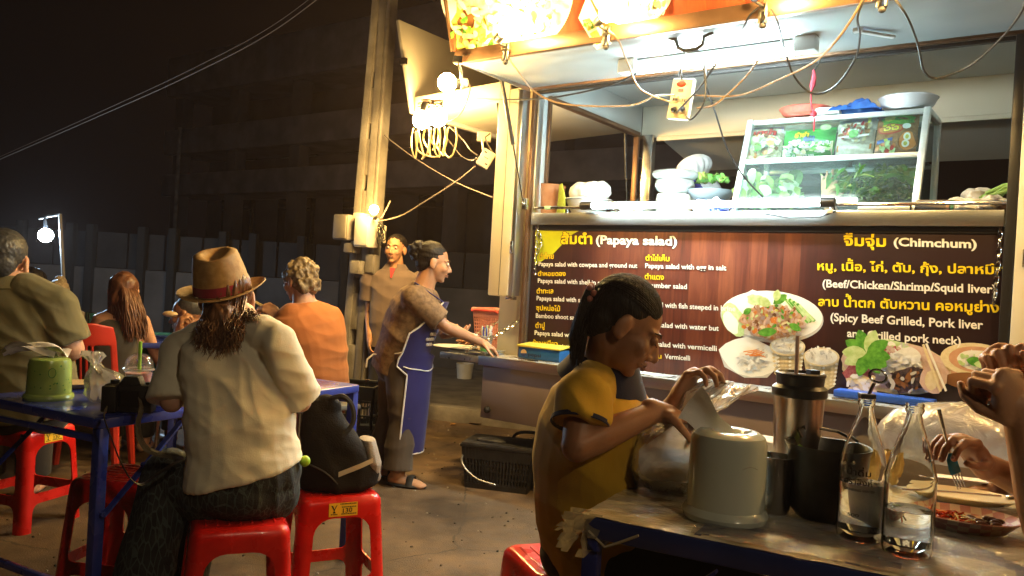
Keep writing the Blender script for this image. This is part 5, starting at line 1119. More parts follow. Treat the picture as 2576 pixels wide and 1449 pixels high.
# torn plastic cover film on the right table: golden worn sheet with blue gaps
def film_mat():
    m = bpy.data.materials.new('crinkled table film'); m.use_nodes = True; nt = m.node_tree; N = nt.nodes; L = nt.links; b = N['Principled BSDF']
    tc = N.new('ShaderNodeTexCoord'); nz = N.new('ShaderNodeTexNoise'); nz.inputs['Scale'].default_value = 5; nz.inputs['Detail'].default_value = 5; L.new(tc.outputs['Object'], nz.inputs['Vector'])
    rp = N.new('ShaderNodeValToRGB'); e = rp.color_ramp.elements; e[0].position = .40; e[0].color = (.56, .46, .26, 1); e[1].position = .60; e[1].color = (.72, .69, .62, 1); L.new(nz.outputs['Fac'], rp.inputs[0]); L.new(rp.outputs[0], b.inputs['Base Color'])
    b.inputs['Roughness'].default_value = .2; b.inputs['Coat Weight'].default_value = .6; b.inputs['Coat Roughness'].default_value = .05
    mp = N.new('ShaderNodeMapping'); mp.inputs['Rotation'].default_value = (0, 0, .6); mp.inputs['Scale'].default_value = (18, 70, 30); L.new(tc.outputs['Object'], mp.inputs[0])
    n2 = N.new('ShaderNodeTexNoise'); n2.inputs['Scale'].default_value = 1; n2.inputs['Detail'].default_value = 3; n2.inputs['Distortion'].default_value = 1.6; L.new(mp.outputs[0], n2.inputs['Vector'])
    bp = N.new('ShaderNodeBump'); bp.inputs['Strength'].default_value = .55; bp.inputs['Distance'].default_value = .006; L.new(n2.outputs['Fac'], bp.inputs['Height']); L.new(bp.outputs[0], b.inputs['Normal']); L.new(bp.outputs[0], b.inputs['Coat Normal'])
    return m
def film_fn(i, j):
    x = .004 + i*1.342; y = .004 + j*.812; p = V(x, y, 0)
    return V(x, y, .7665 + .0035*abs(mnoise.noise(V(x*9, y*16, 3))) + .002*abs(mnoise.noise(V(x*31, y*33, 1))))
m_ = MB(); m_.grid(film_fn, 100, 60)
keep = []
for f in m_.f:
    c = sum((Vector(m_.v[i]) for i in f), Vector())/4
    hole = (mnoise.noise(V(c.x*5.2+4.3, c.y*6.0, .3)) > .30 and c.x > .25 and c.y < .45) or ((c.x-.52)**2/.010+(c.y-.075)**2/.0016 < 1+.4*mnoise.noise(c*30))
    if not hole: keep.append(f)
m_.f = keep; m_.mi = [0]*len(keep)
fo = m_.build('table_film', film_mat(), None); fo.location = RT_O; fo.rotation_euler = (0, 0, RT_A)
things(fo, 'crinkled golden plastic film with torn holes covering the dark blue table', 'table cover')
m_ = MB()
def sheet_fn(i, j):
    x = .24+i*.98+.03*mnoise.noise(V(j*5, 2, 0)); y = .012+j*.40+.03*mnoise.noise(V(i*6, 7, 0))*j
    return V(x, y, .7712+.0075*abs(mnoise.noise(V(x*8+3*y, y*22, 5)))+.004*abs(mnoise.noise(V(x*27, y*41, 2))))
m_.grid(sheet_fn, 80, 44); so = m_.build('clear_sheet', thin('crinkled clear sheet', (.82, .82, .84), body=.30, gloss=.10, rough=.12, bump=.8, bscale=26), None, smooth=25); so.location = RT_O; so.rotation_euler = (0, 0, RT_A)
things(so, 'crinkled clear plastic sheet lying along the front of the right table', 'table cover')
# ragged film hanging at the near corner
m_ = MB(); r_ = random.Random(8)
for k in range(9):
    x0 = -.01 + r_.uniform(-.01, .05); y0 = r_.uniform(-.012, .03); L_ = r_.uniform(.03, .10); pts = [V(x0, y0-.004, .772)]
    for j in range(5): pts.append(pts[-1] + V(r_.uniform(-.012, .006), r_.uniform(-.012, .004), -L_/5))
    for a, b in zip(pts, pts[1:]):
        w_ = r_.uniform(.006, .018); m_.add([a + V(-w_, 0, 0), a + V(w_, w_*.5, 0), b + V(w_*.7, w_*.3, 0), b + V(-w_*.8, 0, 0)], [(0, 1, 2, 3)])
rg = m_.build('torn_film', thin('ragged film', (.55, .47, .33), body=.55, gloss=.15, bump=.4), None); rg.location = RT_O; rg.rotation_euler = (0, 0, RT_A); things(rg, 'ragged shreds of plastic film hanging at the table corner', 'table cover')
m_ = MB(); m_.tube([V(.03, -.012, .74), V(.07, -.016, .715), V(.10, -.014, .73), V(.14, -.012, .752)], .003, 5); rg = m_.build('loose_strip', M('pale film strip', (.45, .38, .25), rough=.4), None); rg.location = RT_O; rg.rotation_euler = (0, 0, RT_A); things(rg, 'thin peeled film strip curling along the table front edge', 'table cover')
# ---------------------------------------------------------------- right table items
TZ = .7715
def at(x, y, z=TZ): return V(*G(x, y, z))
water_m = M('water', (.95, .97, 1), rough=.0, trans=1, ior=1.33); glass_m = M('bottle glass', (.96, .99, .97), rough=.01, trans=1, ior=1.47)
def bottle(loc, lab, h, r, lvl, text=None, opener=False):
    b = thing('glass_bottle', lab, 'bottle', loc, atan2(-loc.x, loc.y)*1.0, 'clear glass water bottles')
    pf = [(0, .004), (r*.7, .004), (r*.93, 0), (r, .012), (r, h*.49), (r*1.02, h*.50), (r*1.02, h*.52), (r*.97, h*.54), (r*.80, h*.66), (r*.55, h*.78), (r*.36, h*.87), (r*.30, h*.93), (r*.36, h*.945), (r*.38, h*.96), (r*.34, h*.975), (r*.37, h*.985), (r*.36, h)]
    inn = [(max(0, a-.0028), z) for a, z in reversed(pf[1:])]; inn[-1] = (r*.6, .009); inn.append((0, .010))
    m_ = MB(); m_.lathe(pf + inn, n=40); m_.build('glass', glass_m, b)
    m_ = MB(); zt = h*lvl; wp = [(0, .0103), (r*.6, .0095), (r-.0035, .02), (r-.0035, zt-.001), (r-.005, zt), (0, zt)]; m_.lathe(wp, n=36); m_.build('water', water_m, b)
    if text:
        fn = lambda x, y, l: V(sin(x/r)*(r+.0006+l), -cos(x/r)*(r+.0006+l), y)
        pm = M('white bottle print', (.7, .7, .68), rough=.5)
        for (s, x0, x1, y, hh) in text: letter(s, x0, y, x1, y, -hh, pm, .01, .0004, fn, b, False, .7, 'lettering')
    if opener:
        m_ = MB(); m_.bar((0, 0, h-.004), (.012, -.004, h+.030), .014, .004); m_.box((0, 0, h+.002), (.03, .022, .010), rz=.3); f = m_.build('bottle_opener', dsteel, b, bevel=.001)
        m_ = MB(); c = V(.018, -.004, h+.045); m_.tube([c + V(cos(t)*.016-.2*sin(t)*.012, 0, sin(t)*.013) for t in [2*pi*k/16 for k in range(17)]], .0028, 6); m_.build('opener_loop', chrome, f)
    return b
b1 = bottle(at(2160, 1352), 'clear glass water bottle with white print and an opener hooked in its mouth', .290, .0455, .40, [('น้ำดื่ม', -.030, .016, .135, .012), ('ตราสิงห์', -.036, .020, .116, .012), ('DRINKING WATER', -.034, .026, .103, .005), ('500', -.024, -.002, .052, .006)], True)
b2 = bottle(at(2280, 1390), 'unmarked clear glass water bottle nearest the table edge', .292, .0465, .30)
# white tissue dispenser
td = thing('tissue_dispenser', 'milky white round tissue dispenser with paper sticking out of its top', 'tissue dispenser', at(1822, 1300), -.15)
milky = M('milky plastic', (.50, .54, .47), (.56, .60, .53), rough=.2, scale=3, coat=.3)
m_ = MB(); m_.lathe([(0, .0), (.088, .0), (.092, .012), (.088, .020), (.083, .026), (.081, .165), (.076, .180), (.062, .189), (.045, .190), (.034, .186), (.028, .18), (.028, .17), (0, .17)], n=48); m_.build('body', milky, td)
fn = lambda x, y, l: V(sin(x/.0795)*(.0796+l), -cos(x/.0795)*(.0796+l), y)
letter('oera', .022, .104, .056, .104, -.011, M('grey emboss', (.30, .30, .26), rough=.4), .02, .0005, fn, td, False)
m_ = MB(); m_.tube([fn(.020+.038*t, .121+.006*sin(pi*t), .0012) for t in [k/8 for k in range(9)]], .0012, 5); m_.build('arc_mark', M('grey emboss', (.30, .30, .26)), td)
m_ = MB(); A_ = at(1822, 1300)
m_.grid(lambda i, j: V(.012-.10*j+.045*(i-.5)*(.4+.6*j), .005+.02*j*sin(4*i), .158+.075*j+.075*(i-.4)*(.25+.75*j)+.006*sin(9*j)), 8, 12)
m_.grid(lambda i, j: V(.02+.02*j+.02*(i-.5), -.008+.025*(i-.5), .158+.035*j), 5, 5)
o = m_.build('tissue', tissue_m, None); o.location = A_; o.rotation_euler = (0, 0, -.15); things(o, 'folded paper tissue pulled up out of the milky white dispenser', 'tissue')
# steel cup with green straw
m_ = MB(); cl = at(1945, 1288); m_.lathe([(0, .0), (.030, .0), (.033, .004), (.0345, .01), (.040, .125), (.0415, .128), (.039, .128), (.033, .012), (0, .010)], n=36); thing1(m_, 'steel_cup', M('dim brushed steel', (.32, .29, .26), rough=.25, metal=1, scale=8), 'tall dark brushed steel cup holding a green straw', 'cup', loc=cl)
m_ = MB(); m_.cyl((-.02, 0, .012), (.052, -.005, .155), .005, n=10); thing1(m_, 'green_straw', M('neon green straw', (.30, .62, .06), rough=.35), 'short green straw leaning in the steel cup', 'straw', loc=cl)
# tumbler
tl_ = at(1995, 1262)
tm_ = thing('travel_tumbler', 'steel travel tumbler with a black lid and a pale straw', 'tumbler', tl_, .2)
H = .315; m_ = MB(); m_.lathe([(0, 0), (.044, 0), (.047, .006), (.058, H*.79), (.058, H*.80), (0, H*.80)], n=40); m_.build('body', M('warm steel', (.46, .40, .35), rough=.28, metal=1, scale=6), tm_)
m_ = MB(); m_.lathe([(.0, H*.80), (.061, H*.80), (.0635, H*.81), (.0635, H*.865), (.060, H*.875), (.054, H*.89), (.056, H*.955), (.058, H*.96), (.058, H*.975), (.053, H*.985), (.048, H*.965), (0, H*.965)], n=40); m_.box((.02, -.02, H*.985), (.025, .02, .016)); m_.build('lid', black_p, tm_)
m_ = MB(); m_.cyl((-.018, -.012, H*.9), (-.021, -.012, H+.082), .0045, n=10); m_.build('straw', M('pinkish straw', (.55, .36, .28), rough=.4), tm_)
# black pot
pt_ = at(2075, 1300); pot = thing('cooking_pot', 'dark aluminium cooking pot with riveted wire handle behind the bottle', 'pot', pt_, .3)
dk = M('sooty aluminium', (.07, .066, .06), (.12, .115, .105), rough=.38, metal=.8, scale=12, rvar=.1)
m_ = MB(); m_.lathe([(0, .0), (.062, .0), (.078, .02), (.088, .15), (.093, .158), (.094, .163), (.089, .162), (.083, .15), (.072, .02), (0, .008)], n=44); m_.build('body', dk, pot)
m_ = MB()
for a in (-1.95, -1.70): m_.ell((cos(a)*.089, sin(a)*.089, .142), .006, n=8, m=6)
m_.build('rivets', steel, pot)
m_ = MB(); c = V(.0, .065, .165); m_.tube([V(-.02, .07, .165), V(-.03, .072, .182), V(-.015, .072, .19), V(-.005, .074, .175), V(.03, .075, .185), V(.07, .06, .180), V(.09, .02, .165)], .0035, 6); m_.build('handle', dsteel, pot)
# rice in a bag: brown basket shape under clear film
rb = at(1685, 1225)
m_ = MB(); m_.lathe([(0, .0), (.05, .0), (.085, .03), (.102, .06), (.104, .075), (.096, .078), (0, .074)], n=36); thing1(m_, 'woven_rice_bowl', M('dark woven bamboo', (.08, .045, .024), (.14, .08, .045), rough=.6, scale=60), 'round brown bowl standing inside a knotted clear bag', 'bowl', loc=rb)
clear_b = thin('clear bag film', (.86, .82, .74), body=.50, gloss=.14, rough=.16, bump=.6, bscale=16)
clear_d = thin('thick bag film', (.84, .80, .76), body=.52, gloss=.16, rough=.15, bump=.7, bscale=14)
def bagmesh(rings, n=26, crease=.012, seed=1, flat=None, cap=False):
    """rings: (cx,cy,z,rx,ry) lofted into a creased bag"""
    m_ = MB(); R_ = []
    for k, (cx, cy, z, rx, ry) in enumerate(rings):
        q = []
        for i in range(n):
            t = 2*pi*i/n; nn = mnoise.noise(V(cos(t)*2.2+seed, sin(t)*2.2, z*14+seed)); n2 = mnoise.noise(V(cos(t)*6+seed, sin(t)*6, z*30+seed)); k_ = 1 + crease/max(rx, .01)*(nn*2 + n2)
            q.append(V(cx+cos(t)*rx*k_, cy+sin(t)*ry*k_, z + .25*crease*n2))
        R_.append(q)
    m_.loft(R_, cap); return m_
m_ = bagmesh([(0, 0, .001, .04, .04), (0, 0, .004, .08, .08), (0, 0, .05, .112, .112), (0, 0, .10, .116, .116), (0, .0, .135, .098, .10), (.02, .0, .165, .06, .065), (.03, 0, .185, .035, .04), (.04, .0, .20, .03, .035), (.07, .0, .24, .045, .04), (.11, .0, .27, .03, .03)], 36, .010, 2)
thing1(m_, 'clear_bag', clear_b, 'clear plastic bag tied round the brown bowl beside the dispenser', 'bag', loc=rb, smooth=60)
m_ = MB(); r_ = random.Random(3)
m_.grid(lambda i, j: V(.02+.20*j-.02*sin(9*i), .02*sin(12*i+3*j)+.01*cos(7*j), .16+.085*j+.05*(i-.5)*sin(pi*j)**.7+.008*sin(20*i*j)), 12, 14)
m_.grid(lambda i, j: V(-.02+.075*j, .01+.02*sin(8*i+2*j), .18+.075*sin(pi*j*.8)+.05*(i-.5)), 10, 10)
thing1(m_, 'bag_flap', clear_d, 'twisted flaps of clear film standing up behind the dispenser', 'bag', loc=rb + V(.02, .04, .0), rotz=.35, smooth=60)
# white foam box and another bag behind
m_ = MB(); m_.box((0, 0, .045), (.17, .13, .085), taper=.8); thing1(m_, 'foam_box', M('white foam', (.66, .64, .60), rough=.6), 'white foam food box behind the dispenser, left of the tumbler', 'box', bevel=.015, loc=at(1900, 1175), rotz=RT_A)
# big clear bag behind the bottles
bgp = at(2385, 1165)
m_ = bagmesh([(0, 0, .001, .10, .06), (0, 0, .01, .18, .10), (.0, 0, .06, .205, .125), (.01, 0, .11, .20, .12), (.02, 0, .15, .165, .10), (.03, .0, .178, .10, .07), (.05, .0, .19, .03, .03)], 44, .02, 5)
thing1(m_, 'clear_bag', clear_d, 'big puffed clear plastic bag behind the two glass bottles', 'bag', loc=bgp, rotz=RT_A+.1, smooth=60)
m_ = bagmesh([(0, 0, .001, .03, .02), (0, 0, .02, .05, .03), (.01, 0, .06, .045, .03), (.02, 0, .09, .02, .02)], 20, .01, 9); thing1(m_, 'golden_wrapper', M('golden film', (.6, .42, .14), rough=.25, bump=.6, bscale=30), 'crumpled golden wrapper between the two bottle necks', 'wrapper', loc=at(2205, 1215), smooth=60)
# plates
def dish(name, loc, rx, ry, h, mat, lab, rz=0, cat='plate'):
    m_ = MB()
    for (f, z) in (): pass
    rings = [ring((0, 0, z), (rx*f, 0, 0), (0, ry*f, 0), 40) for (f, z) in ((.55, 0), (.7, .004), (.95, h), (1.0, h+.002), (.97, h+.004), (.68, .009), (.5, .006), (.02, .006))]
    m_.loft(rings, True); return thing1(m_, name, mat, lab, cat, loc=loc, rotz=rz, smooth=50)
def plaid():
    m = M('pink plaid melamine', (.62, .46, .34), rough=.3); nt = m.node_tree; N = nt.nodes; L = nt.links
    tc = N.new('ShaderNodeTexCoord'); ck = N.new('ShaderNodeTexChecker'); ck.inputs['Scale'].default_value = 48; ck.inputs[1].default_value = (.66, .52, .38, 1); ck.inputs[2].default_value = (.52, .24, .20, 1)
    L.new(tc.outputs['Object'], ck.inputs[0]); L.new(ck.outputs[0], N['Principled BSDF'].inputs['Base Color']); return m
p2 = at(2425, 1330); dish('plaid_dish', p2, .115, .085, .03, plaid(), 'pink checked oval dish of red salad at the right edge', RT_A+.1, 'dish')
m_ = MB(); r_ = random.Random(11)
for k in range(130):
    a = r_.uniform(0, 6.28); q = sqrt(r_.random()); c = V(-.03+cos(a)*q*.065, sin(a)*q*.045, .012+.026*(1-q)*r_.random()); d = V(r_.uniform(-1, 1), r_.uniform(-1, 1), r_.uniform(-.3, .3)).normalized()*r_.uniform(.008, .022); m_.tube([c-d, c + V(0, 0, .004), c+d], .0022, 5, mi=r_.choice((0, 0, 1, 1, 2, 3)))
for k in range(14): m_.ell((.035+r_.uniform(-.03, .03), r_.uniform(-.03, .03), .016+r_.uniform(0, .01)), (.012, .009, .006), n=8, m=6, mi=3)
o = thing1(m_, 'papaya_salad', [M('chilli red', (.55, .05, .015), rough=.25), M('orange shred', (.7, .22, .05), rough=.25), M('pale shred', (.6, .5, .25), rough=.3), M('dark crab bits', (.08, .03, .015), rough=.3)], 'red and orange shredded salad in the checked dish', 'food', loc=p2, rotz=RT_A)
p3 = at(2420, 1262); dish('oval_plate', p3, .13, .075, .018, M('cream melamine', (.60, .52, .36), rough=.3), 'empty cream oval plate behind the salad dish', RT_A+.1)
m_ = MB(); m_.tube([V(-.16, -.02, .022), V(-.02, -.01, .024), V(.09, .0, .022)], .003, 8); m_.ell((.13, .002, .022), (.03, .014, .006), n=14, m=8); thing1(m_, 'spoon', steel, 'steel spoon lying across the cream oval plate', 'spoon', loc=p3, rotz=RT_A+.35)
m_ = MB(); m_.box((0, 0, .003), (.16, .05, .004)); thing1(m_, 'napkin', tissue_m, 'white napkin on the table behind the cream plate', 'napkin', loc=at(2400, 1205), rotz=RT_A+.2)
# ---------------------------------------------------------------- left table items
LZ2 = .7705
def at2(x, y): return V(*G(x, y, LZ2))
g1 = at2(122, 1002); gd = thing('tissue_holder', 'green round plastic tissue holder on the blue table', 'tissue dispenser', g1)
grm = M('translucent green plastic', (.30, .42, .09), (.38, .50, .15), rough=.25, scale=7, coat=.3)
m_ = MB(); m_.lathe([(0, 0), (.076, 0), (.079, .008), (.076, .016), (.070, .020), (.069, .03), (.066, .12), (.062, .134), (.052, .140), (0, .140)], n=44); m_.build('body', grm, gd)
m_ = MB(); r_ = random.Random(6)
for k in range(46):
    a = r_.uniform(-pi, pi); z = r_.uniform(.035, .12); s = r_.uniform(.0015, .0035); R0 = .0672+.003*(.12-z)/.09; m_.poly([V(sin(a+dx*s/R0)*(R0+.0006), -cos(a+dx*s/R0)*(R0+.0006), z+dz*s) for dx, dz in ((-1, 0), (-.4, -1), (.6, -.8), (1, .2), (.2, 1))])
for a in (.62,):
    m_.tube([V(sin(a+.16*cos(t))*.0695, -cos(a+.16*cos(t))*.0695, .095+.016*sin(t)) for t in [2*pi*k/14 for k in range(15)]], .0012, 5)
m_.build('speckles', M('dark green print', (.05, .22, .04), rough=.4), gd, smooth=0)
m_ = MB(); m_.grid(lambda i, j: V(-.13+.20*i, -.03+.07*j, .142+.035*sin(pi*i)**.6*(1-.5*j)+.012*sin(8*i+6*j)+.012), 16, 8)
m_.grid(lambda i, j: V(-.12+.16*i, -.04+.05*j, .146+.02*sin(pi*i)+.01*sin(6*i-8*j)+.004), 12, 6)
thing1(m_, 'tissue', tissue_m, 'crumpled white tissue paper lying over the green holder', 'tissue', loc=g1 + V(-.03, .02, -.002), rotz=.1, smooth=60)
dish('oval_plate', at2(190, 975), .11, .07, .018, M('tan melamine', (.55, .42, .24), rough=.3), 'tan oval plate partly behind the green holder', .6)
dc = at2(345, 1012); dr = thing('drink_cup', 'clear dome lidded cup of pink iced drink with green straw', 'cup', dc)
cupf = thin('cup clear plastic', (.9, .85, .85), body=.06, gloss=.12, rough=.03)
m_ = MB(); m_.lathe([(.028, .0), (.030, .003), (.045, .108), (.049, .112), (.049, .116), (.046, .117), (.047, .122), (.044, .140), (.034, .158), (.020, .167), (.008, .169)], n=36); m_.build('cup', cupf, dr)
m_ = MB(); m_.lathe([(0, .003), (.027, .003), (.0425, .102), (0, .104)], n=30); m_.build('drink', M('pink slush', (.60, .20, .22), (.72, .50, .48), rough=.35, scale=45), dr)
m_ = MB(); m_.lathe([(.047, .110), (.0505, .112), (.0505, .117), (.047, .119)], n=36); m_.build('rim', thin('rim plastic', (.9, .9, .9), body=.4, gloss=.2), dr)
m_ = MB(); m_.tube([(.003, 0, .02), (.0, 0, .21)], .0058, 10); m_.build('straw', M('neon green straw', (.30, .62, .06)), dr)
m_ = bagmesh([(0, 0, .001, .05, .04), (0, 0, .02, .075, .055), (.0, 0, .07, .07, .05), (-.02, 0, .10, .05, .04), (-.04, 0, .115, .022, .02), (-.05, .0, .13, .014, .014), (-.06, 0, .155, .035, .02), (-.065, 0, .17, .03, .012)], 34, .012, 12)
thing1(m_, 'clear_bag', clear_b, 'knotted clear plastic bag between green holder and camera', 'bag', loc=at2(250, 1018) + V(0, .06, 0), smooth=60)
m_ = bagmesh([(0, 0, .001, .04, .04), (0, 0, .02, .06, .05), (.0, 0, .06, .055, .045), (.01, 0, .085, .02, .02)], 30, .012, 15); thing1(m_, 'clear_bag', clear_d, 'whitish plastic bag around the foot of the pink drink', 'bag', loc=at2(325, 1000) + V(0, .05, 0), smooth=60)
# camera with strap
cl2 = at2(292, 1040); ca = thing('camera', 'black slr camera with dangling strap at the blue table corner', 'camera', cl2 + V(.02, .05, 0), radians(8))
m_ = MB(); m_.box((0, 0, .045), (.145, .06, .088)); m_.box((-.05, -.02, .045), (.045, .07, .082)); m_.lathe([(0, .0), (.036, 0), (.036, .06), (.03, .065), (0, .06)], (.01, .03, .042), 28, R=Matrix.Rotation(-pi/2, 3, 'X')); m_.prism([(-.032, -.03, .088), (.04, -.03, .088), (.026, -.025, .115), (-.016, -.025, .115)], (0, .05, 0))
m_.build('camera_body', M('camera leatherette', (.012, .009, .008), rough=.6, bump=.3, bscale=300), ca, bevel=.008)
m_ = MB(); m_.cyl((-.05, -.0, .088), (-.05, 0, .1), .014, n=16); m_.cyl((.055, 0, .088), (.055, 0, .096), .012, n=16); m_.build('dials', black_p, ca)
m_ = MB(); m_.box((.0, -.0315, .045), (.07, .002, .05)); m_.build('screen', dglass, ca)
o = WM[ca.name]; oi = o.inverted()
m_ = MB(); strp = [P(268, 1030, 2.36), P(262, 1050, 2.33), P(285, 1115, 2.33), P(305, 1165, 2.33), P(330, 1206, 2.34), P(358, 1218, 2.36), P(392, 1196, 2.38), P(430, 1170, 2.39), P(452, 1157, 2.42), P(436, 1148, 2.44), P(400, 1142, 2.43), P(368, 1128, 2.42), P(350, 1095, 2.41), P(348, 1060, 2.41), P(356, 1030, 2.42), P(352, 1005, 2.45)]
q = wire(None, strp, .016, None, '', n=6); m_.tube([oi @ Vector(p) for p in [sum((Vector(v_) for v_ in q.v[i*6:i*6+6]), Vector())/6 for i in range(len(q.v)//6)]], .013, 8, flat=.16, up=(.2, 1, .3)); m_.build('strap', M('black webbing', (.03, .026, .024), rough=.5, bump=.3, bscale=200), ca)
# ---------------------------------------------------------------- backpack on its stool
bp_ = thing('backpack', 'dark brown backpack with a reflective strip lying on a red stool', 'backpack', (-.635, 2.985, .462), radians(20))
m_ = MB(); m_.loft([ring((x, y, z), (rx, 0, .0), (0, ry, 0), 20, 2.6) for (x, y, z, rx, ry) in ((0.02, 0, .0, .13, .10), (.03, 0, .02, .155, .125), (.03, 0, .09, .15, .125), (.0, 0, .16, .115, .11), (-.035, 0, .24, .08, .085), (-.05, 0, .30, .06, .065), (-.055, 0, .33, .045, .05))]); m_.ell((.12, -.02, .07), (.07, .09, .07)); m_.ell((-.03, -.02, .30), (.05, .05, .045))
bpk = link('pack_body', remesh(m_, .008, 4, disp=folds([((0, -.1, .15), (.4, .1, 1), .06, .006, .2), ((.1, -.1, .05), (1, 0, .5), .05, .005, .15)], .004)), M('dark pack nylon', (.008, .006, .0055), (.013, .0105, .0095), spec=.2, rough=.8, scale=5, bump=.3, bscale=180), bp_)
def bpoff(x, z, off=.004):   # point on the front (-y) face
    return V(x, -.128+abs(z-.06)*.18+.25*max(0, x-.09)-off, z)
m_ = MB(); m_.grid(lambda i, j: bpoff(.01+.125*i, .075+.045*i+.018*(j-.5), .008), 10, 2); m_.build('reflective_strip', M('reflective strip', (.50, .44, .34), rough=.3, metal=.3), bp_)
m_ = MB(); m_.loft([ring((.155-.2*max(0, z-.03)*.9, -.01, z), (.04*(1-.4*abs(z-.1)/.12), 0, 0), (0, .10*(1-.6*abs(z-.1)/.12), 0), 14) for z in (.03, .06, .10, .14, .18)]); m_.build('side_panel', M('grey pack mesh', (.26, .22, .19), (.32, .28, .25), rough=.6, bump=.4, bscale=200), bp_, bevel=.004)
m_ = MB(); q = wire(None, [V(-.02, -.05, .335), V(.02, -.07, .345), V(.055, -.07, .31), V(.06, -.075, .25), V(.02, -.09, .2)], .01, None, ''); m_.add(q.v, q.f); m_.build('shoulder_strap', black_r, bp_)
m_ = MB(); q = wire(None, [bpoff(-.09, .11), bpoff(-.04, .085), bpoff(.0, .05), bpoff(.02, .02)], .0035, None, ''); m_.add(q.v, q.f); m_.build('zip', black_p, bp_)
m_ = MB(); m_.ell((0, 0, 0), .018, n=14, m=10); thing1(m_, 'green_ball', M('lime ball', (.35, .62, .04), rough=.4), 'small lime green ball tucked between the hip and backpack', 'ball', loc=P(767, 1160, 2.62))
# ---------------------------------------------------------------- crate, road basket
ct = thing('bottle_crate', 'dark plastic bottle crate behind the blue table corner', 'crate', V(-1.02, 5.25, 0), radians(-8))
lattice_basket(ct, .42, .32, .27, .012, M('navy crate plastic', (.012, .018, .028), (.02, .028, .04), rough=.45), 6, 3, .96, .3, .02)
ct2 = copy_tree(ct, V(-1.02, 5.25, .275), radians(-8), None); ct2['label'] = 'upper dark bottle crate stacked on another and holding bottles'; ct['label'] = 'lower dark bottle crate beneath the one that holds bottles'
for o_ in (ct, ct2): o_['group'] = 'stacked bottle crates'
for k, (x, y) in enumerate(((-.12, .02), (-.04, -.05), (.10, .04))):
    b = thing('soda_bottle', ['brown soda bottle at the left of the crate', 'brown soda bottle in the middle of the crate', 'clear soda bottle at the right of the crate'][k], 'bottle', V(-1.02, 5.25, .288) + Matrix.Rotation(radians(-8), 3, 'Z') @ V(x, y, 0), 0, 'bottles in the crate')
    m_ = MB(); m_.lathe([(0, 0), (.03, 0), (.032, .01), (.032, .15), (.022, .2), (.012, .24), (.012, .275), (0, .275)], n=18); m_.build('glass', M('brown glass', (.10, .03, .02), rough=.1, coat=.5) if k < 2 else glass_m, b); m_ = MB(); m_.cyl((0, 0, .274), (0, 0, .285), .015, n=14); m_.build('cap', M('red cap', (.4, .03, .02)) if k < 2 else steel, b)
rbk = thing('shopping_basket', 'black plastic shopping basket with lid and wire handle on the road', 'basket', V(G(1255, 1232, 0).x+.01, G(1255, 1232, 0).y+.1, 0), radians(-14))
lattice_basket(rbk, .44, .30, .26, .008, black_p, 22, 7, .86, .3, .022)
m_ = MB(); m_.box((0, 0, .268), (.45, .31, .022)); m_.ell((-.06, -.06, .285), (.10, .05, .022), n=20, m=8); m_.build('lid', M('scuffed black plastic', (.016, .016, .018), (.05, .05, .055), rough=.4, scale=14), rbk, bevel=.006)
m_ = MB(); q = wire(None, [V(-.225, -.0, .25), V(-.20, -.20, .17), V(-.10, -.235, .09), V(.02, -.225, .06), V(-.02, -.22, .058)], .006, None, ''); m_.add(q.v, q.f); m_.build('wire_handle', M('grey handle', (.25, .25, .25), rough=.35, metal=.5), rbk)
m_ = MB(); q = wire(None, [V(.02, .14, .27), V(.06, .15, .31), V(.16, .15, .32), V(.21, .13, .30), V(.215, .1, .26)], .010, None, ''); m_.add(q.v, q.f); m_.build('handle', black_p, rbk)
# ---------------------------------------------------------------- far teal table and its things, red chair
tt = thing('teal_table', 'table under a teal plastic cloth in front of the long haired woman', 'table', V(-2.62, 5.55, 0), radians(4))
m_ = MB(); m_.box((0, 0, .735), (1.7, .75, .03)); m_.build('tabletop', M('teal cloth', (.03, .16, .17), (.04, .21, .22), rough=.25, scale=3), tt, bevel=.008)
for (x, y) in ((-.8, -.32), (.8, -.32), (.8, .32), (-.8, .32)):
    m_ = MB(); m_.cyl((x, y, 0), (x, y, .72), .018, n=10); m_.build('leg', dsteel, tt)
m_ = MB(); m_.grid(lambda i, j: V(-.86+1.72*i, -.385-.018*j*(1+sin(34*i)*.8), .755-.20*j-.012*sin(19*i)*j), 60, 5); m_.build('cloth_skirt', MT['teal cloth'], tt)
for k, (x, y) in enumerate(((175, 805), (203, 823), (232, 812))):
    m_ = MB(); m_.lathe([(0, 0), (.030, 0), (.036, .11), (.037, .113), (.033, .108), (0, .01)], n=22); p = G(x, 826, .752); thing1(m_, 'metal_cup', steel, ['steel cup nearest the bun haired woman', 'short steel cup at the edge of the teal table', 'gold lit steel cup beside the tank top shoulder'][k], 'cup', 'cups on the teal table', loc=V(p.x, p.y+.12*(k % 2), .752))
ch = thing('plastic_chair', 'dark red plastic chair with a slotted back under the tank top woman', 'chair', V(-2.45, 4.72, 0), radians(14))
m_ = MB()
def chb(i, j):   # back panel, -y side is behind the sitter
    x = (i-.5)*(.40-.06*j)*(1-.25*max(0, j-.8)); z = .42+.48*j - .05*max(0, abs(i-.5)*2-.5)*max(0, j-.7)*3; return V(x, -.20-.10*j+.10*(abs(i-.5)*2)**2, z)
m_.grid(chb, 24, 30); keep = []
for f in m_.f:
    n_ = 25; i = (f[0] % n_ + .5)/24; j = (f[0]//n_ + .5)/30
    out = (.12 < j < .72 and (.08 < i < .30 or .70 < i < .92) and abs(j-.42) < .3) or (.12 < j < .72 and (.36 < i < .41 or .45 < i < .5 or .54 < i < .58 or .62 < i < .66)) or ((i-.5)**2/.018+(j-.90)**2/.002 < 1)
    if not out: keep.append(f)
m_.f = keep; m_.mi = [0]*len(keep)
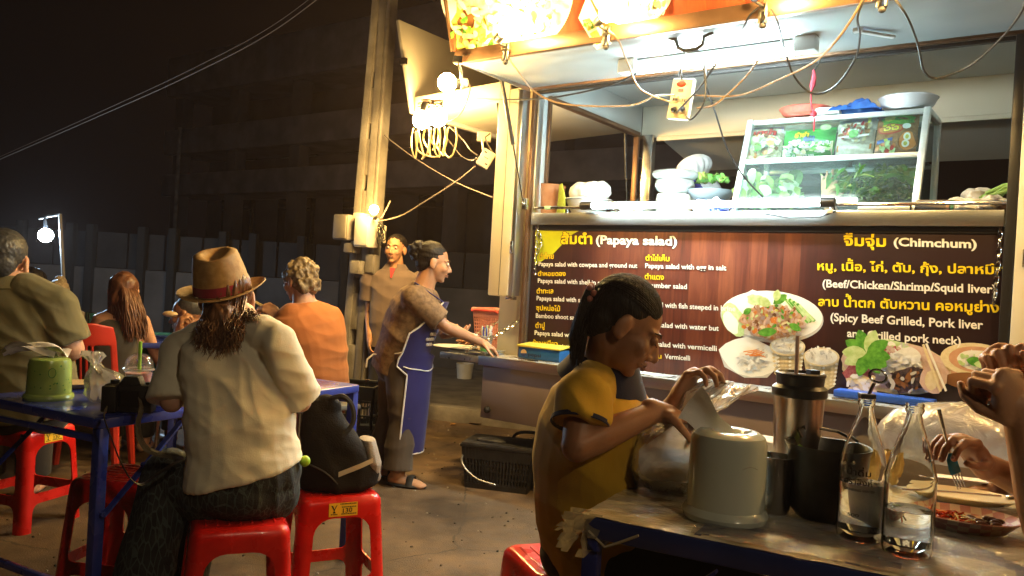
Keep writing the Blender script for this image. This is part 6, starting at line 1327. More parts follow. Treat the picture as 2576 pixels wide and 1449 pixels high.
me = m_.mesh(); o = bpy.data.objects.new('t', me); COL.objects.link(o); s = o.modifiers.new('s', 'SOLIDIFY'); s.thickness = .012; s2 = o.modifiers.new('b', 'SUBSURF'); s2.levels = 1; s2.render_levels = 1
out = bpy.data.meshes.new_from_object(o.evaluated_get(bpy.context.evaluated_depsgraph_get())); bpy.data.objects.remove(o); link('backrest', out, red_ch, ch, smooth=50)
m_ = MB(); m_.box((0, .0, .42), (.42, .42, .025)); m_.build('seat', red_ch, ch, bevel=.012)
for (x, y) in ((-1, -1), (1, -1), (1, 1), (-1, 1)):
    m_ = MB(); m_.tube([(x*.18, y*.18, .41), (x*.215, y*.215, 0)], [.028, .02], 8); m_.build('leg', red_ch, ch)
# ---------------------------------------------------------------- people
UPZ = V(0, 0, 1)
def frame(c, fwd, up=(0, 0, 1), s=1.0):
    """x right, y forward, z up -> world"""
    f = Vector(fwd).normalized(); r = f.cross(Vector(up)).normalized(); u = r.cross(f).normalized(); c = Vector(c)
    R = Matrix((r, f, u)).transposed()
    fn = lambda x, y, z: c + R @ (V(x, y, z)*s)
    fn.R = R; fn.s = s; fn.c = c
    return fn
def head_prims(mb, H, neck):
    R = H.R; s = H.s; e = lambda c, r, RR=None: mb.ell(H(*c), tuple(k*s for k in r), R=RR or R, n=18, m=12)
    e((0, -.018, .030), (.074, .092, .082)); e((0, .022, -.02), (.060, .066, .085)); e((0, .028, -.066), (.046, .050, .040)); e((0, .060, -.092), (.021, .020, .016))
    caps(mb, H(0, .084, .006), H(0, .102, -.030), .0075*s, .0115*s, 10)
    for k in (-1, 1):
        e((k*.012, .088, -.036), (.009, .011, .008)); e((k*.031, .054, -.024), (.028, .028, .030)); caps(mb, H(k*.012, .080, .026), H(k*.044, .062, .024), .009*s, .007*s, 10)
        e((k*.079, -.010, -.006), (.009, .022, .033), R @ Matrix.Rotation(k*.35, 3, 'Z')); e((k*.078, -.006, -.028), (.010, .012, .013))
    caps(mb, H(-.016, .078, -.060), H(.016, .078, -.060), .010*s, .010*s, 10)
    caps(mb, H(0, -.02, -.05), neck, .056*s, .066*s, 16)
def face_parts(root, H, lids=False):
    for k in (-1, 1):
        m_ = MB(); m_.ell(H(k*.031, .074, .008), (.0125*H.s,)*3, n=14, m=10); e = m_.build('eye', skin_b if lids else eye_w, root, True)
        if lids:
            m_ = MB(); m_.tube([H(k*.019, .084, .003), H(k*.031, .0885, -.001), H(k*.043, .080, .003)], [.001, .0018, .001], 6); m_.build('eyelash', hair_b, e, True)
            m_ = MB(); m_.tube([H(k*.012, .086, .024), H(k*.028, .083, .031), H(k*.047, .066, .026)], [.002*H.s, .003*H.s, .0015*H.s], 7, flat=.8); m_.build('eyebrow', hair_b, root, True); continue
        m_ = MB(); m_.ell(H(k*.031, .0815, .006 - (.004 if lids else 0)), (.0068*H.s, .0058*H.s, .0068*H.s), R=H.R, n=12, m=8); m_.build('iris', eye_d, e, True)
        m_ = MB(); m_.tube([H(k*.012, .087, .024), H(k*.028, .085, .031), H(k*.047, .068, .026)], [.003*H.s, .0042*H.s, .002*H.s], 7, flat=.8); m_.build('eyebrow', hair_b, root, True)
    m_ = MB(); m_.tube([H(-.024, .080, -.058), H(-.010, .0895, -.0545), H(0, .0905, -.056), H(.010, .0895, -.0545), H(.024, .080, -.058)], [.002, .0048, .0045, .0048, .002], 8); m_.tube([H(-.022, .080, -.061), H(0, .0905, -.066), H(.022, .080, -.061)], [.002, .0062, .002], 8); m_.build('lips', lip_m, root, True)
TIPS = []
def hand_prims(mb, wr, d, n, side, curl=.5, s=1.0, spread=.12, thumb=.5, each=None, fat=1.12):
    """wr wrist, d wrist->knuckles, n palm normal, side +1/-1: which way along d x n the thumb lies"""
    d = Vector(d).normalized(); n = Vector(n); n = (n - d*n.dot(d)).normalized(); sd = d.cross(n)*side; wr = Vector(wr)
    R = Matrix((sd, d, n)).transposed()
    mb.ell(wr + d*.048*s, (.041*s, .056*s, .0165*s*fat), R=R, n=16, m=10); mb.ell(wr + d*.075*s, (.042*s, .022*s, .0135*s*fat), R=R, n=16, m=10)
    mb.ell(wr + d*.036*s + sd*.026*s + n*.006*s, (.017*s, .034*s, .016*s), R=R, n=12, m=8)
    caps(mb, wr - d*.02*s, wr + d*.03*s, .026*s, .026*s, 12)
    L_ = [(.040, .026, .021), (.045, .030, .023), (.042, .028, .022), (.033, .021, .019)]; rad = [r*fat for r in (.0088, .0092, .0088, .0078)]
    for k in range(4):
        off = .030 - .020*k; p = wr + d*(.084 - .004*abs(k-1.2))*s + sd*off*s
        dd = (d + sd*(spread*(1.5-k)*.5)).normalized(); cu = each[k] if each else curl*(1+.06*k)
        mb.ell(p - n*.002*s, .0105*s, n=10, m=8); a = 0
        for j in range(3):
            a += cu*(.9, 1.15, .8)[j]; q = p + (dd*cos(a) + n*sin(a))*L_[k][j]*s; caps(mb, p, q, rad[k]*s*(1-.08*j), rad[k]*s*(1-.08*(j+1)), 10)
            if j == 2: TIPS.append((q, (q-p).normalized(), (dd*sin(a) - n*cos(a)), rad[k]*s*.78))
            p = q
    p = wr + d*.022*s + sd*.030*s + n*.006*s; t1 = (d*.62 + sd*(.75-.35*thumb) + n*(.15+.55*thumb)).normalized(); q = p + t1*.040*s; caps(mb, p, q, .0125*s, .0105*s, 10)
    t2 = (t1 + (d*.5 - sd*.55*thumb + n*.3*thumb)).normalized(); q2 = q + t2*.033*s; caps(mb, q, q2, .0105*s, .0088*s, 10); t3 = (t2 + (d*.3 - sd*.6*thumb)).normalized(); caps(mb, q2, q2 + t3*.024*s, .009*s, .0075*s, 10)
def arm_prims(mb, a, s=1.0, ru=.043, rf=.036, rw=.025):
    sh, el, wr = map(Vector, a); caps(mb, sh, el, ru*s, rf*s*.98); m = el.lerp(wr, .28); caps(mb, el, m, rf*s, rf*1.02*s); caps(mb, m, wr, rf*1.02*s, rw*s)
def foot_prims(mb, an, d, s=1.0):
    d = Vector(d).normalized(); an = Vector(an); R = frame((0, 0, 0), d).R; mb.ell(an + d*.06 + V(0, 0, -.045), (.042*s, .115*s, .030*s), R=R, n=14, m=10); mb.ell(an - d*.02 + V(0, 0, -.03), (.034*s, .045*s, .04*s), R=R, n=12, m=8); mb.ell(an + d*.14 + V(0, 0, -.055), (.045*s, .05*s, .02*s), R=R, n=12, m=8)
def torso_rings(pv, nk, F, bulge=0.0, prof=None, s=1.0, lean=None):
    """stack of rings from the hem to the neck; prof: (t, half width, half depth)"""
    pv = Vector(pv); nk = Vector(nk); ax = (nk-pv); F = Vector(F); F = (F - ax.normalized()*F.dot(ax.normalized())).normalized(); Rt = F.cross(ax.normalized()); out = []
    for (t, w_, dp) in prof:
        c = pv + ax*t - F*bulge*sin(pi*max(0, min(1, t))); out.append(ring(c, Rt*w_*s, F*dp*s, 24, 2.3))
    return out
SHIRT = [(-.12, .178, .125), (.05, .172, .125), (.25, .160, .115), (.5, .170, .115), (.72, .185, .112), (.86, .180, .100), (.95, .120, .080), (1.02, .072, .066)]
def body_core(mb, pv, nk, F, bulge=0, s=.90):
    mb.loft(torso_rings(pv, nk, F, bulge, [(t, w_*s, d*s) for (t, w_, d) in SHIRT]))
def sleeve(mb, sh, el, f, r0, r1, extra=None):
    sh = Vector(sh); el = Vector(el); e = sh.lerp(el, f); d = (e-sh); mb.cyl(sh - d*.08, e, r0, r1, 22); mb.ell(sh, r0*1.0, n=16, m=10)
def legs(mb, hips, knees, ankles, s=1.0, r=(.088, .062, .045)):
    for h, k, a in zip(hips, knees, ankles): caps(mb, h, k, r[0]*s, r[1]*s, 16); caps(mb, k, a, r[1]*s, r[2]*s, 16)
def trouser(mb, hips, knees, ankles, r=(.098, .075, .07), lift=.03):
    for h, k, a in zip(hips, knees, ankles):
        h, k, a = map(Vector, (h, k, a)); caps(mb, h, k, r[0], r[1], 18); mb.ell(k, r[1], n=14, m=10); mb.cyl(k, a + V(0, 0, lift), r[1], r[2], 18)
def strands(name, roots, mat, root, r=.0035, n=5):
    m_ = MB()
    for pts in roots:
        k = len(pts); m_.tube(pts, [r*(1-.75*(i/(k-1))**2.0) for i in range(k)], n)
    return m_.build(name, mat, root, True, smooth=80)
def hairdisp(amp, fr, seed, stretch=(1, 1, .2), H=None):
    def fn(co, no):
        q = co if H is None else (co - np.array(H.c)) @ np.array(H.R)
        return amp*vnoise(q*np.array(stretch), fr, seed, 2)
    return fn
def hell(mb, H, c, r, n=18, m=12): mb.ell(c, tuple(k*H.s for k in r), R=H.R, n=n, m=m)
def scalp(mb, H, full=1.0):
    hell(mb, H, H(0, -.033, .043), (.080*full, .094*full, .086*full), 24, 16); hell(mb, H, H(0, -.062, -.008), (.068*full, .056*full, .066*full))
def mkperson(label, loc, group=None): return thing('person', label, 'person', loc, 0, group)
NAILM = nail_m
def nails(root, tips):
    m_ = MB()
    for (p, d, n, r) in tips:
        sd, u, d = basis(d, n); m_.ell(Vector(p) + u*r*.75, (r*.62, r*.35, r*.8), R=Matrix((sd, u, d)).transposed(), n=10, m=6)
    m_.build('nails', NAILM, root, True)
# ============ woman in the straw hat (seen from behind)
hw = mkperson('woman in a cream shirt and straw hat seen from behind on a stool', (-.87, 2.60, 0))
F = V(-.33, .94, 0).normalized(); Rt = F.cross(UPZ)
pv = V(-.835, 2.60, .575); nk = P(598, 806, 2.60)
shR = P(700, 862, 2.52); elR = P(757, 1010, 2.62); wrR = elR + V(-.13, .20, .0)
shL = P(452, 880, 2.62); elL = P(432, 1010, 2.55); wrL = elL + V(-.10, .21, .005)
H = frame(P(572, 752, 2.66), (-.22, .95, -.12), (-.06, -.1, 1), 1.0)
hipL, hipR = pv - Rt*.09 + V(0, 0, -.02), pv + Rt*.09 + V(0, 0, -.02)
knL = P(425, 1190, 2.60); knR = pv + V(-.22, .34, -.04); anL = V(knL.x-.05, knL.y-.10, .09); anR = V(knR.x-.02, knR.y-.22, .09)
m_ = MB(); head_prims(m_, H, nk); body_core(m_, pv, nk, F, .02); arm_prims(m_, (shR, elR, wrR)); arm_prims(m_, (shL, elL, wrL)); hand_prims(m_, wrR, wrR-elR, (0, 0, -1), 1, .5); hand_prims(m_, wrL, wrL-elL, (0, 0, -1), -1, .5)
legs(m_, (hipL, hipR), (knL, knR), (anL, anR)); foot_prims(m_, anL, (-.5, .8, 0)); foot_prims(m_, anR, (-.5, .8, 0)); organic('body', m_, skin_c, hw, .006, 4)
face_parts(hw, H)
tr_ = torso_rings(pv, nk, F, .035, [(.035, .184, .158), (.10, .178, .148), (.22, .166, .130), (.45, .164, .110), (.68, .176, .104), (.84, .170, .092), (.95, .115, .076), (1.03, .072, .065)])
for k_, q_ in ((0, 1.0), (1, .75), (2, .35)): tr_[k_] = [p + V(0, 0, .20*q_*(p-pv).dot(Rt)) for p in tr_[k_]]
m_ = MB(); m_.loft(tr_)
sleeve(m_, shR, elR, .96, .060, .068); sleeve(m_, shL, elL, .98, .062, .072); caps(m_, shL.lerp(nk, .45), shL, .058, .060); caps(m_, shR.lerp(nk, .45), shR, .058, .058)
bc = pv.lerp(nk, .5) - F*.12
fd = [(tuple(bc + Rt*.05 + V(0, 0, .08)), (.55, 0, .84), .075, .0085, .16), (tuple(bc + Rt*.12 + V(0, 0, -.10)), (.35, .1, .93), .06, .0075, .14), (tuple(shR + V(-.03, -.05, -.10)), (.9, .1, .25), .06, .008, .13), (tuple(shL + V(0, -.05, -.1)), (-.8, .1, .4), .06, .008, .12), (tuple(bc - Rt*.10 + V(0, 0, -.12)), (-.35, 0, .93), .07, .007, .15), (tuple(nk + V(.06, -.06, -.07)), (.9, 0, -.2), .05, .006, .10), (tuple(bc), (.5, 0, .86), .028, .0022, .4), (tuple(bc + V(.05, 0, -.1)), (-.2, 0, 1), .035, .0022, .3)]
organic('shirt', m_, shirt_cr, hw, .0055, 5, folds(fd, .004, 2))
def pants_mat():
    m = M('printed elephant trousers', (.012, .014, .016), (.028, .030, .034), rough=.8, scale=30, bump=.3, bscale=200); nt = m.node_tree; N = nt.nodes; L = nt.links
    tc = N.new('ShaderNodeTexCoord'); mp = N.new('ShaderNodeMapping'); mp.inputs['Scale'].default_value = (60, 60, 16); L.new(tc.outputs['Object'], mp.inputs[0])
    vo = N.new('ShaderNodeTexVoronoi'); vo.feature = 'DISTANCE_TO_EDGE'; vo.inputs['Scale'].default_value = 1; L.new(mp.outputs[0], vo.inputs['Vector'])
    nz = N.new('ShaderNodeTexNoise'); nz.inputs['Scale'].default_value = 7; L.new(tc.outputs['Object'], nz.inputs['Vector'])
    lt = N.new('ShaderNodeMath'); lt.operation = 'LESS_THAN'; lt.inputs[1].default_value = .07; L.new(vo.outputs['Distance'], lt.inputs[0])
    g = N.new('ShaderNodeMath'); g.operation = 'GREATER_THAN'; g.inputs[1].default_value = .42; L.new(nz.outputs['Fac'], g.inputs[0]); mu = N.new('ShaderNodeMath'); mu.operation = 'MULTIPLY'; L.new(lt.outputs[0], mu.inputs[0]); L.new(g.outputs[0], mu.inputs[1])
    mx = N.new('ShaderNodeMix'); mx.data_type = 'RGBA'; b = N['Principled BSDF']; src = b.inputs['Base Color'].links[0].from_socket; L.new(mu.outputs[0], mx.inputs['Factor']); L.new(src, mx.inputs[6]); mx.inputs[7].default_value = (.055, .072, .07, 1); L.new(mx.outputs[2], b.inputs['Base Color']); return m
m_ = MB(); m_.ell(pv + V(0, 0, -.035), (.182, .150, .100), R=frame((0, 0, 0), F).R, n=22, m=14); m_.ell(pv + Rt*.05 + V(0, 0, .02), (.133, .150, .105), R=frame((0, 0, 0), F).R, n=22, m=14); trouser(m_, (hipL + V(0, 0, -.03), hipR + V(0, 0, -.03)), (knL, knR), (anL, anR), (.094, .078, .09))
organic('trousers', m_, pants_mat(), hw, .007, 5, folds([(tuple(pv - F*.1), (.9, .3, .1), .035, .004, .25), (tuple(knL + V(0, 0, -.2)), (.8, .3, .1), .07, .010, .25)], .006, 4))
# hair: cap under the hat and a wavy loose ponytail
r_ = random.Random(21); rts = []
for k in range(760):
    a = r_.uniform(-1, 1); st = H(a*.066, -.075-.02*r_.random()+.03*abs(a), -.02+r_.uniform(-.03, .03)); d = r_.uniform(.8, 1.15); tgt = P(548+a*52+r_.uniform(-14, 14), 905-abs(a)*25+r_.uniform(-60, 8), 2.47+r_.uniform(-.02, .05)); ph = r_.uniform(0, 6.28); am = r_.uniform(.004, .013); pts = []
    mid = P(560+a*46+r_.uniform(-10, 10), 812, 2.46+r_.uniform(-.025, .03))
    for i in range(15):
        t = i/14; p = st*(1-t)**2 + mid*2*t*(1-t) + tgt*t*t; pts.append(p + Rt*(sin(ph+t*11)*am*t) + V(0, -1, 0)*(cos(ph*1.7+t*9)*am*.7*t))
    rts.append(pts)
for k in range(70):     # loose strands falling on her right shoulder
    a = r_.random(); st = H(.070, -.03-.02*a, -.03-.03*r_.random()); tgt = P(640+r_.uniform(-26, 14), 800+r_.uniform(-8, 12), 2.5+r_.uniform(-.02, .05)); ph = r_.uniform(0, 6.28); mid = (st+tgt)/2 + V(.0, -.03, .01)
    rts.append([st*(1-t)**2 + mid*2*t*(1-t) + tgt*t*t + V(sin(ph+t*9)*.008*t, 0, cos(ph+t*8)*.006*t) for t in [i/10 for i in range(11)]])
strands('loose_hair', rts, hair_br, hw, .0023)
m_ = MB(); hell(m_, H, H(0, -.022, .028), (.080, .094, .088)); hell(m_, H, H(0, -.06, -.045), (.066, .055, .06)); caps(m_, P(560, 800, 2.53), P(548, 862, 2.50), .052, .035); organic('hair', m_, hair_br, hw, .006, 3, hairdisp(.008, 60, 3, (1, 1, .25)))
# straw hat (worn: a thing of its own)
HT = frame(P(559, 728, 2.645), (-.22, .93, .26), (-.10, -.52, 1), 1.0)
hat = thing('straw_hat', 'woven straw fedora with burgundy ribbon worn by the woman in cream', 'hat', tuple(HT.c))
def strawm(nm, ax):
    m = M(nm, (.40, .235, .085), (.54, .345, .14), rough=.65, scale=50); nt = m.node_tree; N = nt.nodes; L = nt.links
    tc = N.new('ShaderNodeTexCoord'); wv = N.new('ShaderNodeTexWave'); wv.wave_type = 'BANDS'; wv.bands_direction = 'X'; wv.inputs['Scale'].default_value = 1; 
    L.new(tc.outputs['UV'], wv.inputs['Vector']); wv.inputs['Scale'].default_value = 14
    bp = N.new('ShaderNodeBump'); bp.inputs['Strength'].default_value = .35; bp.inputs['Distance'].default_value = .004; L.new(wv.outputs['Fac'], bp.inputs['Height']); L.new(bp.outputs[0], N['Principled BSDF'].inputs['Normal'])
    mx = N.new('ShaderNodeMix'); mx.data_type = 'RGBA'; mx.blend_type = 'MULTIPLY'; b = N['Principled BSDF']; src = b.inputs['Base Color'].links[0].from_socket; mx.inputs['Factor'].default_value = .2; L.new(src, mx.inputs[6]); L.new(wv.outputs['Color'], mx.inputs[7]); L.new(mx.outputs[2], b.inputs['Base Color']); return m
straw_b = strawm('woven straw braid', 0)
def uvloft(fn, nu, nv, uscale):
    """closed-in-u surface fn(u in 0..1, v in 0..1) with uv.x following v so that the braid runs round"""
    m_ = MB(); vs = [fn(i/nu, j/nv) for j in range(nv+1) for i in range(nu)]; m_.v = [tuple(p) for p in vs]; uv = []
    for j in range(nv):
        for i in range(nu): m_.f.append((j*nu+i, j*nu+(i+1) % nu, (j+1)*nu+(i+1) % nu, (j+1)*nu+i)); m_.mi.append(0)
    me = bpy.data.meshes.new('hat'); me.from_pydata(m_.v, [], m_.f); ul = me.uv_layers.new()
    for lp in me.loops: ul.data[lp.index].uv = (lp.vertex_index//nu/nv*uscale, lp.vertex_index % nu/nu)
    return me
def crown(u, v):
    t = 2*pi*u; top = .132
    if v < .7:
        k = v/.7; z = k*top*.93; rx = .088-.020*k**1.6; ry = .100-.016*k**1.6
    else:
        k = (v-.7)/.3; z = top*(.93+.07*sin(min(1, k*2.2)*pi/2)); q = max(0.0, 1-k); rx = .068*q**.8; ry = .084*q**.8
    x = cos(t)*rx; y = sin(t)*ry
    # teardrop dent on top with a pinch at the front
    g = np.exp(-(x*x/.0009 + (y+.012)**2/.0030)); z -= .046*float(g)*(1 if v > .55 else 0)*min(1, max(0, (v-.55)/.2))
    if v > .3 and y > 0: x *= 1-.18*float(np.exp(-((y-.06)**2)/.0012))*(v-.3)/.7
    return HT(x, y, z)
def brim(u, v):
    t = 2*pi*u; k = v; rx = .088+.052*k; ry = .100+.050*k; z = -.004 - .004*k + .022*k*k*abs(cos(t))**2 + .012*k*k*max(0, -sin(t)) - .006*k*k*max(0, sin(t)); return HT(cos(t)*rx, sin(t)*ry, z)
def solid(me, th):
    o = bpy.data.objects.new('t', me); COL.objects.link(o); s = o.modifiers.new('s', 'SOLIDIFY'); s.thickness = th; s.offset = 0
    out = bpy.data.meshes.new_from_object(o.evaluated_get(bpy.context.evaluated_depsgraph_get())); bpy.data.objects.remove(o); return out
link('crown', solid(uvloft(crown, 64, 40, 9.0), .003), straw_b, hat, True, 70); link('brim', solid(uvloft(brim, 64, 14, 3.4), .003), straw_b, hat, True, 70)
m_ = MB(); m_.loft([[HT(cos(t)*(.0905-.020*(z/.11)**1.6), sin(t)*(.1025-.016*(z/.11)**1.6), z) for t in [2*pi*i/64 for i in range(64)]] for z in (.002, .012, .022, .032)], cap=False); m_.build('ribbon', band_m, hat, True, smooth=70)
# ============ woman in the mustard polo (profile, facing right)
yw = mkperson('woman in a mustard polo with a ponytail looking down, seen in profile', (.20, 2.28, 0))
F = V(.93, .30, 0).normalized(); Rt = F.cross(UPZ)
pv = V(.265, 2.16, .555); nk = P(1515, 938, 2.08)
H = frame(V(.292, 1.992, 1.158), (.86, -.18, -.50), (.50, 0, .86), .95)
shR = P(1470, 996, 1.93); elR = P(1452, 1122, 1.87); wrR = P(1655, 1034, 1.95)
shL = P(1545, 970, 2.28); elL = P(1620, 1110, 2.18); wrL = P(1700, 1012, 2.02)
hipL, hipR = pv - Rt*.09, pv + Rt*.09; knL, knR = pv - Rt*.11 + F*.40, pv + Rt*.10 + F*.38 + V(0, 0, -.04); anL, anR = knL + V(-.02, .05, -.42), knR + V(-.10, .0, -.40)
m_ = MB(); head_prims(m_, H, nk); body_core(m_, pv, nk, F, .03); arm_prims(m_, (shR, elR, wrR), 1.0, .046, .039, .026); arm_prims(m_, (shL, elL, wrL), 1.0)
hand_prims(m_, wrR, (.9, .12, -.28), (.1, -.2, -1), -1, .55, 1.0, .1, .7); hand_prims(m_, wrL, (.40, -.10, .85), (.7, -.5, -.3), 1, .75, 1.0, .1, .8)
legs(m_, (hipL, hipR), (knL, knR), (anL, anR)); foot_prims(m_, anL, F); foot_prims(m_, anR, F); organic('body', m_, skin_b, yw, .0042, 7)
face_parts(yw, H, True)
m_ = MB(); m_.loft(torso_rings(pv, nk, F, .045, [(-.14, .170, .135), (.05, .170, .140), (.25, .165, .130), (.5, .172, .122), (.72, .180, .115), (.86, .172, .098), (.95, .11, .08), (1.0, .075, .07)]))
sleeve(m_, shR, elR, .56, .064, .070); sleeve(m_, shL, elL, .55, .062, .068); caps(m_, nk.lerp(shR, .4), shR, .06, .062)
fd = [(tuple(shR + V(0, -.05, -.03)), (.8, 0, .6), .045, .007, .10), (tuple(shR + V(.06, 0, -.10)), (.5, 0, .85), .06, .008, .14), (tuple(pv + V(0, -.12, .1)), (.3, 0, .95), .06, .006, .15), (tuple(pv + V(.1, -.05, .28)), (-.5, 0, .85), .06, .008, .13)]
organic('polo_shirt', m_, shirt_ye, yw, .0055, 5, folds(fd, .004, 6))
m_ = MB()     # collar: a flared band round the neck, open in front
CF_ = frame(nk + V(.004, -.004, .016), F, (nk-pv).normalized()+V(.45, 0, 0))
def coll(u, v):
    t = -pi/2 + .45 + (2*pi-.9)*u; t = t + pi; r0 = .074 + .042*v; z = .036*(1-v)-.030*v - .03*v*max(0, sin(t)); return CF_(cos(t)*r0*1.12, sin(t)*r0, z)
m_.grid(coll, 40, 6); link('collar', solid(m_.mesh(), .005), navy, yw, True, 60)
m_ = MB(); d = (elR-shR).normalized(); e = shR.lerp(elR, .555); sx, ux, _ = basis(d); m_.loft([[e + d*z + sx*(cos(t)*r) + ux*(sin(t)*r) for t in [2*pi*i/30 for i in range(30)]] for z, r in ((-.006, .0715), (.004, .0718), (.006, .070))], cap=False); m_.build('sleeve_band', navy, yw, True)
# placket, small emblem marks on the chest
cp_ = pv.lerp(nk, .70) + F*.125 + Rt*.05
m_ = MB(); q = [P(1532, 976, 2.0), P(1538, 970, 2.0), P(1546, 972, 2.0), P(1544, 986, 2.0), P(1536, 988, 2.0), P(1531, 982, 2.0)]
m_.tube([p + V(0, -.012, 0) for p in q] + [q[0] + V(0, -.012, 0)], .0016, 5); m_.build('chest_emblem', navy, yw, True)
m_ = MB(); scalp(m_, H)
organic('hair', m_, hair_b, yw, .0045, 3, hairdisp(.0022, 90, 5, (1, .12, .5), H))
r_ = random.Random(5); rts = []; tie = H(.01, -.128, .022)
for k in range(190):
    a = r_.uniform(-1, 1); b_ = r_.uniform(-1, 1); tgt = P(1448+a*14, 922-abs(a)*14+r_.uniform(-70, 10), 2.0+b_*.03); mid = P(1456+a*26, 830, 2.0+b_*.035); st = tie + V(a*.012, b_*.016, r_.uniform(-.014, .014)); rts.append([st*(1-t)**2 + mid*2*t*(1-t) + tgt*t*t + V(sin(8*t+k)*.003*t, 0, 0) for t in [i/9 for i in range(10)]])
for k in range(240):     # combed-back strands over the skull
    a = r_.uniform(-1.35, 1.35); q = []; of = r_.uniform(0, .0022)
    for i in range(11):
        th = .45 + (pi-.62)*i/10; y = -.033+(.095+of)*cos(th); rr = sin(th); q.append(H(sin(a)*(.081+of)*rr, y, .043+(.087+of)*rr*cos(a)*(1 if cos(a) > 0 else .6)))
    q.append(tie); rts.append(q)
strands('hair_strands', rts[:190], hair_b, yw, .0035)
strands('hair_strands', rts[190:], hair_b, yw, .0011)
m_ = MB()
for k in range(9): t = 2*pi*k/9; m_.ell(tie + V(.0+.006*sin(k*3), sin(t)*.022, cos(t)*.022), .0085, n=8, m=6)
m_.build('hair_tie', M('pinkish hair tie', (.45, .16, .12), rough=.35), yw, True)
m_ = MB(); m_.ell(pv + V(0, 0, -.02), (.165, .15, .10), R=frame((0, 0, 0), F).R, n=20, m=12); trouser(m_, (hipL, hipR), (knL, knR), (anL, anR)); organic('trousers', m_, trous_dk, yw, .008, 4)
# ============ cook in the blue apron
ck = mkperson('cook in brown top and blue apron leaning over the side counter', (-.62, 4.97, 0))
F = V(.92, .38, 0).normalized(); Rt = F.cross(UPZ)
pv = P(998, 905, 4.98); nk = P(1066, 722, 4.92)
H = frame(P(1094, 662, 4.92), (.97, .10, -.16), (.16, 0, 1), 1.02)
shR = P(1042, 752, 4.80); elR = P(1122, 822, 4.82); wrR = P(1212, 862, 4.98)
shL = P(1075, 750, 5.06); elL = P(1105, 830, 5.15); wrL = P(1122, 842, 5.05)
hipL, hipR = pv - Rt*.085, pv + Rt*.085; knL, knR = P(985, 1050, 5.05), P(1012, 1055, 4.88); anL, anR = V(*G(952, 1172, .07)), V(*G(1000, 1192, .07))
m_ = MB(); head_prims(m_, H, nk); body_core(m_, pv, nk, F, .02); arm_prims(m_, (shR, elR, wrR), .98, .044, .038); arm_prims(m_, (shL, elL, wrL), .98); hand_prims(m_, wrR, (.85, .2, -.42), (.1, .1, -1), -1, .45, 1.0, .15, .4); hand_prims(m_, wrL, (.7, -.2, .1), (0, .2, 1), 1, .3)
legs(m_, (hipL, hipR), (knL, knR), (anL, anR)); foot_prims(m_, anL, (.9, -.1, 0)); foot_prims(m_, anR, (.95, -.25, 0)); organic('body', m_, skin_a, ck, .006, 4)
face_parts(ck, H)
m_ = MB(); m_.loft(torso_rings(pv, nk, F, .03, [(-.16, .165, .135), (.05, .165, .140), (.25, .165, .130), (.5, .172, .125), (.72, .175, .118), (.86, .168, .10), (.96, .11, .08), (1.02, .07, .068)])); sleeve(m_, shR, elR, .80, .078, .074); sleeve(m_, shL, elL, .8, .074, .072)
organic('blouse', m_, brown_pr, ck, .007, 4, folds([(tuple(shR), (.6, 0, .8), .06, .008, .15), (tuple(pv.lerp(nk, .5) + Rt*.12), (.5, 0, .85), .07, .009, .18)], .005, 3))
m_ = MB(); m_.ell(pv + V(0, 0, -.03), (.15, .14, .12), R=frame((0, 0, 0), F).R); trouser(m_, (hipL, hipR), (knL, knR), (anL, anR), (.098, .085, .095), .02); organic('trousers', m_, trous_br, ck, .008, 5, folds([(tuple((anR+knR)/2), (.2, 0, 1), .08, .006, .22), (tuple((hipR+knR)/2), (.9, 0, .3), .08, .003, .2)], .004, 5))
def apron(u, v):   # bib apron wrapped round the front of the body
    ax = (nk-pv); t = .82 - 1.70*v
    c = pv + ax*max(t, 0) + V(.0, 0, 0); 
    if t < 0: c = pv + V(.03*(-t), 0, t*.62) + F*(.05*t+.0)
    wv_ = .16 if t > .45 else (.16+(.45-t)*.10 if t > 0 else .2)
    if t > .45: wv_ = .095 + (.82-t)*.18
    a = (u-.5)*2; ang = a*((1.5 if t < -.05 else 1.8) if t < .45 else 1.6)*min(1, wv_/.16)
    rx, ry = .205, (.182 if t > .1 else .222)
    return c + Rt*(sin(ang)*rx) + F*(cos(ang)*ry) + F*(.006*sin(a*7+t*3)*max(0, .5-t))
m_ = MB(); m_.grid(apron, 26, 34); ap = link('apron', solid(m_.mesh(), .004), apron_m, ck, True, 60)
for side in (0, 1):
    m_ = MB(); m_.tube([apron(side, k/20) for k in range(21)], .0055, 6); m_.build('piping', piping_m, ap, True)
m_ = MB(); m_.tube([apron(k/12, 1) for k in range(13)], .005, 6); m_.build('piping', piping_m, ap, True)
m_ = MB(); m_.tube([apron(.55+.4*k/8, .50+.03*sin(pi*k/8)) + Rt*.006 for k in range(9)], .004, 6); m_.build('piping', piping_m, ap, True)
for k, y in enumerate((.20, .25, .29, .33)):
    m_ = MB()
    for j in range(4-k % 2): q = apron(.72+.028*j, y) + (apron(.72+.028*j, y)-pv.lerp(nk, .5)).normalized()*.006; m_.ell(q, (.010, .006, .011), n=8, m=6)
    m_.build('printed_mark', piping_m, ap, True)
m_ = MB(); m_.tube([apron(1, .0), shR.lerp(nk, .55) + V(-.02, -.05, .055), nk + V(-.05, -.03, .02), nk + V(-.065, .02, .015), shL.lerp(nk, .6) + V(0, .03, .03), apron(0, .0)], .010, 8, flat=.4); m_.build('neck_strap', apron_m, ck, True)
m_ = MB(); q = [apron(1, .40), pv + Rt*.12 - F*.08 + V(0, 0, .04), pv - F*.15 + V(0, 0, .03)]; m_.tube(q, .006, 6); m_.tube([q[-1], q[-1] + V(-.03, -.02, -.03), q[-1] + V(-.035, -.02, -.08)], .006, 6); m_.build('tie_string', piping_m, ck, True)
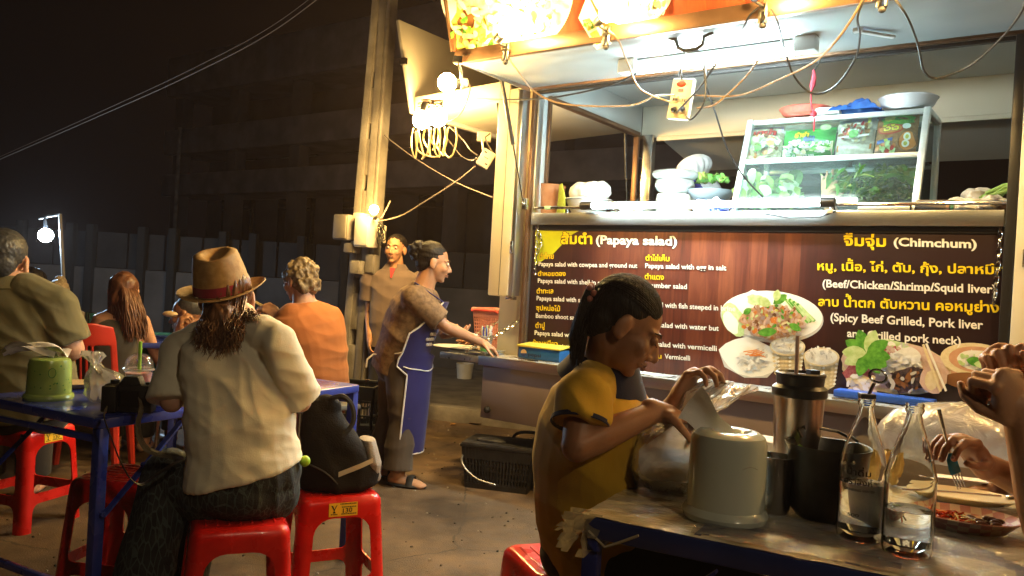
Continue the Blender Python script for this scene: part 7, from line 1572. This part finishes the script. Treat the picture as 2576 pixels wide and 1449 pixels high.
m_ = MB(); scalp(m_, H); organic('hair', m_, hair_b, ck, .006, 3, hairdisp(.004, 60, 4, (.3, .3, 1), H))
m_ = MB(); hell(m_, H, H(0, -.115, .065), (.055, .048, .048)); hell(m_, H, H(.01, -.135, .055), (.04, .04, .04)); hell(m_, H, H(0, -.12, .02), (.045, .035, .035)); organic('hair_bun', m_, hair_b, ck, .006, 2, hairdisp(.012, 45, 6, (1, 1, 1), H))
for an, dv in ((anL, (.9, -.1, 0)), (anR, (.95, -.25, 0))):
    m_ = MB(); R = frame((0, 0, 0), dv).R; c = Vector(an) + Vector(dv).normalized()*.06; m_.ell(V(c.x, c.y, .012), (.055, .135, .016), R=R, n=18, m=8); m_.tube([V(c.x, c.y, 0) + R @ V(-.05, .03, .01), V(c.x, c.y, 0) + R @ V(-.02, .03, .065), V(c.x, c.y, 0) + R @ V(.02, .03, .065), V(c.x, c.y, 0) + R @ V(.05, .03, .01)], .022, 8, flat=.3); m_.build('sandal', black_r, ck, True)
hp = wrL + V(.09, -.04, .012); m_ = MB(); m_.box((0, 0, 0), (.20, .14, .012)); thing1(m_, 'held_plate', papr, 'flat white plate held in the cook\'s far hand', 'plate', bevel=.004, loc=hp, rotz=.3)
# ============ man standing by the pole
sm = mkperson('man in a grey brown polo standing beside the utility pole', P(985, 700, 6.45) - V(0, 0, P(985, 700, 6.45).z))
F = V(-.10, -.99, 0).normalized(); Rt = F.cross(UPZ)
c0 = WM[sm.name].translation; pv = P(985, 850, 6.45); nk = P(995, 674, 6.45); H = frame(P(994, 628, 6.42), (-.20, -.97, .04), (.02, 0, 1), 1.02)
shR = P(934, 700, 6.45); elR = P(930, 788, 6.50); wrR = P(930, 848, 6.38); shL = P(1056, 702, 6.45); elL = P(1070, 790, 6.5); wrL = P(1068, 850, 6.38)
hipL, hipR = pv - Rt*.09, pv + Rt*.09; g0 = lambda p, z: V(p.x, p.y, z); knL, knR = g0(hipL, .48), g0(hipR, .48); anL, anR = g0(hipL, .08), g0(hipR, .08)
m_ = MB(); head_prims(m_, H, nk); body_core(m_, pv, nk, F); arm_prims(m_, (shR, elR, wrR), 1.05); arm_prims(m_, (shL, elL, wrL), 1.05); hand_prims(m_, wrR, (.05, -.25, -1), (.9, .2, 0), -1, .35); hand_prims(m_, wrL, (-.05, -.25, -1), (-.9, .2, 0), 1, .35); legs(m_, (hipL, hipR), (knL, knR), (anL, anR)); foot_prims(m_, anL, F); foot_prims(m_, anR, F); organic('body', m_, skin_a, sm, .006, 4)
face_parts(sm, H)
m_ = MB(); m_.loft(torso_rings(pv, nk, F, .0, [(-.14, .185, .14), (.05, .18, .14), (.3, .185, .135), (.55, .190, .13), (.74, .205, .125), (.88, .212, .105), (.955, .14, .085), (1.0, .074, .07)])); sleeve(m_, shR + V(-.02, 0, 0), elR + V(-.02, 0, 0), .62, .064, .070); sleeve(m_, shL, elL, .62, .064, .070); organic('polo_shirt', m_, shirt_gy, sm, .007, 4, folds([(tuple(shR), (.5, 0, .85), .07, .008, .14), (tuple(pv + F*.1), (.3, 0, .95), .09, .007, .25)], .004, 8))
CF_ = frame(nk + V(0, 0, -.005), F, (0, 0, 1)); m_ = MB()
def coll2(u, v):
    t = pi/2 + .35 + (2*pi-.70)*u; r0 = .066 + .036*v; z = .035*(1-v)-.022*v - .045*v*max(0, sin(t))**3; return CF_(cos(t)*r0*1.15, sin(t)*r0, z)
m_.grid(coll2, 40, 5); link('collar', solid(m_.mesh(), .005), shirt_gy, sm, True, 60)
m_ = MB(); m_.add([CF_(-.020, .092, .0), CF_(.020, .092, .0), CF_(.004, .126, -.075), CF_(-.004, .126, -.075)], [(0, 1, 2, 3)]); link('red_placket', solid(m_.mesh(), .006), M('red placket', (.5, .02, .03), rough=.7), sm, True)
m_ = MB(); scalp(m_, H); organic('hair', m_, hair_b, sm, .006, 2, hairdisp(.004, 80, 2, (1, 1, 1), H))
m_ = MB(); m_.ell(pv + V(0, 0, -.04), (.165, .13, .12), R=frame((0, 0, 0), F).R); trouser(m_, (hipL, hipR), (knL, knR), (anL, anR), (.10, .08, .075)); organic('trousers', m_, trous_dk, sm, .008, 4)
# ============ man in rust orange tee
om = mkperson('man in a rust orange shirt seen from behind with shaggy grey brown hair', P(790, 700, 4.85) - V(0, 0, P(790, 700, 4.85).z))
F = V(-.72, .69, 0).normalized(); Rt = F.cross(UPZ); pv = P(795, 960, 4.85); nk = P(765, 760, 4.80); H = frame(P(752, 706, 4.82), (-.85, .48, -.18), (-.05, 0, 1), 1.06)
shR = P(815, 792, 4.85); elR = P(800, 880, 5.1); wrR = elR + V(-.22, .05, .06); shL = P(732, 795, 4.72); elL = P(716, 862, 4.74); wrL = P(700, 790, 4.80)
hipL, hipR = pv - Rt*.09, pv + Rt*.09; knL, knR = pv - Rt*.12 + F*.4, pv + Rt*.12 + F*.4; anL, anR = g0(knL, .08), g0(knR, .08)
m_ = MB(); head_prims(m_, H, nk); body_core(m_, pv, nk, F, .03); arm_prims(m_, (shR, elR, wrR), 1.1); arm_prims(m_, (shL, elL, wrL), 1.1, .05, .042); hand_prims(m_, wrL, (-.75, .1, .35), (-.2, .6, -.6), 1, .7, 1.1); hand_prims(m_, wrR, F, (0, 0, -1), 1, .5); legs(m_, (hipL, hipR), (knL, knR), (anL, anR)); foot_prims(m_, anL, F); foot_prims(m_, anR, F); organic('body', m_, skin_c, om, .006, 4); face_parts(om, H)
m_ = MB(); m_.loft(torso_rings(pv, nk, F, .05, [(-.10, .20, .16), (.1, .20, .16), (.3, .195, .15), (.55, .205, .142), (.74, .212, .132), (.86, .20, .112), (.95, .125, .088), (1.0, .08, .074)])); sleeve(m_, shR, elR, .85, .074, .080); sleeve(m_, shL, elL, .90, .076, .080); organic('shirt', m_, shirt_or, om, .007, 4, folds([(tuple(pv.lerp(nk, .4) + Rt*.1 - F*.1), (.4, 0, .9), .06, .007, .2), (tuple(shL + V(0, 0, -.05)), (.7, 0, .7), .06, .008, .14), (tuple(pv - F*.12), (.1, 0, 1), .045, .006, .16)], .005, 9))
m_ = MB(); hell(m_, H, H(0, -.026, .032), (.088, .104, .092)); hell(m_, H, H(0, -.07, -.03), (.08, .06, .06)); organic('hair', m_, hair_gr, om, .006, 1, hairdisp(.022, 30, 7, (1, 1, .7), H))
m_ = MB(); m_.ell(pv + V(0, 0, -.05), (.19, .16, .12), R=frame((0, 0, 0), F).R); trouser(m_, (hipL, hipR), (knL, knR), (anL, anR), (.11, .085, .08)); organic('shorts', m_, M('khaki shorts', (.30, .22, .13), (.35, .26, .16), rough=.8), om, .009, 4)
m_ = MB(); m_.cyl(wrL + V(-.06, 0, .02), wrL + V(-.17, .02, .07), .004, n=6); m_.cyl(wrL + V(-.06, .01, .03), wrL + V(-.17, .03, .075), .004, n=6); thing1(m_, 'chopsticks', M('pale wood', (.5, .4, .2)), 'pair of chopsticks held by the man in rust orange', 'chopsticks')
sc = thing('plastic_chair', 'grey chair beneath the man in the rust orange shirt', 'chair', g0(pv, 0), radians(42))
m_ = MB(); m_.box((0, .02, .46), (.42, .42, .03)); m_.build('seat', M('grey chair plastic', (.12, .12, .12), rough=.5), sc, bevel=.01)
for (x, y) in ((-1, -1), (1, -1), (1, 1), (-1, 1)):
    m_ = MB(); m_.cyl((x*.18, .02+y*.18, .445), (x*.2, .02+y*.2, 0), .014, n=10); m_.build('leg', steel, sc)
# ============ long haired woman in tank top on the red chair
tw_ = mkperson('long haired woman in a dark tank top sitting on the red chair', (-2.42, 4.86, 0))
F = V(-.12, .99, 0).normalized(); Rt = F.cross(UPZ); pv = V(-2.42, 4.88, .52); nk = P(312, 782, 4.88); H = frame(P(312, 733, 4.90), (-.25, .95, -.15), (0, 0, 1), 1.0)
shR = P(360, 808, 4.86); elR = P(382, 868, 4.92); wrR = P(402, 915, 5.05); shL = P(266, 800, 4.88); elL = P(256, 865, 4.95); wrL = P(245, 845, 5.2)
hipL, hipR = pv - Rt*.09, pv + Rt*.09; knL, knR = hipL + F*.42, hipR + F*.42; anL, anR = g0(knL, .08), g0(knR, .08)
m_ = MB(); head_prims(m_, H, nk); body_core(m_, pv, nk, F, .02, .9); arm_prims(m_, (shR, elR, wrR), .95); arm_prims(m_, (shL, elL, wrL), .95); hand_prims(m_, wrR, wrR-elR, (-1, 0, 0), -1, .4); hand_prims(m_, wrL, F, (0, 0, -1), 1, .4); legs(m_, (hipL, hipR), (knL, knR), (anL, anR)); foot_prims(m_, anL, F); foot_prims(m_, anR, F); organic('body', m_, skin_c, tw_, .007, 4); face_parts(tw_, H)
m_ = MB(); m_.loft(torso_rings(pv, nk, F, .03, [(-.1, .17, .13), (.2, .155, .12), (.5, .158, .118), (.70, .150, .112), (.82, .12, .10), (.88, .09, .09)])); organic('tank_top', m_, shirt_lt, tw_, .008, 3)
r_ = random.Random(2); rts = []
for k in range(150):
    a = r_.uniform(-1, 1); st = H(a*.07, -.05-.04*(1-abs(a)), .05-.04*abs(a)); tgt = P(322+a*44+r_.uniform(-8, 8), 856-max(0, -a)*40+r_.uniform(-25, 6), 4.76+abs(a)*.06); mid = P(318+a*46, 765, 4.74+abs(a)*.08); ph = r_.uniform(0, 6)
    rts.append([st*(1-t)**2 + mid*2*t*(1-t) + tgt*t*t + V(sin(ph+9*t)*.012*t, 0, 0) for t in [i/9 for i in range(10)]])
strands('long_hair', rts, hair_rd, tw_, .009)
m_ = MB(); hell(m_, H, H(0, -.022, .03), (.085, .098, .09)); hell(m_, H, H(.0, -.06, -.05), (.075, .05, .07)); organic('hair', m_, hair_rd, tw_, .008, 3, hairdisp(.006, 50, 3, (1, 1, .3)))
m_ = MB(); m_.ell(pv + V(0, 0, -.03), (.17, .15, .10), n=18, m=10); trouser(m_, (hipL, hipR), (knL, knR), (anL, anR)); organic('trousers', m_, trous_dk, tw_, .01, 3)
# ============ blonde woman with bun at the teal table
bw_ = mkperson('blonde woman with a bun facing this way behind the teal table', P(160, 700, 6.35) - V(0, 0, P(160, 700, 6.35).z))
F = V(.45, -.88, 0).normalized(); Rt = F.cross(UPZ); pv = P(175, 905, 6.35); nk = P(158, 785, 6.35); H = frame(P(146, 743, 6.3), (.55, -.80, -.22), (.06, 0, 1), 1.0)
shR = P(128, 808, 6.4); elR = P(150, 865, 6.2); wrR = P(180, 838, 6.0); shL = P(196, 802, 6.3); elL = P(212, 858, 6.1); wrL = P(205, 838, 5.95)
m_ = MB(); head_prims(m_, H, nk); body_core(m_, pv, nk, F); arm_prims(m_, (shR, elR, wrR)); arm_prims(m_, (shL, elL, wrL)); hand_prims(m_, wrR, (.6, -.6, 0), (0, 0, -1), -1, .5); hand_prims(m_, wrL, (-.4, -.6, 0), (0, 0, -1), 1, .5); hh = (pv - Rt*.09, pv + Rt*.09); kk = [p + F*.4 for p in hh]; aa = [g0(p, .08) for p in kk]; legs(m_, hh, kk, aa); organic('body', m_, skin_c, bw_, .008, 3); face_parts(bw_, H)
m_ = MB(); m_.loft(torso_rings(pv, nk, F, 0, SHIRT)); sleeve(m_, shR, elR, .7, .07, .068); sleeve(m_, shL, elL, .7, .07, .068); organic('shirt', m_, M('taupe shirt', (.20, .16, .12), (.24, .20, .15), rough=.85), bw_, .009, 4)
m_ = MB(); hell(m_, H, H(0, -.026, .036), (.081, .094, .086)); hell(m_, H, H(-.01, -.10, .085), (.05, .05, .05)); organic('hair', m_, hair_bl, bw_, .008, 2, hairdisp(.006, 50, 3, (1, 1, 1), H))
m_ = MB(); trouser(m_, hh, kk, aa); organic('trousers', m_, trous_dk, bw_, .01, 3)
# ============ dark haired diner half hidden
dp = mkperson('dark haired diner mostly hidden behind the man in olive', P(92, 700, 5.9) - V(0, 0, P(92, 700, 5.9).z))
F = V(.1, .99, 0); pv = P(80, 910, 5.9); nk = P(84, 765, 5.9); H = frame(P(86, 718, 5.9), (.2, .97, -.1), (0, 0, 1), 1.05); m_ = MB(); head_prims(m_, H, nk); body_core(m_, pv, nk, F); hh = (pv + V(-.09, 0, 0), pv + V(.09, 0, 0)); kk = [p + F*.4 for p in hh]; aa = [g0(p, .08) for p in kk]; legs(m_, hh, kk, aa)
for k in (-1, 1): arm_prims(m_, (nk + V(k*.17, 0, -.07), nk + V(k*.2, .05, -.32), nk + V(k*.12, .27, -.30))); hand_prims(m_, nk + V(k*.12, .27, -.30), (0, 1, 0), (0, 0, -1), k, .4)
organic('body', m_, skin_a, dp, .009, 3); face_parts(dp, H)
m_ = MB(); hell(m_, H, H(0, -.024, .034), (.086, .10, .092)); hell(m_, H, H(0, -.06, -.02), (.075, .06, .07)); organic('hair', m_, hair_b, dp, .009, 2, hairdisp(.01, 40, 3, (1, 1, .3), H)); m_ = MB(); m_.loft(torso_rings(pv, nk, F, 0, SHIRT))
for k in (-1, 1): sleeve(m_, nk + V(k*.17, 0, -.07), nk + V(k*.2, .05, -.32), .6, .07, .07)
organic('shirt', m_, trous_dk, dp, .01, 3)
# ============ man in olive polo at far left
ol = mkperson('broad man in an olive polo seen from behind at the left edge', P(60, 700, 3.75) - V(0, 0, P(60, 700, 3.75).z))
F = V(-.22, .97, 0).normalized(); Rt = F.cross(UPZ); pv = P(62, 1020, 3.78); nk = P(22, 712, 3.66); H = frame(P(16, 660, 3.68), (-.10, .98, -.12), (0, 0, 1), 1.18)
shR = P(142, 770, 3.66); elR = P(180, 878, 3.70); wrR = P(120, 905, 3.95); shL = P(-110, 765, 3.74); elL = P(-140, 880, 3.8); wrL = P(-80, 900, 4.05)
hipL, hipR = pv - Rt*.1, pv + Rt*.1; knL, knR = hipL + F*.42 + V(-.22, 0, 0), hipR + F*.42 + V(-.2, 0, 0); anL, anR = g0(knL, .08), g0(knR, .08)
m_ = MB(); head_prims(m_, H, nk); body_core(m_, pv, nk, F, .03, 1.1); arm_prims(m_, (shR, elR, wrR), 1.3, .048, .043); arm_prims(m_, (shL, elL, wrL), 1.15); hand_prims(m_, wrR, F, (0, 0, -1), 1, .4, 1.05); hand_prims(m_, wrL, F, (0, 0, -1), -1, .4); legs(m_, (hipL, hipR), (knL, knR), (anL, anR)); foot_prims(m_, anL, F); foot_prims(m_, anR, F); organic('body', m_, skin_c, ol, .006, 4); face_parts(ol, H)
m_ = MB(); m_.loft(torso_rings(pv, nk, F, .05, [(-.05, .245, .19), (.1, .245, .19), (.3, .24, .18), (.55, .24, .165), (.74, .245, .15), (.86, .23, .13), (.95, .145, .105), (1.0, .097, .09)])); sleeve(m_, shR, elR, .82, .088, .094); sleeve(m_, shL, elL, .8, .088, .094); caps(m_, nk.lerp(shR, .35), shR, .085, .088); caps(m_, nk.lerp(shL, .35), shL, .085, .088); organic('polo_shirt', m_, shirt_ol, ol, .0065, 4, folds([(tuple(pv.lerp(nk, .45) - F*.13 + Rt*.1), (.5, 0, .86), .05, .008, .2), (tuple(shR + V(0, 0, -.07)), (.8, 0, .6), .05, .008, .13), (tuple(pv.lerp(nk, .75) - F*.12 + Rt*.12), (.4, 0, .9), .05, .006, .12)], .004, 4))
CF_ = frame(nk + V(0, 0, -.002), F, (0, -.15, 1)); m_ = MB(); m_.grid(coll2, 40, 5); link('collar', solid(m_.mesh(), .005), shirt_ol, ol, True, 60)
m_ = MB(); scalp(m_, H); organic('hair', m_, hair_dg, ol, .006, 2, hairdisp(.003, 90, 2, (1, 1, 1), H))
m_ = MB(); m_.ell(pv + V(0, 0, -.04), (.21, .17, .12), n=18, m=10); trouser(m_, (hipL, hipR), (knL, knR), (anL, anR), (.12, .09, .085)); organic('trousers', m_, trous_dk, ol, .009, 3)
# ============ diner hidden behind the straw hat
hd_ = mkperson('diner with a hand at the mouth half hidden by the straw hat woman', P(470, 700, 5.3) - V(0, 0, P(470, 700, 5.3).z))
F = V(.55, -.2, 0).normalized(); F = V(-.6, .5, 0).normalized(); Rt = F.cross(UPZ); pv = P(472, 960, 5.3); nk = P(475, 838, 5.3); H = frame(P(468, 792, 5.28), (-.93, -.1, -.2), (0, 0, 1), 1.06)
shR = P(500, 866, 5.4); elR = P(470, 905, 5.35); wrR = P(452, 850, 5.2); shL = P(448, 868, 5.2); elL = P(428, 905, 5.15); wrL = P(450, 835, 5.12); hh = (pv - Rt*.09, pv + Rt*.09); kk = [p + F*.35 for p in hh]; aa = [g0(p + V(0, 0, 0), .08) for p in kk]
m_ = MB(); head_prims(m_, H, nk); body_core(m_, pv, nk, F); arm_prims(m_, (shR, elR, wrR)); arm_prims(m_, (shL, elL, wrL)); hand_prims(m_, wrL, (.1, 0, 1), (.7, .5, 0), 1, .8); hand_prims(m_, wrR, (-.3, 0, .9), (.7, .5, 0), 1, .7); legs(m_, hh, kk, aa)
for a_ in aa: foot_prims(m_, a_, F)
organic('body', m_, skin_b, hd_, .007, 3); face_parts(hd_, H)
m_ = MB(); m_.loft(torso_rings(pv, nk, F, 0, SHIRT)); sleeve(m_, shR, elR, .7, .07, .068); sleeve(m_, shL, elL, .7, .07, .068); organic('shirt', m_, M('dark teal shirt', (.02, .035, .035), (.03, .05, .05), rough=.85), hd_, .009, 3)
m_ = MB(); hell(m_, H, H(0, -.035, .045), (.079, .09, .08)); organic('hair', m_, hair_dg, hd_, .008, 2); m_ = MB(); trouser(m_, hh, kk, aa); organic('trousers', m_, trous_dk, hd_, .01, 3)
m_ = MB(); m_.ell((0, 0, 0), (.05, .03, .02), n=14, m=8); thing1(m_, 'held_food', M('pale bread', (.5, .36, .2), rough=.7), 'piece of food held up by the half hidden diner', 'food', loc=P(428, 790, 5.15))
sc2 = copy_tree(sc, g0(pv, 0), radians(-150), 'silver legged chair under the half hidden diner'); sc2['group'] = sc['group'] = 'grey chairs with steel legs'
folding_table('table behind the straw hat woman between the two diners', V(-1.95, 5.35, 0), radians(8), .8, .6, blue_m, blue_m)
# ============ vendor inside the truck
vn = mkperson('vendor in a white mob cap bending over inside the truck', TW(.62, 1.0, .78))
bp3 = lambda x, y, v: TW(*TL(x, y, v)); F = -EV*.2 - EU*.98; Rt = F.cross(UPZ); pv = TW(.86, .85, 1.62); nk = bp3(1744, 474, .85); H = frame(bp3(1742, 446, .85), F + V(0, 0, -.5), (0, 0, 1), 1.0)
sh1 = bp3(1722, 470, .72); el1 = sh1 + V(-.05, -.05, -.22); wr1 = el1 - EU*.2; sh2 = bp3(1785, 478, .95); el2 = sh2 + V(0, .05, -.25); wr2 = el2 - EU*.2
m_ = MB(); head_prims(m_, H, nk); body_core(m_, pv, nk, F); arm_prims(m_, (sh1, el1, wr1)); arm_prims(m_, (sh2, el2, wr2)); hand_prims(m_, wr1, F, (0, 0, -1), 1, .5); hand_prims(m_, wr2, F, (0, 0, -1), -1, .5); hh = (pv - Rt*.09 + V(0, 0, -.02), pv + Rt*.09 + V(0, 0, -.02)); kk = [g0(p, 1.2) for p in hh]; aa = [g0(p, .86) for p in hh]; legs(m_, hh, kk, aa); organic('body', m_, skin_a, vn, .008, 3); face_parts(vn, H)
m_ = MB(); m_.loft(torso_rings(pv, nk, F, .05, SHIRT)); sleeve(m_, sh1, el1, .7, .075, .07); sleeve(m_, sh2, el2, .7, .08, .075); organic('shirt', m_, cloth('pale grey cotton', (.48, .48, .48), (.54, .54, .53)), vn, .008, 4, folds([(tuple(pv.lerp(nk, .6)), (.5, .4, .7), .06, .008, .2)], .004))
m_ = MB(); hell(m_, H, H(0, -.03, .055), (.115, .125, .082), n=24, m=14); hell(m_, H, H(0, -.02, .02), (.088, .10, .05)); 
def pleat(co, no):
    q = (co - np.array(H.c)) @ np.array(H.R); a = np.arctan2(q[:, 1]+.03, q[:, 0]); return .006*np.sin(a*15)*np.clip((.09-q[:, 2])/.06, 0, 1)
organic('mob_cap', m_, cloth('white cap cotton', (.66, .64, .62), (.72, .70, .68)), vn, .006, 3, pleat)
m_ = MB(); b0 = bp3(1738, 446, .66); b1_ = bp3(1768, 490, .70); m_.bar(b0, b1_, .05, .012, up=(0, -1, .2)); m_.build('apron_strap', apron_m, vn, True)
m_ = MB(); trouser(m_, hh, kk, aa); organic('trousers', m_, trous_dk, vn, .01, 3)
# second vendor: only the reaching hand shows through the case glass
v2 = mkperson('vendor ducking behind the glass case with one hand reaching into the greens', TW(1.95, .95, .78))
wr = bp3(2085, 512, .28); F = -EV; Rt = F.cross(UPZ); pv = TW(2.0, 1.0, 1.15); nk = TW(1.95, .82, 1.50); H = frame(TW(1.93, .74, 1.56), -EV + V(0, 0, -.8), (0, 0, 1), 1.0); sh1 = nk + Rt*-.02 + V(.06, .0, -.05); el1 = TW(TL(2085, 512, .28)[0]+.02, .62, 1.62)
m_ = MB(); head_prims(m_, H, nk); body_core(m_, pv, nk, F); arm_prims(m_, (sh1, el1, wr)); hand_prims(m_, wr, V(-.12, -.15, 1), EV, -1, .12, 1.0, .2, .2); el2 = nk - Rt*.2 + V(0, 0, -.25); arm_prims(m_, (nk - Rt*.16 + V(0, 0, -.06), el2, el2 + F*.1 + V(0, 0, -.15))); hand_prims(m_, el2 + F*.1 + V(0, 0, -.15), (0, 0, -1), F, 1, .4); hh = (pv - Rt*.09, pv + Rt*.09); kk = [p - F*-.1 + V(0, 0, -.15) for p in hh]; aa = [g0(p, .85) for p in hh]; legs(m_, hh, kk, aa, .9); organic('body', m_, skin_a, v2, .006, 3); face_parts(v2, H)
m_ = MB(); hell(m_, H, H(0, -.024, .034), (.083, .096, .09)); organic('hair', m_, hair_b, v2, .01, 2); m_ = MB(); m_.loft(torso_rings(pv, nk, F, 0, SHIRT)); organic('shirt', m_, shirt_gy, v2, .01, 3); m_ = MB(); trouser(m_, hh, kk, aa, (.09, .08, .07)); organic('trousers', m_, trous_dk, v2, .01, 3)
# ============ two diners at the right edge: clasped hands, and a hand with a fork
pa = mkperson('diner at the right edge with elbows on the table and clasped fists', V(1.35, 1.60, 0))
elN = P(2640, 1395, 1.60); elN.z = max(elN.z, .815); wrN = P(2572, 1062, 1.58); elF = P(2700, 1290, 1.86); wrF = P(2540, 985, 1.80)
F = V(-.9, .1, 0).normalized(); Rt = F.cross(UPZ); pv = V(1.42, 1.62, .58); nk = V(1.32, 1.66, 1.18); H = frame(V(1.27, 1.66, 1.29), (-.95, .1, -.1), (0, 0, 1), 1.0); shN = nk + V(0, -.17, -.06); shF = nk + V(0, .17, -.06)
def fist(mb, wr, d, n, side, s=1.0): hand_prims(mb, wr, d, n, side, 1.25, s, .16, 1.1, each=[1.35, 1.42, 1.45, 1.5], fat=1.08)
m_ = MB(); head_prims(m_, H, nk); body_core(m_, pv, nk, F, 0, 1.0); arm_prims(m_, (shN, elN, wrN), 1.12, .048, .042, .030); arm_prims(m_, (shF, elF, wrF), 1.05, .048, .04, .027); TIPS.clear(); fist(m_, wrN, P(2520, 935, 1.58)-P(2572, 1062, 1.58), V(-.40, .9, -.05), 1, 1.12); fist(m_, wrF, P(2505, 850, 1.80)-P(2540, 985, 1.80), V(-.35, -.9, .1), 1, 1.10); hh = (pv - Rt*.09, pv + Rt*.09); kk = [p + F*.4 for p in hh]; aa = [g0(p, .08) for p in kk]; legs(m_, hh, kk, aa); organic('body', m_, skin_a, pa, .0034, 4); nails(pa, TIPS); face_parts(pa, H)
m_ = MB(); m_.loft(torso_rings(pv, nk, F, 0, SHIRT)); sleeve(m_, shN, elN, .5, .075, .072); sleeve(m_, shF, elF, .5, .075, .072); organic('shirt', m_, trous_dk, pa, .009, 3); m_ = MB(); hell(m_, H, H(0, -.026, .036), (.082, .095, .088)); organic('hair', m_, hair_b, pa, .009, 2); m_ = MB(); trouser(m_, hh, kk, aa); organic('trousers', m_, trous_dk, pa, .01, 3)
m_ = MB(); d = (elF-wrF).normalized(); sx, ux, _ = basis(d); c = wrF + d*.045; m_.tube([c + sx*(cos(t)*.034) + ux*(sin(t)*.034) for t in [2*pi*k/24 for k in range(25)]], .008, 8); thing1(m_, 'wrist_watch', M('gold watch', (.55, .42, .2), rough=.25, metal=1), 'gold coloured wrist watch on the far clasped hand', 'watch')
pb_ = mkperson('diner off the right edge holding a blue banded fork over the plates', V(1.62, 2.10, 0))
wrB = P(2468, 1165, 1.84); elB = P(2680, 1268, 1.98); F = V(-.95, -.2, 0).normalized(); Rt = F.cross(UPZ); pv = V(1.66, 2.10, .58); nk = V(1.58, 2.08, 1.16); H = frame(V(1.53, 2.07, 1.27), (-.95, -.2, -.15), (0, 0, 1), 1.0); shB = nk + V(0, -.16, -.06); sh2 = nk + V(0, .16, -.06)
m_ = MB(); head_prims(m_, H, nk); body_core(m_, pv, nk, F, 0, 1.0); arm_prims(m_, (shB, elB, wrB), 1.0, .045, .04, .028); TIPS.clear(); hand_prims(m_, wrB, P(2405, 1085, 1.80)-wrB, V(-.55, -.25, -.75), 1, .7, 1.06, .08, .75, each=[.62, .66, .68, .62], fat=1.08); e2 = sh2 + V(-.05, .05, -.26); arm_prims(m_, (sh2, e2, e2 + V(-.18, -.05, -.1))); hand_prims(m_, e2 + V(-.18, -.05, -.1), F, (0, 0, -1), 1, .5); hh = (pv - Rt*.09, pv + Rt*.09); kk = [p + F*.4 for p in hh]; aa = [g0(p, .08) for p in kk]; legs(m_, hh, kk, aa); organic('body', m_, skin_b, pb_, .0034, 4); nails(pb_, TIPS[:4]); face_parts(pb_, H)
m_ = MB(); m_.loft(torso_rings(pv, nk, F, 0, SHIRT)); sleeve(m_, shB, elB, .5, .075, .072); sleeve(m_, sh2, e2, .5, .075, .072); organic('shirt', m_, trous_dk, pb_, .009, 3); m_ = MB(); hell(m_, H, H(0, -.026, .036), (.082, .095, .088)); organic('hair', m_, hair_b, pb_, .009, 2); m_ = MB(); trouser(m_, hh, kk, aa); organic('trousers', m_, trous_dk, pb_, .01, 3)
fk = thing('fork', 'dinner fork with a blue banded neck held over the plates', 'fork', tuple(P(2385, 1119, 1.78)))
a_, b_, c_, e_ = P(2361, 1030, 1.78), P(2390, 1140, 1.775), P(2400, 1178, 1.775), P(2419, 1228, 1.775); dd = (e_-c_).normalized(); sdv = dd.cross(V(0, -1, 0)).normalized()
m_ = MB(); m_.tube([a_, a_.lerp(b_, .5), b_], [.005, .0035, .003], 8); m_.build('handle', steel, fk, True)
m_ = MB(); m_.tube([b_, b_.lerp(c_, .35), c_, c_ + dd*.012], [.004, .011, .0125, .012], 10, flat=.25, up=(0, -1, 0)); m_.build('blue_band', M('blue fork band', (.01, .20, .34), rough=.3), fk, True)
m_ = MB()
for k in (-1.5, -.5, .5, 1.5): m_.tube([c_ + dd*.008 + sdv*k*.0062, e_ + sdv*k*.0058], [.0016, .0011], 6)
m_.build('tines', steel, fk, True)
